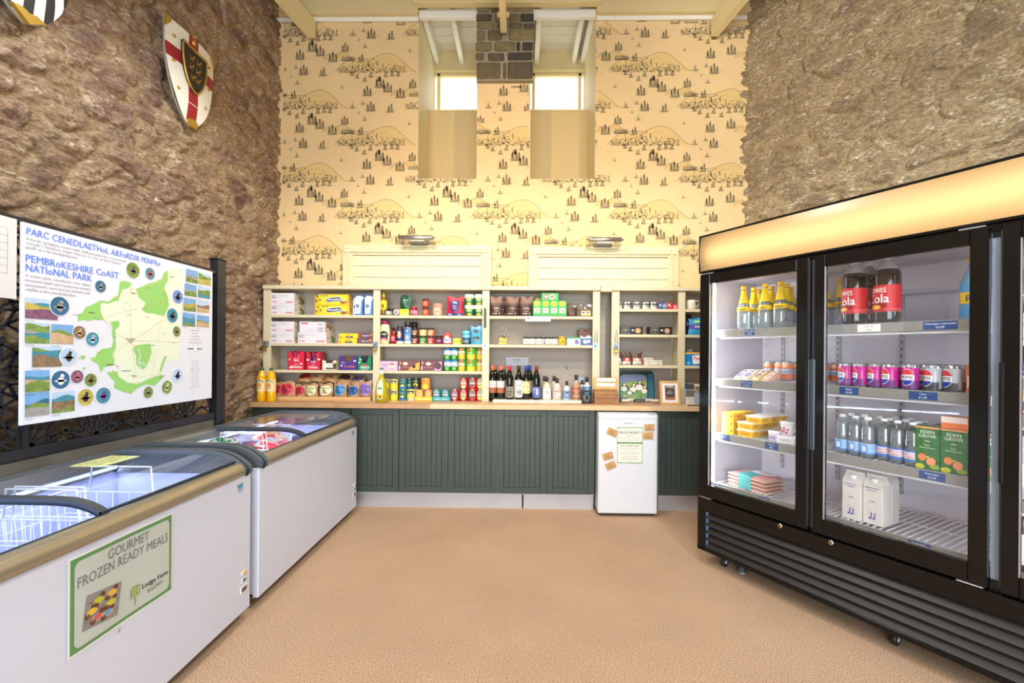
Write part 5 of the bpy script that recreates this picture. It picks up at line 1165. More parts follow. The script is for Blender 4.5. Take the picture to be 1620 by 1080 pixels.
b2=carton(.15,.06,.085,(200,130,50),[('t','HOB NOBS',.5,.75,.16,(110,60,40),.7)]); put(b2,'biscuit_box','orange brown biscuit box behind the yellow cake bar boxes','box',559,zB,4.23)
# display cartons with a cut-out front
def srp(w_,d_,h_,cut,col,inner,items,notch=.45,side=None):
    f=MB(); c=M_(col,.45); t=.002
    a,b_=-w_/2,w_/2; n0,n1=-w_*notch/2,w_*notch/2
    f.prism([(a,0),(b_,0),(b_,h_),(n1+.012,h_),(n1,h_*.9),(n1-.008,h_*cut),(n0+.008,h_*cut),(n0,h_*.9),(n0-.012,h_),(a,h_)],0,t,c)
    f.box(a,a+t,0,d_,0,h_,c); f.box(b_-t,b_,0,d_,0,h_,c); f.box(a,b_,d_-t,d_,0,h_,M_(inner,.6)); f.box(a,b_,0,d_,0,t,c)
    deco(f,items,w_,h_,lambda u,v,k:(u,-.0003-k,v)); return f
RD=(214,36,62)
sk=srp(.155,.10,.165,.42,RD,(90,30,40),[('t','Skittles',.56,.10,.14,Wt,.72),('t','FRUITS',.5,.27,.05,Wt,.2),('e',.2,.14,.09,.06,Wt),('e',.8,.34,.07,.05,Wt),('r',.05,.55,.18,.60,(240,210,200))])
sk2=srp(.132,.10,.165,.36,(206,34,64),(70,24,34),[('t','Skittles',.5,.09,.13,Wt,.8),('t','FRUITS',.5,.25,.05,Wt,.2),('r',.02,.52,.2,.60,(240,226,220)),('r',.8,.55,.98,.63,(240,226,220))])
put(sk,'sweets_display_box','left red sweets display box, third shelf','box',468.5,zCc,Y1,'red sweets display boxes'); put(sk2,'sweets_display_box','narrower right red sweets display box, third shelf','box',495.8,zCc,Y1,'red sweets display boxes')
pk=pouch(.06,.13,.02,(190,30,60),[('r',.1,.3,.9,.7,(230,70,90)),('t','Skittles',.5,.45,.16,Wt)],seed=3); pk2=pouch(.055,.12,.02,(90,30,90),[('r',.1,.3,.9,.6,(130,60,130)),('t','Skittles',.5,.42,.16,Wt)],seed=5)
for k,(px,Y,z,kk,lab) in enumerate([(464,4.155,.05,pk2,'purple sweets bag poking out of the left red display box'),(472,4.165,.04,pk,'red sweets bag poking out of the left red display box'),(468.5,4.145,.02,pk,'front red sweets bag in the left red display box'),(495.5,4.150,.015,pk2,'front purple sweets bag in the right red display box'),(497,4.175,.03,pk,'red sweets bag at the back of the right red display box')]): put(kk,'sweets_bag',lab,'sweets',px,zCc+z,Y,'sweets bags in the red display boxes')
mo=srp(.132,.08,.088,.62,(226,216,186),(70,52,40),[('e',.5,.48,.32,.24,(244,240,228)),('p',[(.25,.1),(.75,.1),(.7,.25),(.3,.25)],(70,50,40)),('t','milky',.5,.42,.14,(60,46,40),.4),('r',.75,.1,1,.7,(96,70,50))],.5)
put(mo,'chocolate_display_box','small cream and brown chocolate display box between the red and purple boxes','box',521,zCc,Y1)
pu=srp(.163,.08,.13,.60,(74,40,130),(110,84,56),[('t','Cadbury',.2,.50,.07,Wt,.24),('t','Crunchie',.55,.2,.15,(230,130,70),.7),('e',.12,.32,.05,.06,Wt),('r',.78,.62,.95,.70,(230,226,236))],.45)
put(pu,'chocolate_display_box','purple chocolate bar display box with orange lettering','box',551.2,zCc,Y1)
tr=srp(.130,.08,.128,.55,(14,120,80),(60,70,50),[('t','TREBOR',.5,.14,.16,Wt,.66),('r',.32,.34,.68,.42,(220,60,70)),('t','Extra Strong',.5,.03,.07,Wt,.6),('r',.04,.5,.2,.6,(200,230,210)),('r',.1,.72,.3,.8,(200,230,210))],.42)
put(tr,'mints_display_box','green mints display box beside the shelving upright','box',577,zCc,Y1)
dk=carton(.06,.02,.045,(40,20,60)); put(dk,'mints_packet','dark purple packet standing up in the green mints box','packet',575,zCc+.086,4.16)
# tray and crisps
f=MB(); TRW=mat((214,170,116),.5,noise=.08,nscale=12); xa,xb=aX(430,4.12),aX(588.5,4.12); f.box(xa,xb,4.10,4.34,.012,.02,TRW); f.box(xa,xb,4.088,4.10,0,.034,TRW,.003); f.box(xa,xb,4.335,4.345,0,.04,TRW,.003); f.box(xa,xa+.012,4.10,4.335,0,.034,TRW); f.box(xb-.012,xb,4.10,4.335,0,.034,TRW)
tag(obj('wooden_tray',f,None,(0,0,CB)),'long pale wooden tray holding the crisp bags on the worktop','tray')
KR=(178,138,96)
def crisp(w_,h_,cc,seed,tx=(40,30,30)): return pouch(w_,h_,.075,KR,[('e',.5,.52,.44,.34,cc),('r',.2,.3,.8,.84,cc),('t','Brown',.55,.62,.15,tx,.66),('t','Bag',.42,.46,.15,tx,.4),('t','crisps',.5,.32,.15,tx,.7),('r',.15,.08,.85,.11,(150,110,70))],seed=seed)
Gc='brown paper crisp bags in the wooden tray'
for px,w_,h_,cc,lab,Y,sd_ in [(437,.10,.13,(196,40,70),'dark red crisp bag at the far left, partly behind the squash bottles',4.12,1),(453,.145,.145,(206,40,66),'large red crisp bag second from the left in the wooden tray',4.11,2),(473,.105,.115,(190,26,60),'smaller crimson crisp bag third from the left in the tray',4.12,3),(491,.118,.125,(226,220,166),'cream crisp bag between the crimson and the other cream bag',4.11,4),(513.5,.130,.128,(232,228,180),'cream crisp bag just left of the light blue one',4.11,5),(536.5,.125,.138,(64,140,196),'light blue crisp bag in the wooden tray',4.11,6),(557.5,.110,.125,(30,96,160),'deep blue crisp bag in the wooden tray',4.115,7),(577,.125,.155,(140,112,196),'purple crisp bag at the right end of the wooden tray',4.11,8)]:
    put(crisp(w_,h_,cc,sd_,(40,30,34) if sum(cc)>330 else (50,10,24)),'crisp_bag',lab,'crisps',px,CB+.021,Y,Gc)
for px,cc,lab,sd_,z in [(477,(170,30,50),'red topped crisp bag lying above the red bags',11,.155),(498,(196,160,120),'plain side of a crisp bag lying above the cream bags',12,.158),(521,(190,150,106),'upside down brown crisp bag lying above the second cream bag',13,.155),(540,(60,46,40),'dark crisp bag lying above the light blue bag',14,.150),(560,(110,90,150),'violet and brown crisp bag lying at the back on the right',15,.135)]:
    o=put(crisp(.134,.13,cc,sd_),'crisp_bag',lab,'crisps',px,CB+z+.02,4.135,Gc); o.rotation_euler=(R(-48),R(5*math.sin(sd_)),R(5*math.cos(sd_)))
# squash bottles
OR=(240,176,10)
sq=bottle([(.034,0),(.0385,.006),(.0385,.07),(.037,.085),(.0375,.10),(.0385,.17),(.038,.20),(.030,.235),(.018,.262),(.014,.268),(.014,.276)],(238,178,8),[(.0155,.272),(.016,.274),(.016,.293),(.014,.295),(0,.295)],(20,90,50),(.085,.19),(246,206,140),
  [('e',.5,.52,.30,.42,(246,226,160)),('e',.5,.80,.26,.20,(60,110,100)),('e',.5,.70,.22,.16,(246,226,160)),('e',.5,.62,.15,.14,(236,150,60)),('t','ROBINSONS',.5,.84,.10,(230,240,220),.34),('t','Orange',.5,.42,.15,(190,70,40),.36),('t','squash',.5,.28,.10,(60,90,80),.3)])
for px,lab in((414.5,'left yellow orange-squash bottle with green cap at the left end of the worktop'),(429.5,'right yellow orange-squash bottle with green cap at the left end of the worktop')): put(sq,'squash_bottle',lab,'bottle',px,CB,3.945,'orange squash bottles on the worktop',cyl=.04)
# ================================================================= BAY 2, top shelf
hon=bottle([(.026,0),(.030,.004),(.031,.03),(.029,.06),(.031,.10),(.030,.14),(.024,.165),(.014,.172)],(120,86,20),[(.015,.170),(.015,.182),(.010,.186),(.004,.212),(0,.213)],(250,210,30),(.05,.135),(250,214,20),[('e',.5,.4,.10,.18,(40,34,20)),('p',[(.42,.4),(.58,.4),(.56,.75),(.52,.6),(.46,.7)],(40,34,20)),('r',.3,.1,.7,.18,(120,90,20))])
put(hon,'syrup_bottle','squeezy syrup bottle with yellow cap at the left end of its top shelf','bottle',606.5,zA,Y1,cyl=.03)
put(jar(.019,.062,(50,46,44),(30,30,30),(230,228,220),[('t','SAUCE',.5,.3,.3,Bk,.5)]),'small_jar','tiny jar with black and white label beside the syrup bottle','jar',613.5,zA,Y1,cyl=.02)
put(jar(.022,.066,(70,66,60),(40,40,42),(120,116,108),[('t','Horse',.5,.5,.2,Wt,.4),('t','radish',.5,.25,.2,Wt,.4)]),'small_jar','small dark grey jar left of the pink lidded jar','jar',618.5,zA,4.18,cyl=.022)
o=put(jar(.029,.05,(230,226,220),(206,90,130),(230,226,220),[]),'small_jar','white jar tipped on its side showing a round label','jar',626.5,zA+.03,Y1,cyl=.0); o.rotation_euler=(R(90),0,0); o.location.y=Y1+.055
f=MB(); f.lathe([(0,-.0015),(.024,-.001),(.024,0)],mat((236,232,228),.4),20,ax='y'); f.lathe([(.024,-.001),(.029,0)],mat((150,60,100),.4),20,ax='y',cap=False); f.ell(0,0,.008,.012,mat((50,40,44),.5),flatS(-.002)); 
tag(obj('jar_lid',f,None,(o.location.x,Y1+.003,zA+.0305)),'round pale lid with a dark mark facing out, by the yellow tub','lid')
tub=carton(.085,.06,.058,(206,224,40),[('r',.1,.1,.9,.5,(226,236,90)),('t','Stock',.5,.6,.2,(60,110,30),.6),('t','8 cubes',.5,.22,.16,(60,110,30),.5)],(150,180,30),top=(30,100,60)); put(tub,'stock_cube_box','lime yellow stock cube box on the top shelf under the dark green bag','box',639,zA,Y1)
put(pouch(.115,.125,.04,(16,82,50),[('t','PAXO',.5,.6,.12,(226,230,220),.4),('t','sage & onion',.5,.48,.06,(200,220,200),.5)],seed=21),'green_bag','dark green stuffing bag standing on the lime yellow box','bag',640.5,zA+.059,4.15,rz=-6)
put(jar(.035,.078,(150,30,50),(170,30,60),(226,150,160),[('t','JAM',.5,.5,.3,(120,20,40),.4),('r',.3,.1,.7,.3,(90,40,50))],lz=(.1,.6)),'jam_jar','jam jar with a crimson lid and pink label on the top shelf','jar',654.5,zA,Y1,cyl=.035)
sj=jar(.031,.077,(170,60,40),(60,50,46),(196,60,50),[('t','SALSA',.5,.5,.25,(250,220,190),.5),('r',.3,.15,.7,.35,(240,150,80))],lz=(.1,.75))
for lv,lab in enumerate(('lower of two stacked salsa jars on the top shelf','upper of two stacked salsa jars on the top shelf')): put(sj,'salsa_jar',lab,'jar',673,zA,Y1,'stacked salsa jars',cyl=.031,lev=lv,hh=.0775)
put(can(.046,.112,(240,150,120),[('e',.5,.35,.3,.25,(250,190,160)),('t','SALT',.5,.72,.12,(230,80,60),.4),('t','PERI',.5,.45,.16,(240,236,226),.4),('t','PERI',.5,.28,.14,(200,60,50),.4)],M_((250,170,140))),'salmon_tub','salmon pink round drum alone on the top shelf','tub',692,zA,Y1,cyl=.046)
put(pouch(.155,.172,.05,(190,24,50),[('e',.36,.62,.20,.20,(60,40,110)),('e',.64,.62,.20,.20,(60,40,110)),('r',.22,.38,.78,.62,(60,40,110)),('e',.5,.36,.28,.16,(60,40,110)),('t','Tilda',.5,.66,.10,Wt,.36),('t','Pure',.5,.48,.08,(240,190,120),.3),('t','basmati',.5,.38,.05,Wt,.34),('r',.02,.02,.98,.14,(50,60,140)),('t','Tilda',.2,.04,.08,Wt,.25),('t','rice',.75,.04,.07,Wt,.3)],seed=31,colb=(80,50,130)),'rice_pouch','red rice pouch with a purple heart on the top shelf','pouch',719,zA,Y1)
ndl=lidtub(.036,.098,(26,128,60),(236,236,226),[('r',.0,.75,1,1,(240,240,230)),('e',.5,.72,.16,.12,(250,220,40)),('t','POT',.5,.42,.22,Wt,.42),('e',.5,.15,.2,.10,(250,170,50)),('t','noodle',.5,.24,.1,(250,230,120),.4)],.043)
Gn='green noodle pots stacked at the right of the top shelf'
for px,Y,lv,lab in((742.5,Y1,0,'bottom left noodle pot of the front four'),(742,Y1,1,'top left noodle pot of the front four'),(757.5,Y1,0,'bottom right noodle pot of the front four, by the upright'),(757.5,Y1,1,'top right noodle pot of the front four, by the upright')): put(ndl,'noodle_pot',lab,'pot',px,zA,Y,Gn,cyl=.043,lev=lv,hh=.0985)
# second shelf
may=bottle([(.036,0),(.044,.006),(.046,.09),(.047,.13),(.040,.165),(.030,.182)],(236,226,170),[(.032,.180),(.034,.182),(.034,.208),(.032,.21),(0,.21)],(150,30,80),(.03,.125),(236,226,180),[('e',.5,.5,.28,.42,Bk),('t','mayo',.5,.55,.18,Wt,.4),('r',.25,.05,.75,.25,(206,30,110)),('t','garlic',.5,.1,.12,Wt,.3)])
put(may,'mayonnaise_bottle','squat cream mayonnaise bottle with plum lid on the second shelf','bottle',609,zB,Y1,cyl=.045)
ket=bottle([(.024,0),(.028,.004),(.028,.08),(.022,.11),(.012,.128)],(130,16,24),[(.013,.126),(.014,.15),(.010,.152),(0,.152)],(60,20,24),(.02,.075),(170,24,36),[('t','HP',.5,.5,.3,Wt,.3),('t','ketchup',.5,.2,.16,Wt,.4)])
put(ket,'sauce_bottle','short dark red sauce bottle beside the mayonnaise','bottle',622.5,zB,Y1,cyl=.028)
bro=bottle([(.028,0),(.031,.004),(.031,.12),(.027,.14),(.022,.146)],(58,32,22),[(.023,.144),(.024,.146),(.024,.166),(0,.167)],(60,48,44),(.03,.125),(30,50,120),[('e',.5,.55,.22,.3,(226,150,60)),('r',.42,.3,.58,.8,(240,220,190)),('t','Bisto',.5,.82,.12,Wt,.3)],extra=[('base_label',MB().lathe([(.0315,.003),(.0315,.026)],mat((236,236,232),.4),20,cap=False))])
put(bro,'gravy_jar','tall brown jar with an orange figure on a blue label','jar',632.5,zB,Y1,cyl=.031)
hp=bottle([(.030,0),(.033,.004),(.032,.14),(.030,.158),(.026,.162)],(50,26,22),[(.027,.160),(.029,.162),(.029,.203),(.026,.205),(0,.205)],(44,36,40),(.03,.15),(110,166,214),[('r',.28,.62,.72,.92,(40,60,130)),('t','HP',.5,.66,.18,Wt,.3),('t','SAUCE',.5,.48,.09,(40,60,130),.3),('e',.5,.25,.16,.16,(220,180,170))],extra=[('base_label',MB().lathe([(.0335,.003),(.0335,.027)],mat((236,236,232),.4),20,cap=False))])
put(hp,'brown_sauce_bottle','upside down brown sauce bottle with HP on a blue label','bottle',645,zB,Y1,cyl=.033); put(hp,'brown_sauce_bottle','second brown sauce bottle mostly hidden behind the stacked coffee jars','bottle',655.5,zB,4.215,cyl=.033)
cj=lambda c1,c2,t: jar(.034,.073,c1,(40,36,36),c2,[('t',t,.5,.55,.22,Wt,.5),('e',.5,.25,.14,.14,(246,226,190))],lz=(.08,.78))
for px,c1,c2,t,nm in((656.5,(110,50,30),(120,40,30),'KORMA','dark red'),(669,(214,196,120),(70,140,60),'PESTO','cream and green'),(681.5,(206,130,80),(190,60,50),'TIKKA','orange and red')):
    for lv in(0,1): put(cj(c1,c2 if lv==0 else c1,t),'sauce_jar','%s sauce jar, %s of its pair on the second shelf'%(nm,'lower' if lv==0 else 'upper'),'jar',px,zB,Y1,'stacked sauce jars on the second shelf',cyl=.034,lev=lv,hh=.0735)
put(jar(.035,.078,(96,50,40),(40,40,36),(110,30,90),[('t','MINCE',.5,.5,.25,(240,220,170),.5)],lz=(.06,.6)),'chutney_jar','single chutney jar with a purple label','jar',694.5,zB,Y1,cyl=.035)
put(can(.037,.102,(200,214,230),[('r',0,.55,1,1,(214,90,80)),('e',.5,.62,.16,.14,(240,236,230)),('r',0,0,1,.12,(190,40,50)),('t','TUNA',.5,.3,.16,(50,90,150),.4)],M_((214,110,100))),'fish_can','red, white and blue round can between the jar and the yellow tins','can',707.5,zB,Y1,cyl=.037)
yt=can(.040,.028,(246,220,40),[('r',.2,.3,.8,.7,(250,236,120)),('t','TUNA',.5,.35,.35,(40,70,140),.3)])
for lv in(0,1): put(yt,'fish_tin','%s flat yellow tin on the second shelf'%('lower','upper')[lv],'tin',723,zB,Y1,'flat yellow tins',cyl=.04,lev=lv,hh=.0285)
bt=can(.040,.058,(30,60,110),[('r',0,.6,1,.7,(90,180,210)),('t','TUNA',.5,.3,.26,(240,210,60),.4),('e',.3,.35,.05,.1,(90,180,210))]); bt2=can(.040,.034,(90,190,214),[('t','John West',.5,.35,.3,Wt,.5)])
put(bt,'fish_tin','dark blue tin under the turquoise tins on the second shelf','tin',738,zB,Y1,cyl=.04); put(bt2,'fish_tin','lower turquoise tin on top of the dark blue tin','tin',738,zB+.0585,Y1,'turquoise tins',cyl=.04); put(bt2,'fish_tin','topmost turquoise tin in the stack on the second shelf','tin',737.5,zB+.093,Y1,'turquoise tins',cyl=.04)
put(pouch(.10,.165,.03,(70,160,190),[('e',.5,.72,.32,.08,(70,90,110)),('e',.5,.36,.34,.09,(60,76,90)),('e',.4,.24,.3,.06,(110,140,150)),('t','SARDINES',.5,.88,.07,Wt,.7)],seed=41),'fish_pouch','light blue pouch printed with fish by the upright','pouch',753.5,zB,Y1)
# third shelf
bx1=carton(.165,.07,.085,(206,176,206),[('t','Hartley\'s',.3,.6,.14,(110,60,130),.4),('t','teacakes',.3,.4,.10,(140,100,150),.4),('e',.68,.5,.14,.32,(190,120,80)),('e',.66,.42,.22,.14,(236,226,230)),('r',.03,.12,.22,.28,(30,110,80))],(180,150,190))
bx2=carton(.195,.07,.09,(120,60,64),[('e',.08,.78,.05,.12,(246,170,80)),('e',.32,.7,.12,.18,(240,226,190)),('t','Mr Kipling',.32,.55,.09,(120,60,60),.3),('p',[(.62,.5),(1,.9),(1,.1),(.45,.05)],(240,170,60)),('e',.72,.45,.09,.2,(60,40,36)),('t','orange & choc slices',.35,.32,.07,(226,200,190),.4),('r',.02,.1,.07,.5,(240,226,220))],(110,56,60))
bx3=carton(.198,.07,.09,(120,60,64),[('e',.07,.8,.05,.12,(226,150,200)),('e',.35,.7,.12,.18,(240,226,190)),('t','Mr Kipling',.35,.55,.09,(120,60,60),.3),('p',[(.6,.05),(.95,.05),(.98,.95),(.85,.95)],(206,150,200)),('e',.8,.5,.15,.34,(80,50,50)),('t','chocolate cherry slices',.33,.32,.07,(226,200,190),.4),('r',.02,.1,.07,.5,(240,226,220))],(110,56,60))
put(bx1,'teacake_box','lilac teacake box at the left end of the third shelf','box',615,zCc,Y1,'cake boxes on the third shelf'); put(bx2,'cake_box','brown cake box with an orange corner, third shelf','box',647.5,zCc,Y1,'cake boxes on the third shelf'); put(bx3,'cake_box','brown cake box with a pink corner, third shelf','box',683,zCc,Y1,'cake boxes on the third shelf')
gr=can(.0345,.103,(196,206,214),[('r',0,.82,1,1,(50,120,170)),('e',.5,.62,.24,.12,(226,232,236)),('t','PETITS',.5,.62,.08,(190,60,60),.3),('r',0,0,1,.38,(30,120,60)),('e',.5,.22,.18,.14,(120,190,70)),('t','pois',.5,.40,.12,(40,90,60),.4)])
fr_=can(.0355,.107,(70,150,50),[('r',.2,0,.8,.45,(236,160,50)),('e',.5,.24,.22,.2,(250,190,60)),('r',.22,.48,.78,.70,(236,230,200)),('e',.5,.82,.18,.10,(214,70,50)),('t','Del Monte',.5,.79,.06,(250,230,60),.34),('t','peach',.5,.54,.11,(60,90,40),.44)])
fr2=can(.050,.107,(90,170,40),[('r',.3,0,.75,.42,(240,190,50)),('e',.45,.25,.16,.2,(250,210,60)),('e',.4,.80,.13,.12,(214,70,50)),('t','Del Monte',.4,.78,.06,(250,230,60),.24),('t','pineapple',.45,.52,.10,(240,240,220),.3)])
for px,k_,lr,nm,g in((708,gr,.035,'pea can, left column','pea cans on the third shelf'),(719,gr,.035,'pea can, right column','pea cans on the third shelf'),(730.8,fr_,.036,'peach can beside the pea cans','fruit cans on the third shelf'),(745.5,fr2,.05,'wide pineapple can','fruit cans on the third shelf'),(759,fr_,.036,'peach can touching the upright','fruit cans on the third shelf')):
    for lv in(0,1): put(k_,'food_can','%s, %s level of the stack on the third shelf'%(nm,('bottom','top')[lv]),'can',px,zCc,Y1+(.0 if px<750 else .05),g,cyl=lr,lev=lv,hh=.1035 if k_ is gr else .1075)
# worktop, bay 2
oil=bottle([(.040,0),(.053,.006),(.055,.05),(.052,.11),(.040,.17),(.022,.215),(.016,.235),(.016,.252)],(176,166,30),[(.017,.248),(.018,.250),(.018,.272),(.016,.274),(0,.274)],(226,236,230),None,None,[])
f=MB(); S=lambda u,v,k=0: ((u)*(1), -(.0555 if v<.11 else .0555-(v-.11)*.28)*math.cos(min(1.2,abs(u)/.055))-.001-k, v)
f.grid(lambda a,b_:S((a-.5)*.055*math.sin(max(.08,b_)*math.pi*.98)**.4,.03+.165*b_),8,10,mat((232,232,190),.4)); f.grid(lambda a,b_:S(-.018+.036*a,.115+.02*b_,.001),4,2,mat((110,170,140),.4)); f.text('Olivio',0,.12,.012,mat((30,90,70),.4),lambda u,v:S(u,v,.0016),wmax=.034,bold=.04); f.grid(lambda a,b_:S(-.02+.04*a,.04+.035*b_,.001),4,3,mat((240,190,50),.4)); f.ell(.004,.05,.010,.014,mat((110,60,30),.5),lambda u,v:S(u,v,.002))
oil.append(('printed_label',f)); inst(oil,'cooking_oil_bottle','yellow cooking oil bottle with pale cap standing at the front of the worktop','bottle',(aX(603.5,4.0),4.01,CB+.0005))
corn=can(.036,.098,(226,216,150),[('r',0,0,1,.6,(240,214,50)),('e',.5,.3,.22,.2,(250,226,70)),('r',.25,.62,.75,.86,(30,34,30)),('t','Dunbar',.5,.66,.14,Wt,.4)])
gl=can(.035,.098,(50,130,110),[('r',.3,.05,.7,.42,(40,110,180)),('r',.3,.5,.72,.86,(30,90,90)),('t','Green Giant',.5,.66,.10,Wt,.36),('e',.5,.38,.16,.1,(240,210,90))])
for px,kd,Y,lv,nm in((611.5,corn,4.165,0,'sweetcorn can at the bottom left behind the oil bottle'),(611.5,corn,4.165,1,'sweetcorn can at the top left behind the oil bottle'),(624,corn,Y1,0,'sweetcorn can, bottom of the stack right of the oil bottle'),(624,corn,Y1,1,'sweetcorn can, top of the stack right of the oil bottle'),(638,gl,Y1,0,'green and blue bean can, bottom of its pair'),(638,gl,Y1,1,'green and blue bean can, top of its pair'),(648,gl,4.23,0,'blue bean can at the back, bottom'),(648,gl,4.23,1,'blue bean can at the back, top')):
    put(kd,'food_can',nm,'can',px,CB,Y,'vegetable cans on the worktop',cyl=.036,lev=lv,hh=.0985)
put(can(.038,.105,(236,216,120),[('r',0,0,1,.35,(220,200,170)),('r',.25,.62,.80,.86,(30,34,30)),('t','Dunbar',.52,.66,.13,Wt,.4),('e',.55,.35,.18,.2,(246,214,50))]),'food_can','yellow and cream can left of the yellow cardboard tray','can',651,CB,Y1,cyl=.038)
put(can(.038,.098,(60,56,40),[('r',.25,.62,.75,.84,(30,34,30)),('t','Dunbar',.5,.66,.12,Wt,.4),('e',.5,.36,.2,.16,(214,190,50)),('e',.5,.3,.08,.1,(40,40,30))]),'food_can','dark can raised at the back above the yellow and cream can','can',659,CB+.105,4.19,cyl=.038)
f=can(.038,.098,(90,84,60)); put(f,'food_can','plain can hidden under the raised dark can','can',659,CB+.005,4.19,cyl=.038)
oc=lambda t,c: can(.037,.098,c,[('e',.5,.55,.26,.32,(246,200,130)),('t','HEINZ',.5,.68,.10,(200,60,50),.36),('t',t,.5,.48,.10,(120,60,30),.4),('e',.5,.22,.18,.14,(236,120,60))])
for px,cc,nm in((664.5,(240,170,70),'orange bean can in the left of the yellow tray'),(678,(236,130,80),'salmon bean can in the right of the yellow tray')): put(oc('Beans',cc),'food_can',nm,'can',px,CB+.004,Y1+.004,'cans in the yellow tray',cyl=.037)
put(can(.042,.105,(236,160,60),[('t','HEINZ',.5,.76,.09,(200,90,40),.3),('t','RAVIOLI',.5,.55,.09,(200,90,40),.4),('e',.5,.22,.24,.2,(246,200,60))]),'food_can','tall orange can standing on the cans of the yellow tray','can',674,CB+.1025,4.14,cyl=.042)
tc_=lambda c: can(.037,.098,c,[('e',.5,.5,.24,.42,(206,226,216)),('e',.5,.5,.21,.38,(30,130,130)),('r',.33,.45,.67,.6,(236,236,226)),('t','HEINZ',.5,.70,.10,Wt,.3),('t','Beanz',.5,.48,.09,(60,50,40),.3),('e',.5,.22,.14,.12,(214,120,60))])
for px,nm in((691.5,'teal bean can in the left of the turquoise tray'),(705.5,'teal bean can in the right of the turquoise tray')): put(tc_((24,140,146)),'food_can',nm,'can',px,CB+.004,Y1+.004,'cans in the turquoise tray',cyl=.037)
for px,w_,c,t,nm in((670.5,.160,(248,206,20),'HEINZ  BEANZ','yellow cardboard tray round two cans'),(698.8,.163,(40,170,180),'HEINZ  BEANZ','turquoise cardboard tray round two cans')):
    f=MB(); m_=M_(c,.5); f.box(-w_/2,w_/2,0,.0015,0,.034,m_); f.box(-w_/2,w_/2,.165,.1665,0,.034,m_); f.box(-w_/2,-w_/2+.0015,0,.165,0,.034,m_); f.box(w_/2-.0015,w_/2,0,.165,0,.034,m_); f.box(-w_/2,w_/2,0,.165,0,.0015,m_); f.text(t,0,.009,.013,M_(Wt),flatS(-.0008),wmax=w_*.8,bold=.03)
    put(f,'cardboard_tray',nm,'tray',px,CB,Y1-.003)
rc=lambda c1,c2: can(.0365,.105,(176,20,34),[('e',.5,.52,.26,.42,(226,210,170)),('e',.5,.52,.23,.38,c1),('r',.3,.46,.7,.60,(236,230,214)),('t','Baxters',.5,.68,.09,Wt,.3),('t','SOUP',.5,.48,.08,(80,30,30),.34),('e',.5,.24,.17,.13,c2)])
Gr='red soup cans at the right of the worktop'
for px,lv,c1,c2,nm in((720,0,(110,60,110),(226,180,150),'red soup can with a purple oval, single, left of the stacks'),(734,0,(214,110,90),(240,220,130),'red soup can with a salmon oval, bottom'),(734,1,(190,100,80),(246,236,150),'red soup can with a salmon oval, top'),(748,0,(70,70,80),(190,60,50),'red soup can with a black oval, bottom'),(748,1,(70,70,80),(190,60,50),'red soup can with a black oval, top'),(760,0,(130,140,80),(200,210,80),'red soup can with a green oval, bottom'),(760,1,(130,140,80),(200,210,80),'red soup can with a green oval, top')): put(rc(c1,c2),'soup_can',nm+', on the worktop','can',px,CB,Y1,Gr,cyl=.0365,lev=lv,hh=.1055)
# ================================================================= BAY 3
Yc=4.135
cf=lambda s: pouch(.118,.178,.05,(72,50,40),[('r',.0,.62,1,.98,(132,96,78)),('r',0,.55,1,.66,(96,66,52)),('t','Coffee',.5,.36,.09,(206,190,170),.55),('t','ground',.5,.24,.05,(190,170,150),.4),('e',.25,.12,.05,.03,(206,190,170)),('r',.35,.10,.55,.15,(206,190,170)),('e',.75,.13,.05,.04,(206,190,170))],seed=s,colb=(30,28,28))
Gf='brown coffee pouches on the top shelf'
for px,Y,s,nm in((784.5,Yc,51,'front left brown coffee pouch on the top shelf'),(809.5,Yc,52,'front middle brown coffee pouch on the top shelf'),(832.5,Yc,53,'front right brown coffee pouch on the top shelf'),(793,4.22,54,'brown coffee pouch behind the gap between the left and middle ones'),(818,4.22,55,'brown coffee pouch behind the gap between the middle and right ones'),(836,4.27,56,'brown coffee pouch at the back beside the green boxes')): put(cf(s),'coffee_pouch',nm,'coffee',px,zA,Y,Gf)
tb=carton(.0745,.07,.142,(60,170,70),[('e',.5,.80,.38,.16,(250,190,40)),('t','Yorkshire',.5,.76,.09,(190,50,40),.7),('r',.15,.22,.85,.52,(240,236,220)),('e',.5,.37,.28,.12,(236,180,160)),('t','TEA',.5,.33,.07,(190,40,50),.4),('r',0,0,1,.06,(30,120,50))],(40,130,60))
for k,px in enumerate((849.3,862.6,875.9,889)): put(tb,'tea_box','green tea box, %s of the front four on the top shelf'%('first from the left','second from the left','third from the left','last on the right')[k],'tea',px,zA,Yc,'green tea boxes on the top shelf')
put(carton(.155,.07,.072,(40,150,70),[('r',.05,.1,.95,.9,(90,190,90)),('e',.28,.5,.15,.36,(190,70,70)),('e',.62,.5,.15,.36,(214,214,190)),('e',.28,.5,.1,.22,(240,220,190)),('e',.62,.5,.1,.2,(150,110,90))],(30,120,60)),'tea_box','green tea box lying on top of the front four','tea',869.5,zA+.1425,Yc+.005,'green tea boxes on the top shelf')
put(carton(.08,.06,.185,(30,120,80),[('r',.1,.8,.9,.95,(240,190,60))]),'tea_box','dark green tea box standing behind the left tea boxes','tea',852,zA,4.24,'green tea boxes on the top shelf')
cl=glassmat('cellophane',(.93,.91,.88),.10,.08)
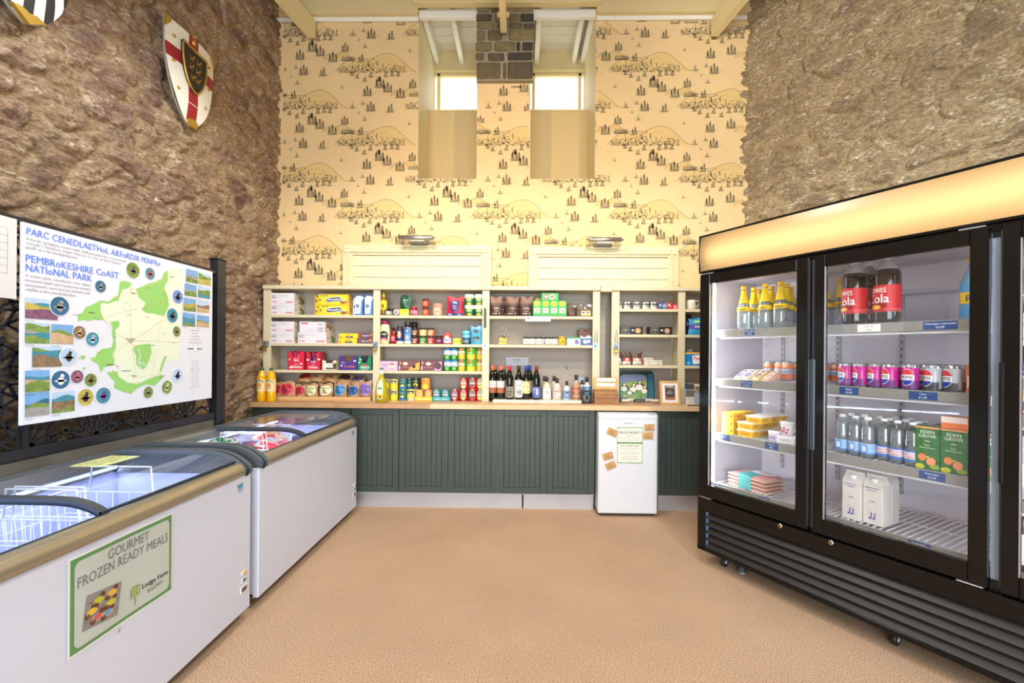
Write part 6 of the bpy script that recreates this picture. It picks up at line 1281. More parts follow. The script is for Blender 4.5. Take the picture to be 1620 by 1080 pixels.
def clearbag(w_,h_,cc,lab,s,lc=(240,230,120),txt='Local'):
    f=pouch(w_,h_*.72,.045,cc,seed=s); b_=pouch(w_*1.04,h_,.05,cl,seed=s+1); l=None
    p=[('contents',f),('film',b_)]
    if lab:
        g=MB(); g.box(-w_*.38,w_*.38,-.014,-.012,h_*.06,h_*.46,M_(lc,.5)); S=flatS(-.0145); g.box(-w_*.3,w_*.3,-.0145,-.014,h_*.28,h_*.40,M_((60,70,140),.5)); g.text(txt,0,h_*.14,h_*.12,M_((60,50,60)),S,wmax=w_*.6,bold=.04); g.text('Welsh',0,h_*.30,h_*.08,M_(Wt),flatS(-.015),wmax=w_*.4); p.append(('printed_label',g))
    return p
put(clearbag(.095,.125,(84,60,50),False,61),'sweets_bag','clear bag of dark sweets beside the tea boxes, no paper label','sweets',905.5,zA,Yc,rz=4)
put(clearbag(.11,.105,(110,84,70),True,63,(240,220,130),'Treats'),'sweets_bag','clear bag of dark sweets with a yellow label by the upright, top shelf','sweets',926,zA,Yc,rz=-4)
f=MB(); f.box(-.115,.115,-.002,0,-.045,.002,mat((228,226,216),.4),.0005); f.text('Welsh Coffee & Tea',.02,-.018,.010,mat((90,88,84),.6),flatS(-.0026),wmax=.11); f.text('roasted and blended in Wales for the shop',.02,-.032,.007,mat((110,108,100),.6),flatS(-.0026),wmax=.15); f.ell(-.085,-.018,.008,.008,mat((120,120,116),.5),flatS(-.0026))
tag(obj('shelf_sign',f,None,(aX(850.5,4.118),4.118,zA-.003)),'white paper strip hanging from the top shelf edge below the tea boxes','sign')
p=clearbag(.075,.085,(226,200,80),True,65,(246,226,90),'Fudge'); g=MB(); g.tube([(0,.02,.08),(-.02,.02,.12)],.002,cl,5); 
fn=MB(); fn.grid(lambda a,b_:((a-.5)*(.02+.07*b_),.02+.008*math.sin(a*9),.078+.085*b_),8,5,cl); p.append(('gathered_film',fn)); put(p,'fudge_bag','small tied fudge bag with a yellow label, alone at the left of its shelf','sweets',795,zB,Yc)
hj=jar(.029,.073,(120,84,40),(60,60,56),(236,232,220),[('t','Honey',.5,.5,.2,(60,60,60),.4),('t','bee',.6,.2,.2,(60,60,60),.3)],lz=(.08,.76),lidh=.2)
for k,(px,Y) in enumerate(((832,Yc),(842,Yc),(852.5,Yc),(867.5,Yc),(877.5,Yc),(859,4.20),(848,4.22))): put(hj,'honey_jar','white labelled honey jar, %s'%('first from the left on the second shelf','second from the left on the second shelf','third from the left, just before the gap','fourth, just after the gap','fifth, next to the yellow honey jar','in the back row behind the gap','in the back row behind the third one')[k],'jar',px,zB,Y,'white labelled honey jars',cyl=.029)
put(jar(.034,.077,(206,140,30),(196,160,60),(240,196,50),[('e',.5,.6,.1,.14,(60,50,40)),('e',.38,.25,.08,.1,(60,50,40)),('e',.62,.3,.06,.1,(60,50,40))],lz=(.08,.74)),'honey_jar','yellow honey jar with dark bees and a gold lid','jar',889.5,zB,Yc,cyl=.034)
put(carton(.124,.06,.072,(214,226,226),[('r',0,.8,1,1,(80,160,100)),('t','Fudge & Toffee',.4,.6,.12,(60,120,90),.5),('e',.72,.4,.14,.28,(110,90,160)),('e',.85,.3,.1,.2,(120,150,200)),('e',.25,.3,.12,.16,(190,200,210))],(60,130,80)),'fudge_box','pale fudge box with a green top and purple print on the second shelf','box',907.5,zB,Yc)
f=MB(); BRN=mat((120,90,76),.7,noise=.12); f.box(-.065,.065,0,.09,0,.075,BRN,.003)
for z in(.025,.05): f.box(-.062,.062,-.001,.001,z,z+.003,mat((80,56,46),.7))
f.box(-.02,.02,-.002,.001,.054,.06,mat((60,42,36),.7)); put(f,'brown_crate','small brown slatted crate raised at the back right of the second shelf','box',926.5,zB+.075,4.22)
put(carton(.12,.07,.074,(150,130,110)),'brown_box','plain brown box under the slatted crate','box',926.5,zB,4.23)
put(pouch(.10,.082,.03,(84,116,170),[('r',.0,.8,1,1,(226,226,220)),('e',.35,.4,.2,.2,(206,210,220)),('e',.7,.45,.18,.16,(190,200,214))],seed=71),'blue_packet','light blue packet leaning at the right end of the second shelf','packet',927.5,zB-.002,Yc-.01,rz=-8)
# worktop bay 3: white strip, wines, spirits
f=MB(); x0=aX(780,4.06); x1=aX(921,4.06); xm=aX(848,4.06); WS=mat((236,230,208),.5); f.box(x0,xm-.001,4.055,4.34,0,.022,WS,.003); f.box(xm+.001,x1,4.055,4.34,0,.022,WS,.003); tag(obj('display_plinth',f,None,(0,0,CB)),'low white plinth under the wine and spirit bottles','stand')
zW=CB+.0225
WPR=[(.033,0),(.0365,.004),(.0365,.175),(.034,.20),(.022,.235),(.0145,.262),(.0140,.275)]
def wine(glass,cap,lab,lc,items,h=.305):
    return bottle(WPR+[(.0140,h-.003)],glass,[(.0152,h-.065),(.0152,h-.001),(.013,h),(0,h)],cap,lab,lc,items)
GLK=(20,24,18)
w1=wine(GLK,(190,110,80),(.055,.165),(226,222,214),[('r',0,0,1,.45,(160,96,60)),('t','Cabernet',.5,.62,.10,(120,110,110),.4),('t','estate',.5,.82,.06,(120,110,110),.3)])
wl=[(779.5,4.14,w1,'wine bottle with white over copper label at the left end of the row'),(792.5,4.12,w1,'wine bottle with white over copper label, second in the front row'),(783.5,4.24,w1,'copper capped wine bottle in the back row at the left end'),(796.5,4.24,w1,'copper capped wine bottle in the back row, second'),
 (806.5,4.09,wine(GLK,(190,20,44),(.02,.115),(150,142,132),[('r',.3,.1,.34,.9,Bk),('r',.44,.1,.48,.9,(60,50,40)),('r',.56,.1,.62,.9,Bk),('r',.3,.5,.7,.56,(60,50,40)),('r',.34,.2,.6,.26,Bk)]),'wine bottle with bright red capsule and patterned grey label'),
 (821,4.09,wine(GLK,(24,22,22),(.02,.175),(226,226,222),[('t','NB',.52,.20,.22,Bk,.36),('e',.42,.7,.05,.04,(60,60,60)),('e',.6,.7,.05,.04,(60,60,60)),('r',.3,.12,.7,.15,(60,60,60)),('t','Sauvignon',.5,.45,.07,(70,70,70),.4)]),'wine bottle with black capsule and tall white label'),
 (833,4.10,wine(GLK,(30,60,150),(.055,.165),(226,214,160),[('r',.2,.1,.8,.13,(180,150,80)),('r',.2,.86,.8,.89,(180,150,80)),('t','Chablis',.5,.5,.10,(130,110,60),.4)]),'wine bottle with blue capsule and cream label'),
 (838,4.22,wine(GLK,(30,60,150),(.055,.165),(226,214,160),[]),'blue capped wine bottle behind the one with the cream label'),
 (849,4.09,wine(GLK,(120,24,40),(.02,.115),(110,120,190),[('e',.55,.5,.06,.36,(240,240,246)),('r',.5,.1,.6,.25,(60,60,110)),('e',.35,.2,.1,.12,(70,80,150)),('e',.3,.75,.05,.07,(236,236,246))]),'wine bottle with dark red capsule and blue lighthouse label')]
for px,Y,k_,nm in wl: put(k_,'wine_bottle',nm,'bottle',px,zW,Y,'wine bottles on the worktop',cyl=.0365)
WG=mat((206,208,196),.08,coat=.6,alpha=.45); 
def spirit(r,hb,h,col,capc,lc,items,lz):
    return bottle([(r*.92,0),(r,.004),(r,hb*.72),(r*.8,hb*.9),(r*.36,hb),(r*.32,h-.03)],col,[(r*.36,h-.045),(r*.38,h-.044),(r*.38,h-.001),(0,h)],capc,lz,lc,items)
sp=[(865.5,4.10,spirit(.040,.15,.205,mat((206,200,170),.08,coat=.6),(40,36,34),(222,224,214),[('t','WELSH',.5,.72,.10,(90,90,84),.4),('t','GIN',.5,.5,.14,(90,90,84),.3),('r',.3,.2,.7,.24,(150,150,140))],(.01,.10)),'clear spirit bottle with a square pale label, left in the spirits row'),
 (862,4.22,spirit(.040,.15,.205,mat((196,196,180),.08,coat=.6),(40,36,34),(200,196,186),[],(.01,.09)),'clear spirit bottle behind the square labelled one'),
 (881.5,4.10,spirit(.041,.15,.195,mat((200,190,176),.08,coat=.6),(40,36,34),(196,184,172),[('r',.5,.3,.78,.6,(236,232,224)),('t','VODKA',.4,.7,.1,(110,100,96),.3)],(.008,.10)),'clear spirit bottle with a beige label, second in the spirits row'),
 (877,4.22,spirit(.040,.15,.205,mat((196,196,180),.08,coat=.6),(40,36,34),(190,186,176),[],(.01,.09)),'clear spirit bottle behind the beige labelled one'),
 (897,4.08,spirit(.034,.13,.17,mat((190,196,200),.08,coat=.6),(36,36,38),(120,142,176),[('t','GIN',.5,.4,.2,(200,210,226),.4),('e',.5,.75,.1,.1,(60,60,80))],(.012,.085)),'short bottle with a blue label, the smallest in the spirits row'),
 (912,4.10,spirit(.043,.165,.225,mat((176,140,116),.08,coat=.6),(40,36,34),(160,104,76),[('t','RHUBARB',.5,.66,.10,(230,200,170),.5),('t','GIN',.5,.45,.12,(230,200,170),.3),('r',.25,.2,.75,.3,(214,180,150))],(.01,.115)),'copper pink gin bottle in the spirits row'),
 (929,4.16,spirit(.043,.165,.225,mat((190,196,190),.08,coat=.6),(36,34,34),(90,130,170),[('t','SEA',.5,.6,.14,Wt,.3)],(.06,.14)),'tall bottle with blue label behind the black lantern'),
 (921.5,4.25,spirit(.030,.13,.17,mat((190,196,190),.08,coat=.6),(50,44,44),(200,204,206),[],(.02,.08)),'small clear bottle at the back between the two tallest spirit bottles')]
for px,Y,k_,nm in sp: put(k_,'spirit_bottle',nm,'bottle',px,zW if px<922 else CB,Y,'spirit bottles on the worktop',cyl=.04)
# lantern
f=MB(); LK=mat((34,34,36),.5,metal=.4)
for sx in(-1,1):
    for y in(0,.07): f.box(sx*.036-.003,sx*.036+.003,y-.003,y+.003,0,.11,LK)
f.box(-.042,.042,-.006,.076,.105,.113,LK); f.box(-.042,.042,-.006,.076,0,.006,LK)
for s_ in(-1,1): f.tube([(-.034*s_,-.002,.01),(.034*s_,-.002,.10)],.0028,LK,5); f.tube([(0,-.002,.01),(.0,-.002,.10)],.002,LK,4)
f.lathe([(.016,-.0),(.016,.003)],LK,10,(0,-.004,.055),ax='y')
put(f,'lantern','small black metal lantern with crossed bars in front of the tallest spirit bottle','lantern',929,CB,4.02)
# signs on the back panel
f=MB(); f.box(-.108,.108,-.002,0,0,.078,mat((176,176,186),.35)); f.box(-.108,.108,-.0022,.0,.073,.078,mat((226,226,230),.3)); f.text('No Wine',0,.052,.014,mat((50,50,60),.6),flatS(-.0026),bold=.03); f.text('to be sold after hours',0,.036,.008,mat((80,80,90),.6),flatS(-.0026),wmax=.08); f.text('4',0,.012,.013,mat((40,40,44),.6),flatS(-.0026),bold=.04)
tag(obj('acrylic_sign',f,None,(aX(818.3,4.345),4.3465,aZ(818,578.5,4.345))),'clear plastic sign on the back panel above the wine bottles','sign')
f=MB(); f.box(-.048,.048,-.001,0,0,.056,mat((186,178,168),.5)); 
for q in((-.047,-.045,.001,.055),(.045,.047,.001,.055),(-.047,.047,.053,.055),(-.047,.047,.001,.003)): f.box(q[0],q[1],-.0014,0,q[2],q[3],mat((90,86,84),.5))
f.text('Scan me',-.020,.034,.008,mat((70,68,66),.6),flatS(-.002),wmax=.036); f.text('for our',-.020,.022,.008,mat((70,68,66),.6),flatS(-.002),wmax=.036); f.text('offers',-.020,.010,.008,mat((70,68,66),.6),flatS(-.002),wmax=.036); f.text('Q',.022,.014,.032,mat((50,48,48),.6),flatS(-.002),bold=.05)
tag(obj('wall_label',f,None,(aX(892,4.345),4.3465,aZ(892,585.5,4.345))),'small outlined label with a Q on the back panel above the spirits','sign')
f=MB(); f.box(-.035,.035,0,.002,0,.05,mat((150,160,180),.3)); put(f,'card','pale blue card behind the spirit bottles by the upright','card',919,zW+.145,4.3); 
# ================================================================= WOODEN CARD BOX, BAY 5, BAY 6
CW=mat((150,106,66),.6,noise=.2,nscale=18); CWL=mat((206,168,96),.55,noise=.1,nscale=18)
e=empty('card_box',(aX(960,4.0),4.0,CB)); W2=.104
f=MB(); f.box(-W2,W2,0,.012,0,.048,CW,.002); f.box(-W2,W2,0,.012,.050,.095,CW,.002); f.box(-W2,W2,.10,.112,0,.12,CW,.002); f.box(-W2,-W2+.012,.012,.10,0,.11,CW,.002); f.box(W2-.012,W2,.012,.10,0,.11,CW,.002); f.box(-W2,W2,.012,.1,0,.008,CW); f.box(-W2,W2,-.001,.013,.095,.100,CWL,.001); f.box(-W2+.005,W2-.005,.02,.032,.09,.128,CW,.002); obj('crate',f,e)
f=MB(); f.prism([(-W2-.008,.225),(-W2-.008+.012,.150),(W2-.004,.143),(W2+.003,.225),(W2-.02,.232),(-W2+.016,.232)],.030,.038,CWL); f.prism([(-W2,.13),(W2,.13),(W2,.15),(-W2,.152)],.026,.036,CWL); obj('backboard',f,e)
for z,w_,t,lab in((.198,.085,'WE APPRECIATE A COMMENT','upper'),(.155,.082,'SUGGESTION BOX','lower')):
    f=MB(); f.prism([(-w_,z),(w_*.97,z-.002),(w_,z+.026),(-w_-.002,z+.03)],.024,.0255,mat((240,238,232),.5)); f.text(t,0,z+.008,.012,mat((190,170,166),.6),flatS(.0234),wmax=w_*1.6); obj('paper_label',f,e,label='%s white paper label'%lab)
tag(e,'rustic wooden comment box with two white paper labels on the worktop','box')
Y5=4.135
mj=lambda: None
wj=jar(.030,.062,(226,222,206),(214,212,200),(232,228,214),[('t','Jam',.5,.5,.25,(110,100,80),.3),('r',.3,.2,.7,.25,(150,140,110))],lz=(.06,.7),lidh=.22)
bw=MB(); 
for sx in(-1,1): bw.ell(0,0,.001,.001,M_(Bk),flatS(-.0305)); bw.add([(.0,-.036,.042),(sx*.022,-.038,.054),(sx*.024,-.036,.032)],[(0,1,2)],M_((40,36,34))); bw.add([(0,-.036,.04),(sx*.010,-.038,.018),(sx*.018,-.038,.022)],[(0,1,2)],M_((40,36,34)))
bw.lathe([(.031,.038),(.031,.044)],M_((40,36,34)),16,cap=False)
wjb=wj+[('ribbon_bow',bw)]
for k,px in enumerate((978,991.8,1006.5,1021,1033.5)): put(wjb,'gift_jar','white gift jar with dark bow, %s, top right shelf'%('half hidden behind the upright','first fully seen','second fully seen','third fully seen','last, beside the packets')[k],'jar',px,zA2,Y5+(.02 if k==0 else 0),'white gift jars with dark bows',cyl=.03,rz=(-18,10,-8,14,4)[k])
for px,w_,h_,c1,c2,nm in((1045,.05,.055,(40,60,120),(226,226,232),'dark blue and white gift packet beside the last gift jar'),(1052,.045,.05,(70,110,170),(226,230,240),'lighter blue gift packet in the middle of the packets'),(1059.5,.045,.056,(190,40,50),(236,226,220),'red and white spotted gift packet')): put(pouch(w_,h_,.03,c1,[('e',.3,.6,.14,.14,c2),('e',.7,.4,.14,.14,c2),('e',.6,.75,.1,.1,c2)],seed=int(px)),'gift_packet',nm,'packet',px,zA2,Y5,'gift packets on the top right shelf')
put(carton(.040,.04,.044,(214,60,70),[('e',.5,.5,.2,.2,(240,200,200)),('t','Gift',.5,.2,.2,Wt,.5)]),'gift_box','small coral red gift box at the right end of the packets','box',1067.5,zA2,Y5)
bx=lambda cc: carton(.205,.10,.070,(34,30,30),[('r',.06,.15,.40,.90,(190,180,160)),('r',.07,.18,.39,.87,(34,30,30)),('t','Cradoc\'s',.23,.60,.13,(236,230,214),.26),('t','CHOCOLATE',.23,.42,.10,(200,190,170),.26),('t','truffles',.23,.28,.08,(180,170,150),.22),('r',.50,.45,.60,.62,(226,220,214)),('e',.78,.48,.12,.34,cc)],(24,22,22))
put(bx((200,160,90)),'chocolate_box','black chocolate box with a golden disc, left on the second right shelf','box',999,zB2,Y5,'black chocolate boxes'); put(bx((190,150,124)),'chocolate_box','black chocolate box with a pinkish disc, right on the second right shelf','box',1045,zB2,Y5,'black chocolate boxes')
for px,cc,nm,w_ in((980.5,(120,140,180),'blue labelled bag of sweets half hidden behind the upright',.05),(992,(206,60,60),'brown bag of sweets with a red label, third right shelf',.09),(1008.5,(226,140,120),'brown bag of sweets with a salmon label, third right shelf',.095)):
    put(pouch(w_,.115,.045,(84,56,46),[('r',.08,.05,.92,.30,(214,206,190)),('r',.1,.3,.9,.55,cc),('e',.5,.45,.16,.10,(236,230,220)),('t','sweets',.5,.12,.08,(90,70,60),.6)],seed=int(px)),'sweets_bag',nm,'sweets',px,zC2,Y5,'sweets bags on the third right shelf',rz=(0,0,-5)[0])
ns=carton(.085,.06,.022,(226,220,206),[('r',.1,.3,.9,.7,(206,196,176)),('t','soap',.5,.3,.4,(110,100,90),.5)],b=.005)
for k,(px,lv) in enumerate(((1027,0),(1027,1),(1026,2),(1041,0),(1041,1))): put(ns,'soap_bar','cream soap bar, %s'%('bottom of the left pile','middle of the left pile','top of the left pile','bottom of the right pile','top of the right pile')[k],'soap',px,zC2,Y5,'cream soap bars on the third right shelf',lev=lv,hh=.0225)
# puffin tray leaning back
f=MB(); PW,PH=.325,.288
def rr_(f,w_,h_,r,y0_,y1_,m,x0=0,z0=0):
    P=[]
    for cx,cz,a0 in((w_/2-r,h_-r,0),(-w_/2+r,h_-r,90),(-w_/2+r,r,180),(w_/2-r,r,270)):
        for k in range(6): a=R(a0+18*k); P.append((x0+cx+r*math.cos(a),z0+cz+r*math.sin(a)))
    f.prism(P,y0_,y1_,m)
rr_(f,PW,PH,.04,0,.008,mat((44,70,56),.3,coat=.4)); rr_(f,PW-.012,PH-.012,.036,-.002,0,mat((30,50,44),.3)); obj_t=empty('puffin_tray',(aX(1008.5,4.22),4.215,CB),0); obj_t.rotation_euler.x=R(-9); obj('tray',f,obj_t)
f=MB(); rr_(f,PW-.075,PH-.055,.04,-.004,-.002,mat((120,130,160),.35),-.03,.02)
S=lambda u,v,k=0:(u-.03,-.0045-k,v+.02); GR1=mat((130,160,60),.4,noise=.1); GR2=mat((96,140,80),.4,noise=.15,nscale=40); PB=mat((34,38,46),.35); PWt=mat((214,206,196),.4); BK_=mat((226,110,50),.4)
w2=(PW-.075)/2; f.shape([-w2+.002+ (2*w2-.004)*i/12 for i in range(13)],lambda u:.006 if abs(u)<w2-.035 else .03,lambda u:.165+.01*math.sin(u*20),GR1,lambda u,v:S(u,v,.0002)); f.shape([-w2+.002+(2*w2-.004)*i/12 for i in range(13)],lambda u:.006 if abs(u)<w2-.035 else .03,lambda u:.125+.008*math.sin(u*30),GR2,lambda u,v:S(u,v,.0006))
for (u,v,s_) in((-.085,.105,1),(-.035,.065,.7),(.0,.10,1),(.055,.12,1.15),(.10,.085,.95)):
    k1=lambda a,b_:S(a,b_,.001); k2=lambda a,b_:S(a,b_,.0014); k3=lambda a,b_:S(a,b_,.0018)
    f.ell(u+.004,v+.002,.034*s_,.030*s_,PB,k1); f.ell(u-.003,v-.005*s_,.028*s_,.024*s_,PWt,k2); f.ell(u,v+.034*s_,.019*s_,.017*s_,PB,k1); f.ell(u+.002,v+.034*s_,.013*s_,.011*s_,PWt,k2); f.ell(u+.013*s_,v+.032*s_,.006*s_,.005*s_,BK_,k3,6); f.ell(u+.002,v+.036*s_,.002,.002,PB,k3,6)
for k in range(26): u=rnd.uniform(-.1,.1); f.ell(u,rnd.uniform(.01,.05),.006,.004,mat(rnd.choice([(206,180,150),(120,150,70),(226,210,190),(150,90,60)]),.4),lambda a,b_:S(a,b_,.002),6)
obj('puffin_picture',f,obj_t); f=MB(); rr_(f,.05,.24,.01,-.003,-.0021,mat((40,96,116),.35),.128,.02); obj('teal_border',f,obj_t); tag(obj_t,'dark green tray painted with puffins leaning at the back of the worktop','tray')
pt=carton(.07,.03,.035,(196,180,156),[('r',.05,.5,.95,.95,(214,204,186)),('r',.1,.1,.9,.4,(120,110,90))],b=.008); pd=carton(.085,.03,.03,(60,60,60),[('r',.05,.1,.95,.8,(90,90,88))],b=.006)
for px,k_,Y,z,nm in((997,pt,4.16,.012,'small clear packet of sweets in front of the puffin tray, left'),(1028,pt,4.16,.012,'small clear packet of sweets in front of the puffin tray, right'),(1013,pd,4.13,0,'dark flat packet in the middle in front of the puffin tray'),(990,pt,4.10,0,'clear packet lying at the front left of the puffin tray'),(1037,pt,4.11,0,'clear packet lying at the front right of the puffin tray')): put(k_,'sweets_packet',nm,'packet',px,CB+z*0,Y,'little packets in front of the puffin tray')
# photo frame
e=empty('photo_frame',(aX(1061.8,4.02),4.02,CB)); e.rotation_euler=(R(-8),0,R(3)); PF=mat((222,178,110),.4,noise=.06,nscale=20); w_,h_=.178,.208
f=MB(); b_=.019
for q in((-w_/2,-w_/2+b_,0,h_),(w_/2-b_,w_/2,0,h_),(-w_/2+b_,w_/2-b_,0,b_),(-w_/2+b_,w_/2-b_,h_-b_,h_)): f.box(q[0],q[1],0,.014,q[2],q[3],PF,.002)
obj('wooden_frame',f,e); f=MB(); f.box(-w_/2+b_,w_/2-b_,.006,.012,b_,h_-b_,mat((240,240,242),.5)); obj('mount',f,e)
f=MB(); S=lambda u,v,k=0:(u,.0055-k,v); f.rect(-.045,.04,.045,.168,mat((120,96,84),.5,noise=.3,nscale=60),S); f.rect(-.045,.04,.045,.07,mat((176,112,80),.5,noise=.3,nscale=60),lambda u,v:S(u,v,.0004)); f.rect(-.036,.065,.036,.14,mat((80,76,70),.5,noise=.3,nscale=60),lambda u,v:S(u,v,.0004)); f.ell(0,.11,.02,.022,mat((120,118,100),.5),lambda u,v:S(u,v,.0008)); f.text('Afternoon Tea',0,.095,.014,mat((200,196,180),.5),lambda u,v:S(u,v,.0012),wmax=.06); f.rect(-.03,.15,.03,.166,mat((206,180,170),.5),lambda u,v:S(u,v,.0004)); obj('photograph',f,e)
tag(e,'small photo in a pale wood frame standing on the worktop','frame')
# bay 6
e=empty('mug',(aX(1092.5,4.18),4.18,zA2+.0005)); MG=mat((228,222,206),.25,coat=.4)
f=MB(); f.lathe([(.034,0),(.040,.005),(.043,.03),(.041,.06),(.038,.086),(.036,.086),(.036,.01),(0,.01)],MG,22); obj('bowl',f,e); f=MB(); f.text('A Cup of Tea',0,.045,.009,mat((150,146,134),.5),cylS(.042),wmax=.055); f.rect(-.03,.035,.03,.0365,mat((150,146,134),.5),cylS(.0425),8); obj('lettering',f,e)
f=MB(); f.tube([(.037,0,.075),(.055,0,.082),(.068,0,.07),(.068,0,.045),(.055,0,.025),(.039,0,.02)],.0055,MG,8); obj('handle',f,e); tag(e,'cream mug with lettering at the right end of the top right shelf','mug')
put(carton(.05,.08,.19,(20,24,50),[('r',.05,.4,.95,.7,(50,70,140)),('t','FAIRY',.5,.5,.10,Wt,.7)]),'dishwasher_tablets','dark navy packet of dishwasher tablets behind the blue bag','packet',1089,zB2,4.24)
put(pouch(.17,.150,.05,(30,140,190),[('r',.0,.35,1,.62,(60,40,140)),('t','FAIRY',.5,.42,.14,Wt,.7),('e',.7,.3,.16,.1,(220,60,110)),('e',.4,.8,.2,.06,(190,220,90))],seed=91),'dishwasher_tablets','turquoise bag of dishwasher tablets with a purple band, partly behind the display fridge','packet',1105,zB2,Y5)
put(carton(.19,.06,.118,(20,130,200),[('p',[(.35,.1),(.9,.2),(.9,.9),(.3,.75)],(240,240,240)),('t','Persil',.62,.42,.28,(206,30,50),.5),('r',0,.88,1,1,(246,190,60)),('e',.15,.2,.08,.1,(120,190,230))],(30,110,180)),'washing_powder_box','blue and white washing powder box with red lettering','box',1101.5,zC2,Y5)
put(jar(.03,.03,(150,140,120),(120,116,110),None,[]),'small_tin','little tin standing on the washing powder box','tin',1091,zC2+.1185,4.16,cyl=.03)
for px,Y,w_,h_,z,nm,its in((1092,4.17,.10,.18,0,'tall greeting card with a blue and brown picture','a'),(1106,4.20,.07,.17,0,'narrow brown greeting card at the far right','b'),(1094,4.10,.10,.125,0,'low card with a grey photo and two lines of writing','c'),(1106,4.05,.075,.10,0,'grey blue folded card at the front right','d')):
    f=MB(); f.box(-w_/2,w_/2,0,.003,0,h_,mat((226,222,214) if its!='d' else (150,166,184),.5)); S=flatS(-.0006)
    if its=='a': f.rect(-w_/2+.004,.004,0,h_-.004,mat((70,90,130),.5,noise=.3,nscale=50),S); f.rect(0,.004,w_/2-.004,h_-.004,mat((110,80,66),.5,noise=.3,nscale=50),S)
    if its=='b': f.rect(-w_/2+.006,.03,w_/2-.006,h_-.02,mat((150,140,96),.5,noise=.3,nscale=50),S)
    if its=='c': f.rect(-w_/2+.004,.06,w_/2-.004,h_-.004,mat((110,106,100),.5,noise=.3,nscale=50),S); f.text('Handmade',0,.036,.012,M_(Bk),S,wmax=.08); f.text('cards',0,.014,.012,M_(Bk),S)
    o=put(f,'greeting_card',nm,'card',px,CB,Y,'greeting cards at the right end of the worktop'); o.rotation_euler.x=R(-7)
f=MB(); f.lathe([(.001,-.06),(.004,-.055),(.004,.06),(.003,.065)],DARK,8,ax='x'); tag(obj('pen',f,None,(aX(1099,3.93),3.93,CB+.0045),R(4)),'black pen lying on the worktop edge beside the display fridge','pen')

# ================================================================= GOODS IN THE DISPLAY FRIDGE
def pf(kind,name,label,cat,px,z,d,group=None,cyl=0,rz=0,py=600):
    x,_=onFr(px,py,d+cyl); return inst(kind,name,label,cat,fw(x,d+cyl,z+.0006),RA+R(rz),group)
PET=glassmat('clear_plastic',(.86,.90,.91),.14,.05); PETL=mat((214,222,226),.1,coat=.5,alpha=.35)
ton=[('body',MB().lathe([(.036,0),(.041,.005),(.042,.06),(.040,.12),(.030,.165),(.020,.20),(.0145,.235),(.0145,.25)],PET,20)),
     ('water',MB().lathe([(.034,.004),(.039,.008),(.040,.06),(.038,.12),(.028,.163),(.019,.19)],mat((210,216,220),.08,alpha=.35),16)),
     ('cap',MB().lathe([(.0155,.252),(.0165,.254),(.0165,.272),(.015,.274),(0,.274)],M_((250,190,20)),16)),
     ('neck_label',MB().lathe([(.0310,.165),(.0212,.200),(.0160,.235),(.0155,.246)],M_((246,206,10)),20,cap=False))]
l=MB(); l.lathe([(.0405,.115),(.0375,.142)],M_((250,206,20)),20,cap=False); deco(l,[('t','Schweppes',.5,.25,.5,(90,60,30),.5)],math.pi*.04,.027,lambda u,v,k:cylS(.0405-.11*v+k+.001,.115)(u,v),n=12); ton.append(('printed_label',l))
Gt='tonic bottles with yellow necks in the display fridge'
for px,d,nm in((1176,.13,'tonic bottle, front left one behind the left glass door'),(1209.5,.13,'tonic bottle, front middle one behind the left glass door'),(1234.5,.13,'tonic bottle, front right one behind the left glass door'),(1191.5,.23,'tonic bottle, second row between the front left and middle ones'),(1219.5,.26,'tonic bottle, second row behind the front middle one'),(1244,.24,'tonic bottle, second row beside the front right one'),(1200,.34,'tonic bottle, back row seen between the two left ones'),(1250,.40,'tonic bottle, back row at the right edge of the left door'),(1309,.30,'tonic bottle, back row at the left edge of the middle door'),(1325,.30,'tonic bottle, back row left of the cola bottles')): pf(ton,'tonic_bottle',nm,'bottle',px,SHZ[0],d,Gt,cyl=.042)
COL_=(26,14,12)
cola=[('body',MB().lathe([(.044,0),(.052,.008),(.055,.02),(.055,.235),(.050,.262)],M_(COL_,.1,.5),24)),('neck',MB().lathe([(.050,.262),(.034,.288),(.016,.306),(.0145,.318)],mat((150,144,142),.15,coat=.3),20,cap=False)),('cap',MB().lathe([(.0155,.312),(.017,.314),(.017,.334),(.015,.336),(0,.336)],M_((214,206,206)),16))]
l=MB(); l.lathe([(.0556,.055),(.0556,.185)],M_((206,34,44)),24,cap=False); deco(l,[('e',.5,.28,.24,.2,(150,20,26)),('t','LOWES',.5,.72,.18,Wt,.44),('t','Cola',.5,.34,.34,Wt,.56),('e',.45,.18,.16,.08,(240,170,60)),('r',0,0,1,.06,(176,20,34))],math.pi*.055,.13,lambda u,v,k:cylS(.0556+k,.055)(u,v),n=14); cola.append(('printed_label',l))
for px,d,nm,rz in((1351,.12,'two litre cola bottle, front left of the three',-25),(1402.5,.12,'two litre cola bottle, front right of the three',-22),(1374,.24,'two litre cola bottle standing behind the front two',-20)): pf(cola,'cola_bottle',nm,'bottle',px,SHZ[0],d,'cola bottles behind the middle glass door',cyl=.055,rz=rz)
lem=bottle([(.036,0),(.042,.005),(.042,.15),(.030,.19),(.015,.22),(.0145,.25)],(120,180,214),[(.0155,.245),(.0165,.27),(0,.272)],(250,200,30),(.02,.16),(80,160,214),[('r',.2,.35,.8,.7,(246,200,30)),('t','R',.5,.42,.2,(60,60,120),.2)]); pf(lem,'lemonade_bottle','lemonade bottle with blue and yellow label at the right edge of the middle door','bottle',1538,SHZ[0],.14,cyl=.042)
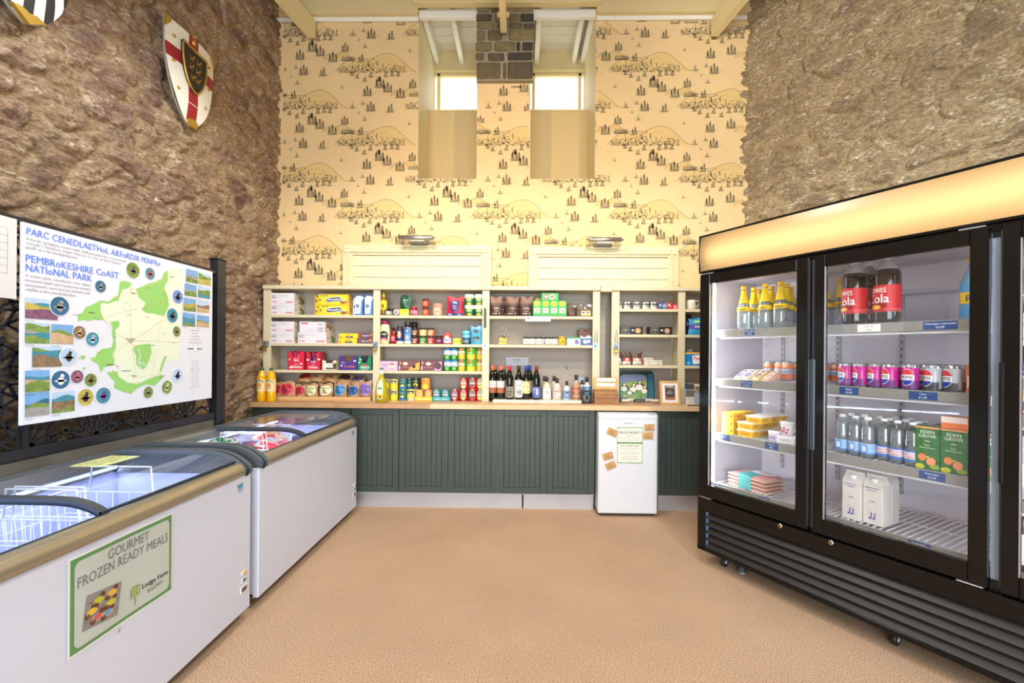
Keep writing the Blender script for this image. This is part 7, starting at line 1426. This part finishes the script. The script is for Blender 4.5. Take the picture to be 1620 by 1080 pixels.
# cheeses
def wedge(c1,c2,txt):
    f=MB(); f.prism([(0,0),(.085,0),(.085,.058),(.075,.06),(0,.014)],-.023,.023,M_(c1,.35),'yz'); S=lambda u,v,k=0:(u,v,.0148+v*.614+k)
    f.add([S(a,b_) for a,b_ in((-.021,.004),(.021,.004),(.021,.072),(-.021,.072))],[(0,1,2,3)],M_((236,226,206))); f.ell(0,.026,.0185,.019,M_(c2),lambda u,v:S(u,v,.0006)); f.ell(0,.060,.017,.009,M_(c2),lambda u,v:S(u,v,.0006)); f.text(txt,0,.021,.010,M_(Wt),lambda u,v:S(u,v,.0012),wmax=.03); return f
Gk='wedges of wrapped cheese in the display fridge'
for k,(px,d,c1,c2,t) in enumerate(((1166,.13,(226,216,190),(84,84,160),'Mild'),(1178,.13,(226,214,180),(70,74,156),'Cheddar'),(1194,.13,(230,200,130),(110,40,50),'Red'),(1211,.12,(214,170,150),(200,150,130),''),(1174,.22,(226,216,190),(84,84,160),'Mild'),(1187,.22,(226,206,150),(90,84,150),'Mature'),(1199,.22,(226,216,190),(60,50,50),'Extra'))): pf(wedge(c1,c2,t),'cheese_wedge','cheese wedge, %s'%('front row at the far left with purple label','front row second with purple label','front row third with dark red label','front row fourth, pinkish and unlabelled','second row left with purple label','second row middle with violet label','second row right with dark label')[k],'cheese',px,SHZ[1],d,Gk,rz=-16)
oj=drinkcan(.0305,.115,(214,110,70),[('r',0,.35,1,.62,(150,160,190)),('r',.3,.38,.7,.6,(206,214,236)),('e',.5,.8,.2,.1,(240,180,140)),('t','FANTA',.5,.42,.12,(60,60,120),.4)])
k=0
for (px,d) in((1222,.28),(1234,.28),(1246,.28),(1229,.37),(1243,.37),(1256,.30),(1309,.28),(1320,.30),(1331,.30)):
    for lv in((0,) if px<1300 else (0,)): pf(oj,'orange_drink_can','orange drink can, %s'%('first in the group behind the left door','second in the group behind the left door','third in the group behind the left door','back row left in the left door group','back row right in the left door group','at the right edge of the left door','first at the left edge of the middle door','second at the left edge of the middle door','third, just behind the first purple can')[k],'can',px,SHZ[1],d,'orange drink cans in the display fridge',cyl=.031); k+=1
pep=lambda c,c2: drinkcan(.0315,.115,c,[('r',0,.04,1,.34,c2),('e',.5,.5,.30,.34,Wt),('e',.5,.5,.285,.32,(30,60,160)),('r',.215,.5,.785,.66,(214,50,60)),('e',.5,.68,.235,.13,(214,50,60)),('r',.20,.38,.80,.60,(236,236,236)),('t','PEPSI',.5,.43,.13,(24,24,40),.5)])
pp=pep((196,44,140),(110,40,120)); ps=pep((176,176,182),(60,56,64))
Gp='purple cola cans behind the middle glass door'; Gs='silver cola cans behind the middle glass door'
for k,(px,d,rz) in enumerate(((1338,.11,-35),(1362,.11,-50),(1387.5,.11,-42),(1412.5,.11,-36),(1431,.13,-75),(1444,.12,-10),(1352,.19,-30),(1378,.19,-30),(1403,.19,-30))): pf(pp,'cola_can','purple cola can, %s'%('first in the front row','second in the front row, turned right','third in the front row','fourth in the front row','fifth in the front row, turned away','sixth in the front row, next to the silver cans','back row behind the first and second','back row behind the second and third','back row behind the third and fourth')[k],'can',px,SHZ[1],d,Gp,cyl=.033,rz=rz)
for k,(px,d,rz) in enumerate(((1461,.13,-36),(1479,.10,-38),(1503.5,.10,-38),(1470,.22,-30),(1490,.20,-30),(1512,.20,-30),(1482,.29,-30),(1502,.28,-30))): pf(ps,'cola_can','silver cola can, %s'%('front left behind the next one','front middle','front right','second row left','second row middle','second row right','third row left','third row right')[k],'can',px,SHZ[1],d,Gs,cyl=.033,rz=rz)
pf(carton(.05,.1,.12,(214,110,60),[('r',.1,.2,.9,.6,(240,226,214))]),'orange_pack','orange carton at the right edge beside the silver cans','box',1541,SHZ[1],.11)
# butter, spreads, yoghurt
bb=carton(.080,.105,.045,(250,206,20),[('r',.1,.15,.9,.85,(252,216,50)),('t','Butter',.5,.4,.3,(190,120,30),.6),('e',.85,.5,.08,.2,(190,60,40))],(240,186,30),[('r',.1,.2,.9,.8,(230,160,30)),('e',.5,.5,.1,.2,(170,70,40))])
for d,dn in((.11,'front'),(.225,'back')):
    for lv in range(3): pf(bb,'butter_box','yellow butter box, %s of the %s stack'%(('bottom','middle','top')[lv],dn),'butter',1151.5 if d<.2 else 1169,SHZ[2]+lv*.0455,d,'yellow butter boxes')
def tubk():
    f=MB(); 
    def ring(z,s): return [(-.049*s,0+.042*(1-s),z),(.049*s,.042*(1-s),z),(.049*s,.084-.042*(1-s),z),(-.049*s,.084-.042*(1-s),z)]
    a=ring(0,.90); b_=ring(.036,1); f.add(a+b_,[(0,1,5,4),(1,2,6,5),(2,3,7,6),(3,0,4,7),(3,2,1,0)],M_((250,200,20)))
    S=lambda u,v:(u,.004-.11*v*.0-.0012-(.0042*(v/.036)),v); f.rect(-.035,.008,.035,.03,M_((240,170,30)),S); f.text('Welsh spread',0,.014,.011,M_((150,90,40)),lambda u,v:S(u,v)[:1]+(S(u,v)[1]-.0008,v),wmax=.06)
    f.add([(.0455,.02,.01),(.0455,.065,.01),(.0498,.065,.03),(.0498,.02,.03)],[(0,1,2,3)],M_((226,150,50)))
    l=MB(); l.box(-.053,.053,-.004,.088,.035,.045,mat((240,236,232),.35),.004); return [('tub',f),('lid',l)]
tk=tubk(); n=0
for lv,px,cnt in((0,1178,3),(1,1178,3),(2,1192,3)):
    x0_,_=onFr(px,660,.11)
    for j in range(cnt):
        inst(tk,'margarine_tub','yellow spread tub with white lid, %s level, %s from the front'%(('bottom','middle','top')[lv],('first','second','third')[j]),'tub',fw(x0_,.11+.096*j,SHZ[2]+.0006+lv*.0455),RA,'yellow spread tubs with white lids')
yg=lidtub(.026,.062,(226,214,232),(240,238,240),[('r',.2,.1,.8,.8,(206,190,220)),('t','yog',.5,.4,.3,(110,70,130),.4)],.032); yg2=lidtub(.030,.078,(240,230,234),(240,238,240),[('e',.3,.6,.06,.09,(214,50,90)),('e',.5,.7,.06,.09,(214,50,90)),('e',.7,.55,.06,.09,(214,50,90)),('e',.4,.35,.06,.09,(214,50,90)),('e',.62,.3,.06,.09,(200,40,80)),('e',.5,.48,.06,.09,(180,40,80))],.036)
pf(yg,'yoghurt_pot','lilac yoghurt pot in front of the spread tubs','yoghurt',1226,SHZ[2],.10,cyl=.03); pf(carton(.10,.06,.045,(236,230,236),[('t','yogurts',.5,.4,.3,(150,150,150),.6)],b=.004),'yoghurt_multipack','white multipack of yoghurts beside the lilac pot','yoghurt',1242,SHZ[2],.10); pf(yg2,'yoghurt_pot','white yoghurt pot with pink hearts standing on the multipack','yoghurt',1246.5,SHZ[2]+.0455,.11,cyl=.03)
# bacon packs
for lv in range(4):
    f=MB(); 
    f.grid(lambda a,b_:((a-.5)*.26,b_*.17,.017+.004*math.sin(a*9+lv)*math.sin(b_*3)-(.008 if a in(0,1) or b_ in(0,1) else 0)),14,8,M_((206,150,140),.25)); f.grid(lambda a,b_:((a-.5)*.26,b_*.17,.0),2,2,M_((196,150,130),.3)); 
    f.add([(-.13,0,0),(.13,0,0),(.13,0,.009),(-.13,0,.009)],[(0,1,2,3)],M_((206,170,150))); f.add([(.13,0,0),(.13,.17,0),(.13,.17,.009),(.13,0,.009)],[(0,1,2,3)],M_((206,170,150)))
    g=MB(); g.box(-.055,.035,-.0015,.1715,-.0004,.0215,M_((70,160,160),.4),.002)
    p=[('wrapped_slices',f),('card_sleeve',g)]
    if lv==3: h=MB(); h.box(-.04,.10,.105,.155,.0215,.023,M_((232,214,220),.5)); h.text('EDWARDS',.03,.122,.016,M_((120,50,60)),lambda u,v:(u,v,.0234),wmax=.11,bold=.04); p.append(('white_label',h))
    pf(p,'bacon_pack','teal sleeved bacon pack, %s of the pile'%('bottom','second from bottom','third from bottom','top one with a white label')[lv],'bacon',1181,SHZ[3]+lv*.022,.13,'teal sleeved bacon packs',rz=-6)
# water, juice, milk
def water(r,h,lc,its,lab='printed_label'):
    b_=MB().lathe([(r*.85,0),(r,.006),(r,.05),(r*.92,.06),(r,.075),(r,h*.55),(r*.94,h*.6),(r,h*.66),(r*.8,h*.82),(r*.40,h*.92),(r*.36,h*.93)],PET,20)
    w_=MB().lathe([(r*.8,.004),(r*.94,.010),(r*.94,h*.66),(r*.75,h*.80)],mat((206,214,222),.06,alpha=.30),16)
    c=MB().lathe([(r*.42,h*.93),(r*.46,h*.935),(r*.46,h-.001),(0,h)],M_((236,238,240)),14)
    l=MB(); z0,z1=h*.10,h*.36; l.lathe([(r+.0008,z0),(r+.0008,z1)],M_(lc,.3),20,cap=False); deco(l,its,math.pi*r,z1-z0,lambda u,v,k:cylS(r+.0008+k,z0)(u,v),n=12)
    return [('bottle',b_),('water',w_),('cap',c),(lab,l)]
wa=water(.0305,.20,(150,190,226),[('e',.45,.5,.16,.40,(70,110,190)),('e',.45,.5,.12,.30,(200,220,240)),('r',0,0,1,.12,(70,120,190))]); wbr=water(.0305,.20,(60,110,190),[('r',.12,.25,.88,.85,(236,232,240)),('t','BRECON',.5,.56,.22,(190,50,80),.62),('t','CARREG',.5,.30,.20,(190,50,80),.62)])
for k,(px,d) in enumerate(((1338,.12),(1356,.115),(1376,.11),(1352,.21),(1370,.21),(1390,.21))): pf(wa,'water_bottle','water bottle with pale blue label, %s'%('front row left','front row middle','front row right','back row left','back row middle','back row right')[k],'bottle',px,SHZ[2],d,'pale blue labelled water bottles',cyl=.034)
for k,(px,d) in enumerate(((1402,.12),(1419,.11),(1437,.10),(1413,.19),(1430,.19),(1447,.18),(1424,.27),(1441,.27),(1459,.26))): pf(wbr,'water_bottle','water bottle with red and white label, %s'%('front row left','front row middle','front row right beside the juice','second row left','second row middle','second row right','third row left','third row middle','third row right')[k],'bottle',px,SHZ[2],d,'red and white labelled water bottles',cyl=.033)
fol=mat((50,110,50),.4,noise=.45,nscale=45)
def juice():
    f=MB(); w_,d_,h_=.086,.075,.19; f.box(-w_/2,w_/2,0,d_,0,h_,fol,.001); S=lambda u,v,k:(u,-.0004-k,v)
    deco(f,[('r',0,.96,1,1,(236,150,90)),('e',.2,.06,.2,.06,(190,190,50)),('e',.8,.08,.2,.06,(150,170,50)),('t','EDEN',.5,.84,.075,(226,232,220),.6),('t','GROVE',.5,.745,.075,(226,232,220),.7),('t','~',.5,.62,.12,(226,232,220),.4),('t','Pure',.5,.55,.04,(214,220,200),.2),('t','Clementine Juice',.5,.49,.04,(214,220,200),.6),('e',.30,.28,.17,.085,(232,130,80)),('e',.66,.20,.19,.095,(236,150,100)),('e',.52,.30,.06,.02,(200,210,90))],w_,h_,S)
    deco(f,[('r',0,0,1,.96,(70,80,60))],d_,h_,lambda u,v,k:(w_/2+.0004+k,d_/2+u,v)); return f
jc=juice()
for k,(px,d) in enumerate(((1468,.10),(1509,.10),(1560,.10),(1494,.20))): pf(jc,'juice_carton','green clementine juice carton, %s'%('left of the front two','right of the front two','at the right edge behind the door frame','in the back row')[k],'carton',px,SHZ[2],d,'green juice cartons')
pf(carton(.085,.06,.052,(232,120,60),[('r',0,.5,1,1,(240,220,214))],b=.002),'orange_carton','orange and white carton lying on the right juice carton','carton',1514,SHZ[2]+.191,.11)
def milkc():
    f=MB(); w_,d_,h_=.084,.075,.195; c=mat((222,216,208),.4); f.box(-w_/2,w_/2,0,d_,0,h_,c,.002)
    f.add([(-w_/2,0,h_),(w_/2,0,h_),(w_/2,d_,h_),(-w_/2,d_,h_),(-w_/2,d_/2,h_+.035),(w_/2,d_/2,h_+.035)],[(0,1,5,4),(2,3,4,5),(0,4,3),(1,2,5)],c); f.box(-w_/2,w_/2,d_/2-.0015,d_/2+.0015,h_+.033,h_+.045,c)
    V=(110,60,170); deco(f,[('t','organic milk from our farm',.45,.90,.035,V,.7),('t','non-homogenised',.4,.84,.03,V,.5),('e',.5,.45,.26,.14,(206,200,204)),('e',.5,.45,.24,.12,(222,216,208)),('t','milk',.5,.56,.05,(150,130,170),.3),('p',[(.42,.14),(.46,.14),(.48,.30),(.42,.30)],V),('p',[(.30,.14),(.46,.14),(.46,.18),(.34,.18)],V),('p',[(.60,.14),(.64,.14),(.66,.30),(.60,.30)],V),('p',[(.50,.14),(.64,.14),(.64,.18),(.54,.18)],V)],w_,h_,lambda u,v,k:(u,-.0004-k,v))
    c2=MB(); c2.lathe([(.014,-.004),(.014,.012),(.012,.016),(0,.016)],M_((236,234,236)),14,(0,.018,h_+.012)); return [('carton',f),('cap',c2)]
mc=milkc()
for k,(px,d,rz) in enumerate(((1348,.12,-4),(1382,.13,-3),(1366,.225,0),(1397,.22,0))): pf(mc,'milk_carton','white milk carton with purple print, %s'%('front left','front right','back left','back right')[k],'carton',px,SHZ[3],d,'white milk cartons on the bottom shelf',rz=rz)
# bottles behind the right-hand door
D3=[1.643,1.412,1.149,.876,.50]
for k,(z,gc,cc,lc,its,lab,nm) in enumerate([(1.643,(110,110,50),(214,170,80),(226,222,206),[],(.05,.15),'green wine bottle with a gold capsule on the top shelf behind the right door'),(1.412-.09,(20,24,20),(230,200,60),(230,226,220),[('t','Wine',.5,.6,.12,(200,130,130),.4),('r',.2,.2,.8,.24,(190,120,120))],(.07,.20),'dark bottle with a white label on the second shelf behind the right door'),(1.149-.03,(190,130,120),(226,190,190),(226,150,60),[('e',.4,.5,.2,.3,(190,50,60)),('e',.65,.3,.15,.2,(90,60,140))],(.01,.10),'rose bottle with a colourful label behind the right door'),(.876-.09,(200,206,210),(60,70,80),(226,230,232),[],(.05,.14),'clear bottle on the lower shelf behind the right door'),(.50,(40,26,18),(246,210,30),(226,222,212),[('t','WITTE',.35,.5,.10,(70,150,170),.5)],(.03,.15),'brown beer bottle with yellow cap and cream label behind the right door')]):
    h=.235 if k in(0,4) else .29
    pf(bottle([(.030,0),(.034,.004),(.034,h*.58),(.026,h*.72),(.0145,h*.84),(.014,h-.01)],gc,[(.0152,h*.86 if k!=4 else h-.018),(.0165,h-.014),(.016,h),(0,h)],cc,lab,lc,its),'drink_bottle',nm,'bottle',1622 if k!=4 else 1620,z,.12,'bottles behind the right glass door',cyl=.034,rz=-30)

# --- let the round goods of the fridge settle side by side instead of into one another
def settle(names,r,it=60):
    O=[o for o in bpy.data.objects if o.parent is None and o.name.split('.')[0] in names and (Vector(o.location)-F0).dot(RN)>.03 and (Vector(o.location)-F0).dot(RU)>-.02 and o.location.x>.9]
    rows={}
    for o in O: rows.setdefault(round(o.location.z,2),[]).append(o)
    for L in rows.values():
        for _ in range(it):
            for i,a in enumerate(L):
                for b_ in L[i+1:]:
                    d=b_.location-a.location; d.z=0; k=d.length
                    if k<2*r:
                        u=d.normalized() if k>1e-4 else RU
                        s=(2*r-k)/2; a.location-=u*s; b_.location+=u*s
            for a in L:      # stay behind the ticket rail and in front of the back
                q=(a.location-F0).dot(RN); lo,hi=.096+r,.56-r
                if q<lo: a.location+=RN*(lo-q)
                if q>hi: a.location-=RN*(q-hi)
settle({'cola_can','orange_drink_can'},.0322); settle({'water_bottle'},.0312); settle({'tonic_bottle'},.0425)
settle({'cola_bottle'},.0565)
def rowx(name,w_,keep=0):       # boxes in one row: equal steps along the shelf from the first
    L=[bpy.data.objects[name]]+[bpy.data.objects.get('%s.%03d'%(name,k)) for k in (1,2)]
    for k,o in enumerate(L[1:]): o.location=L[0].location+RU*w_*(k+1)
rowx('juice_carton',.0885)
bpy.data.objects['orange_carton'].location=bpy.data.objects['juice_carton.001'].location+Vector((0,0,.1915))
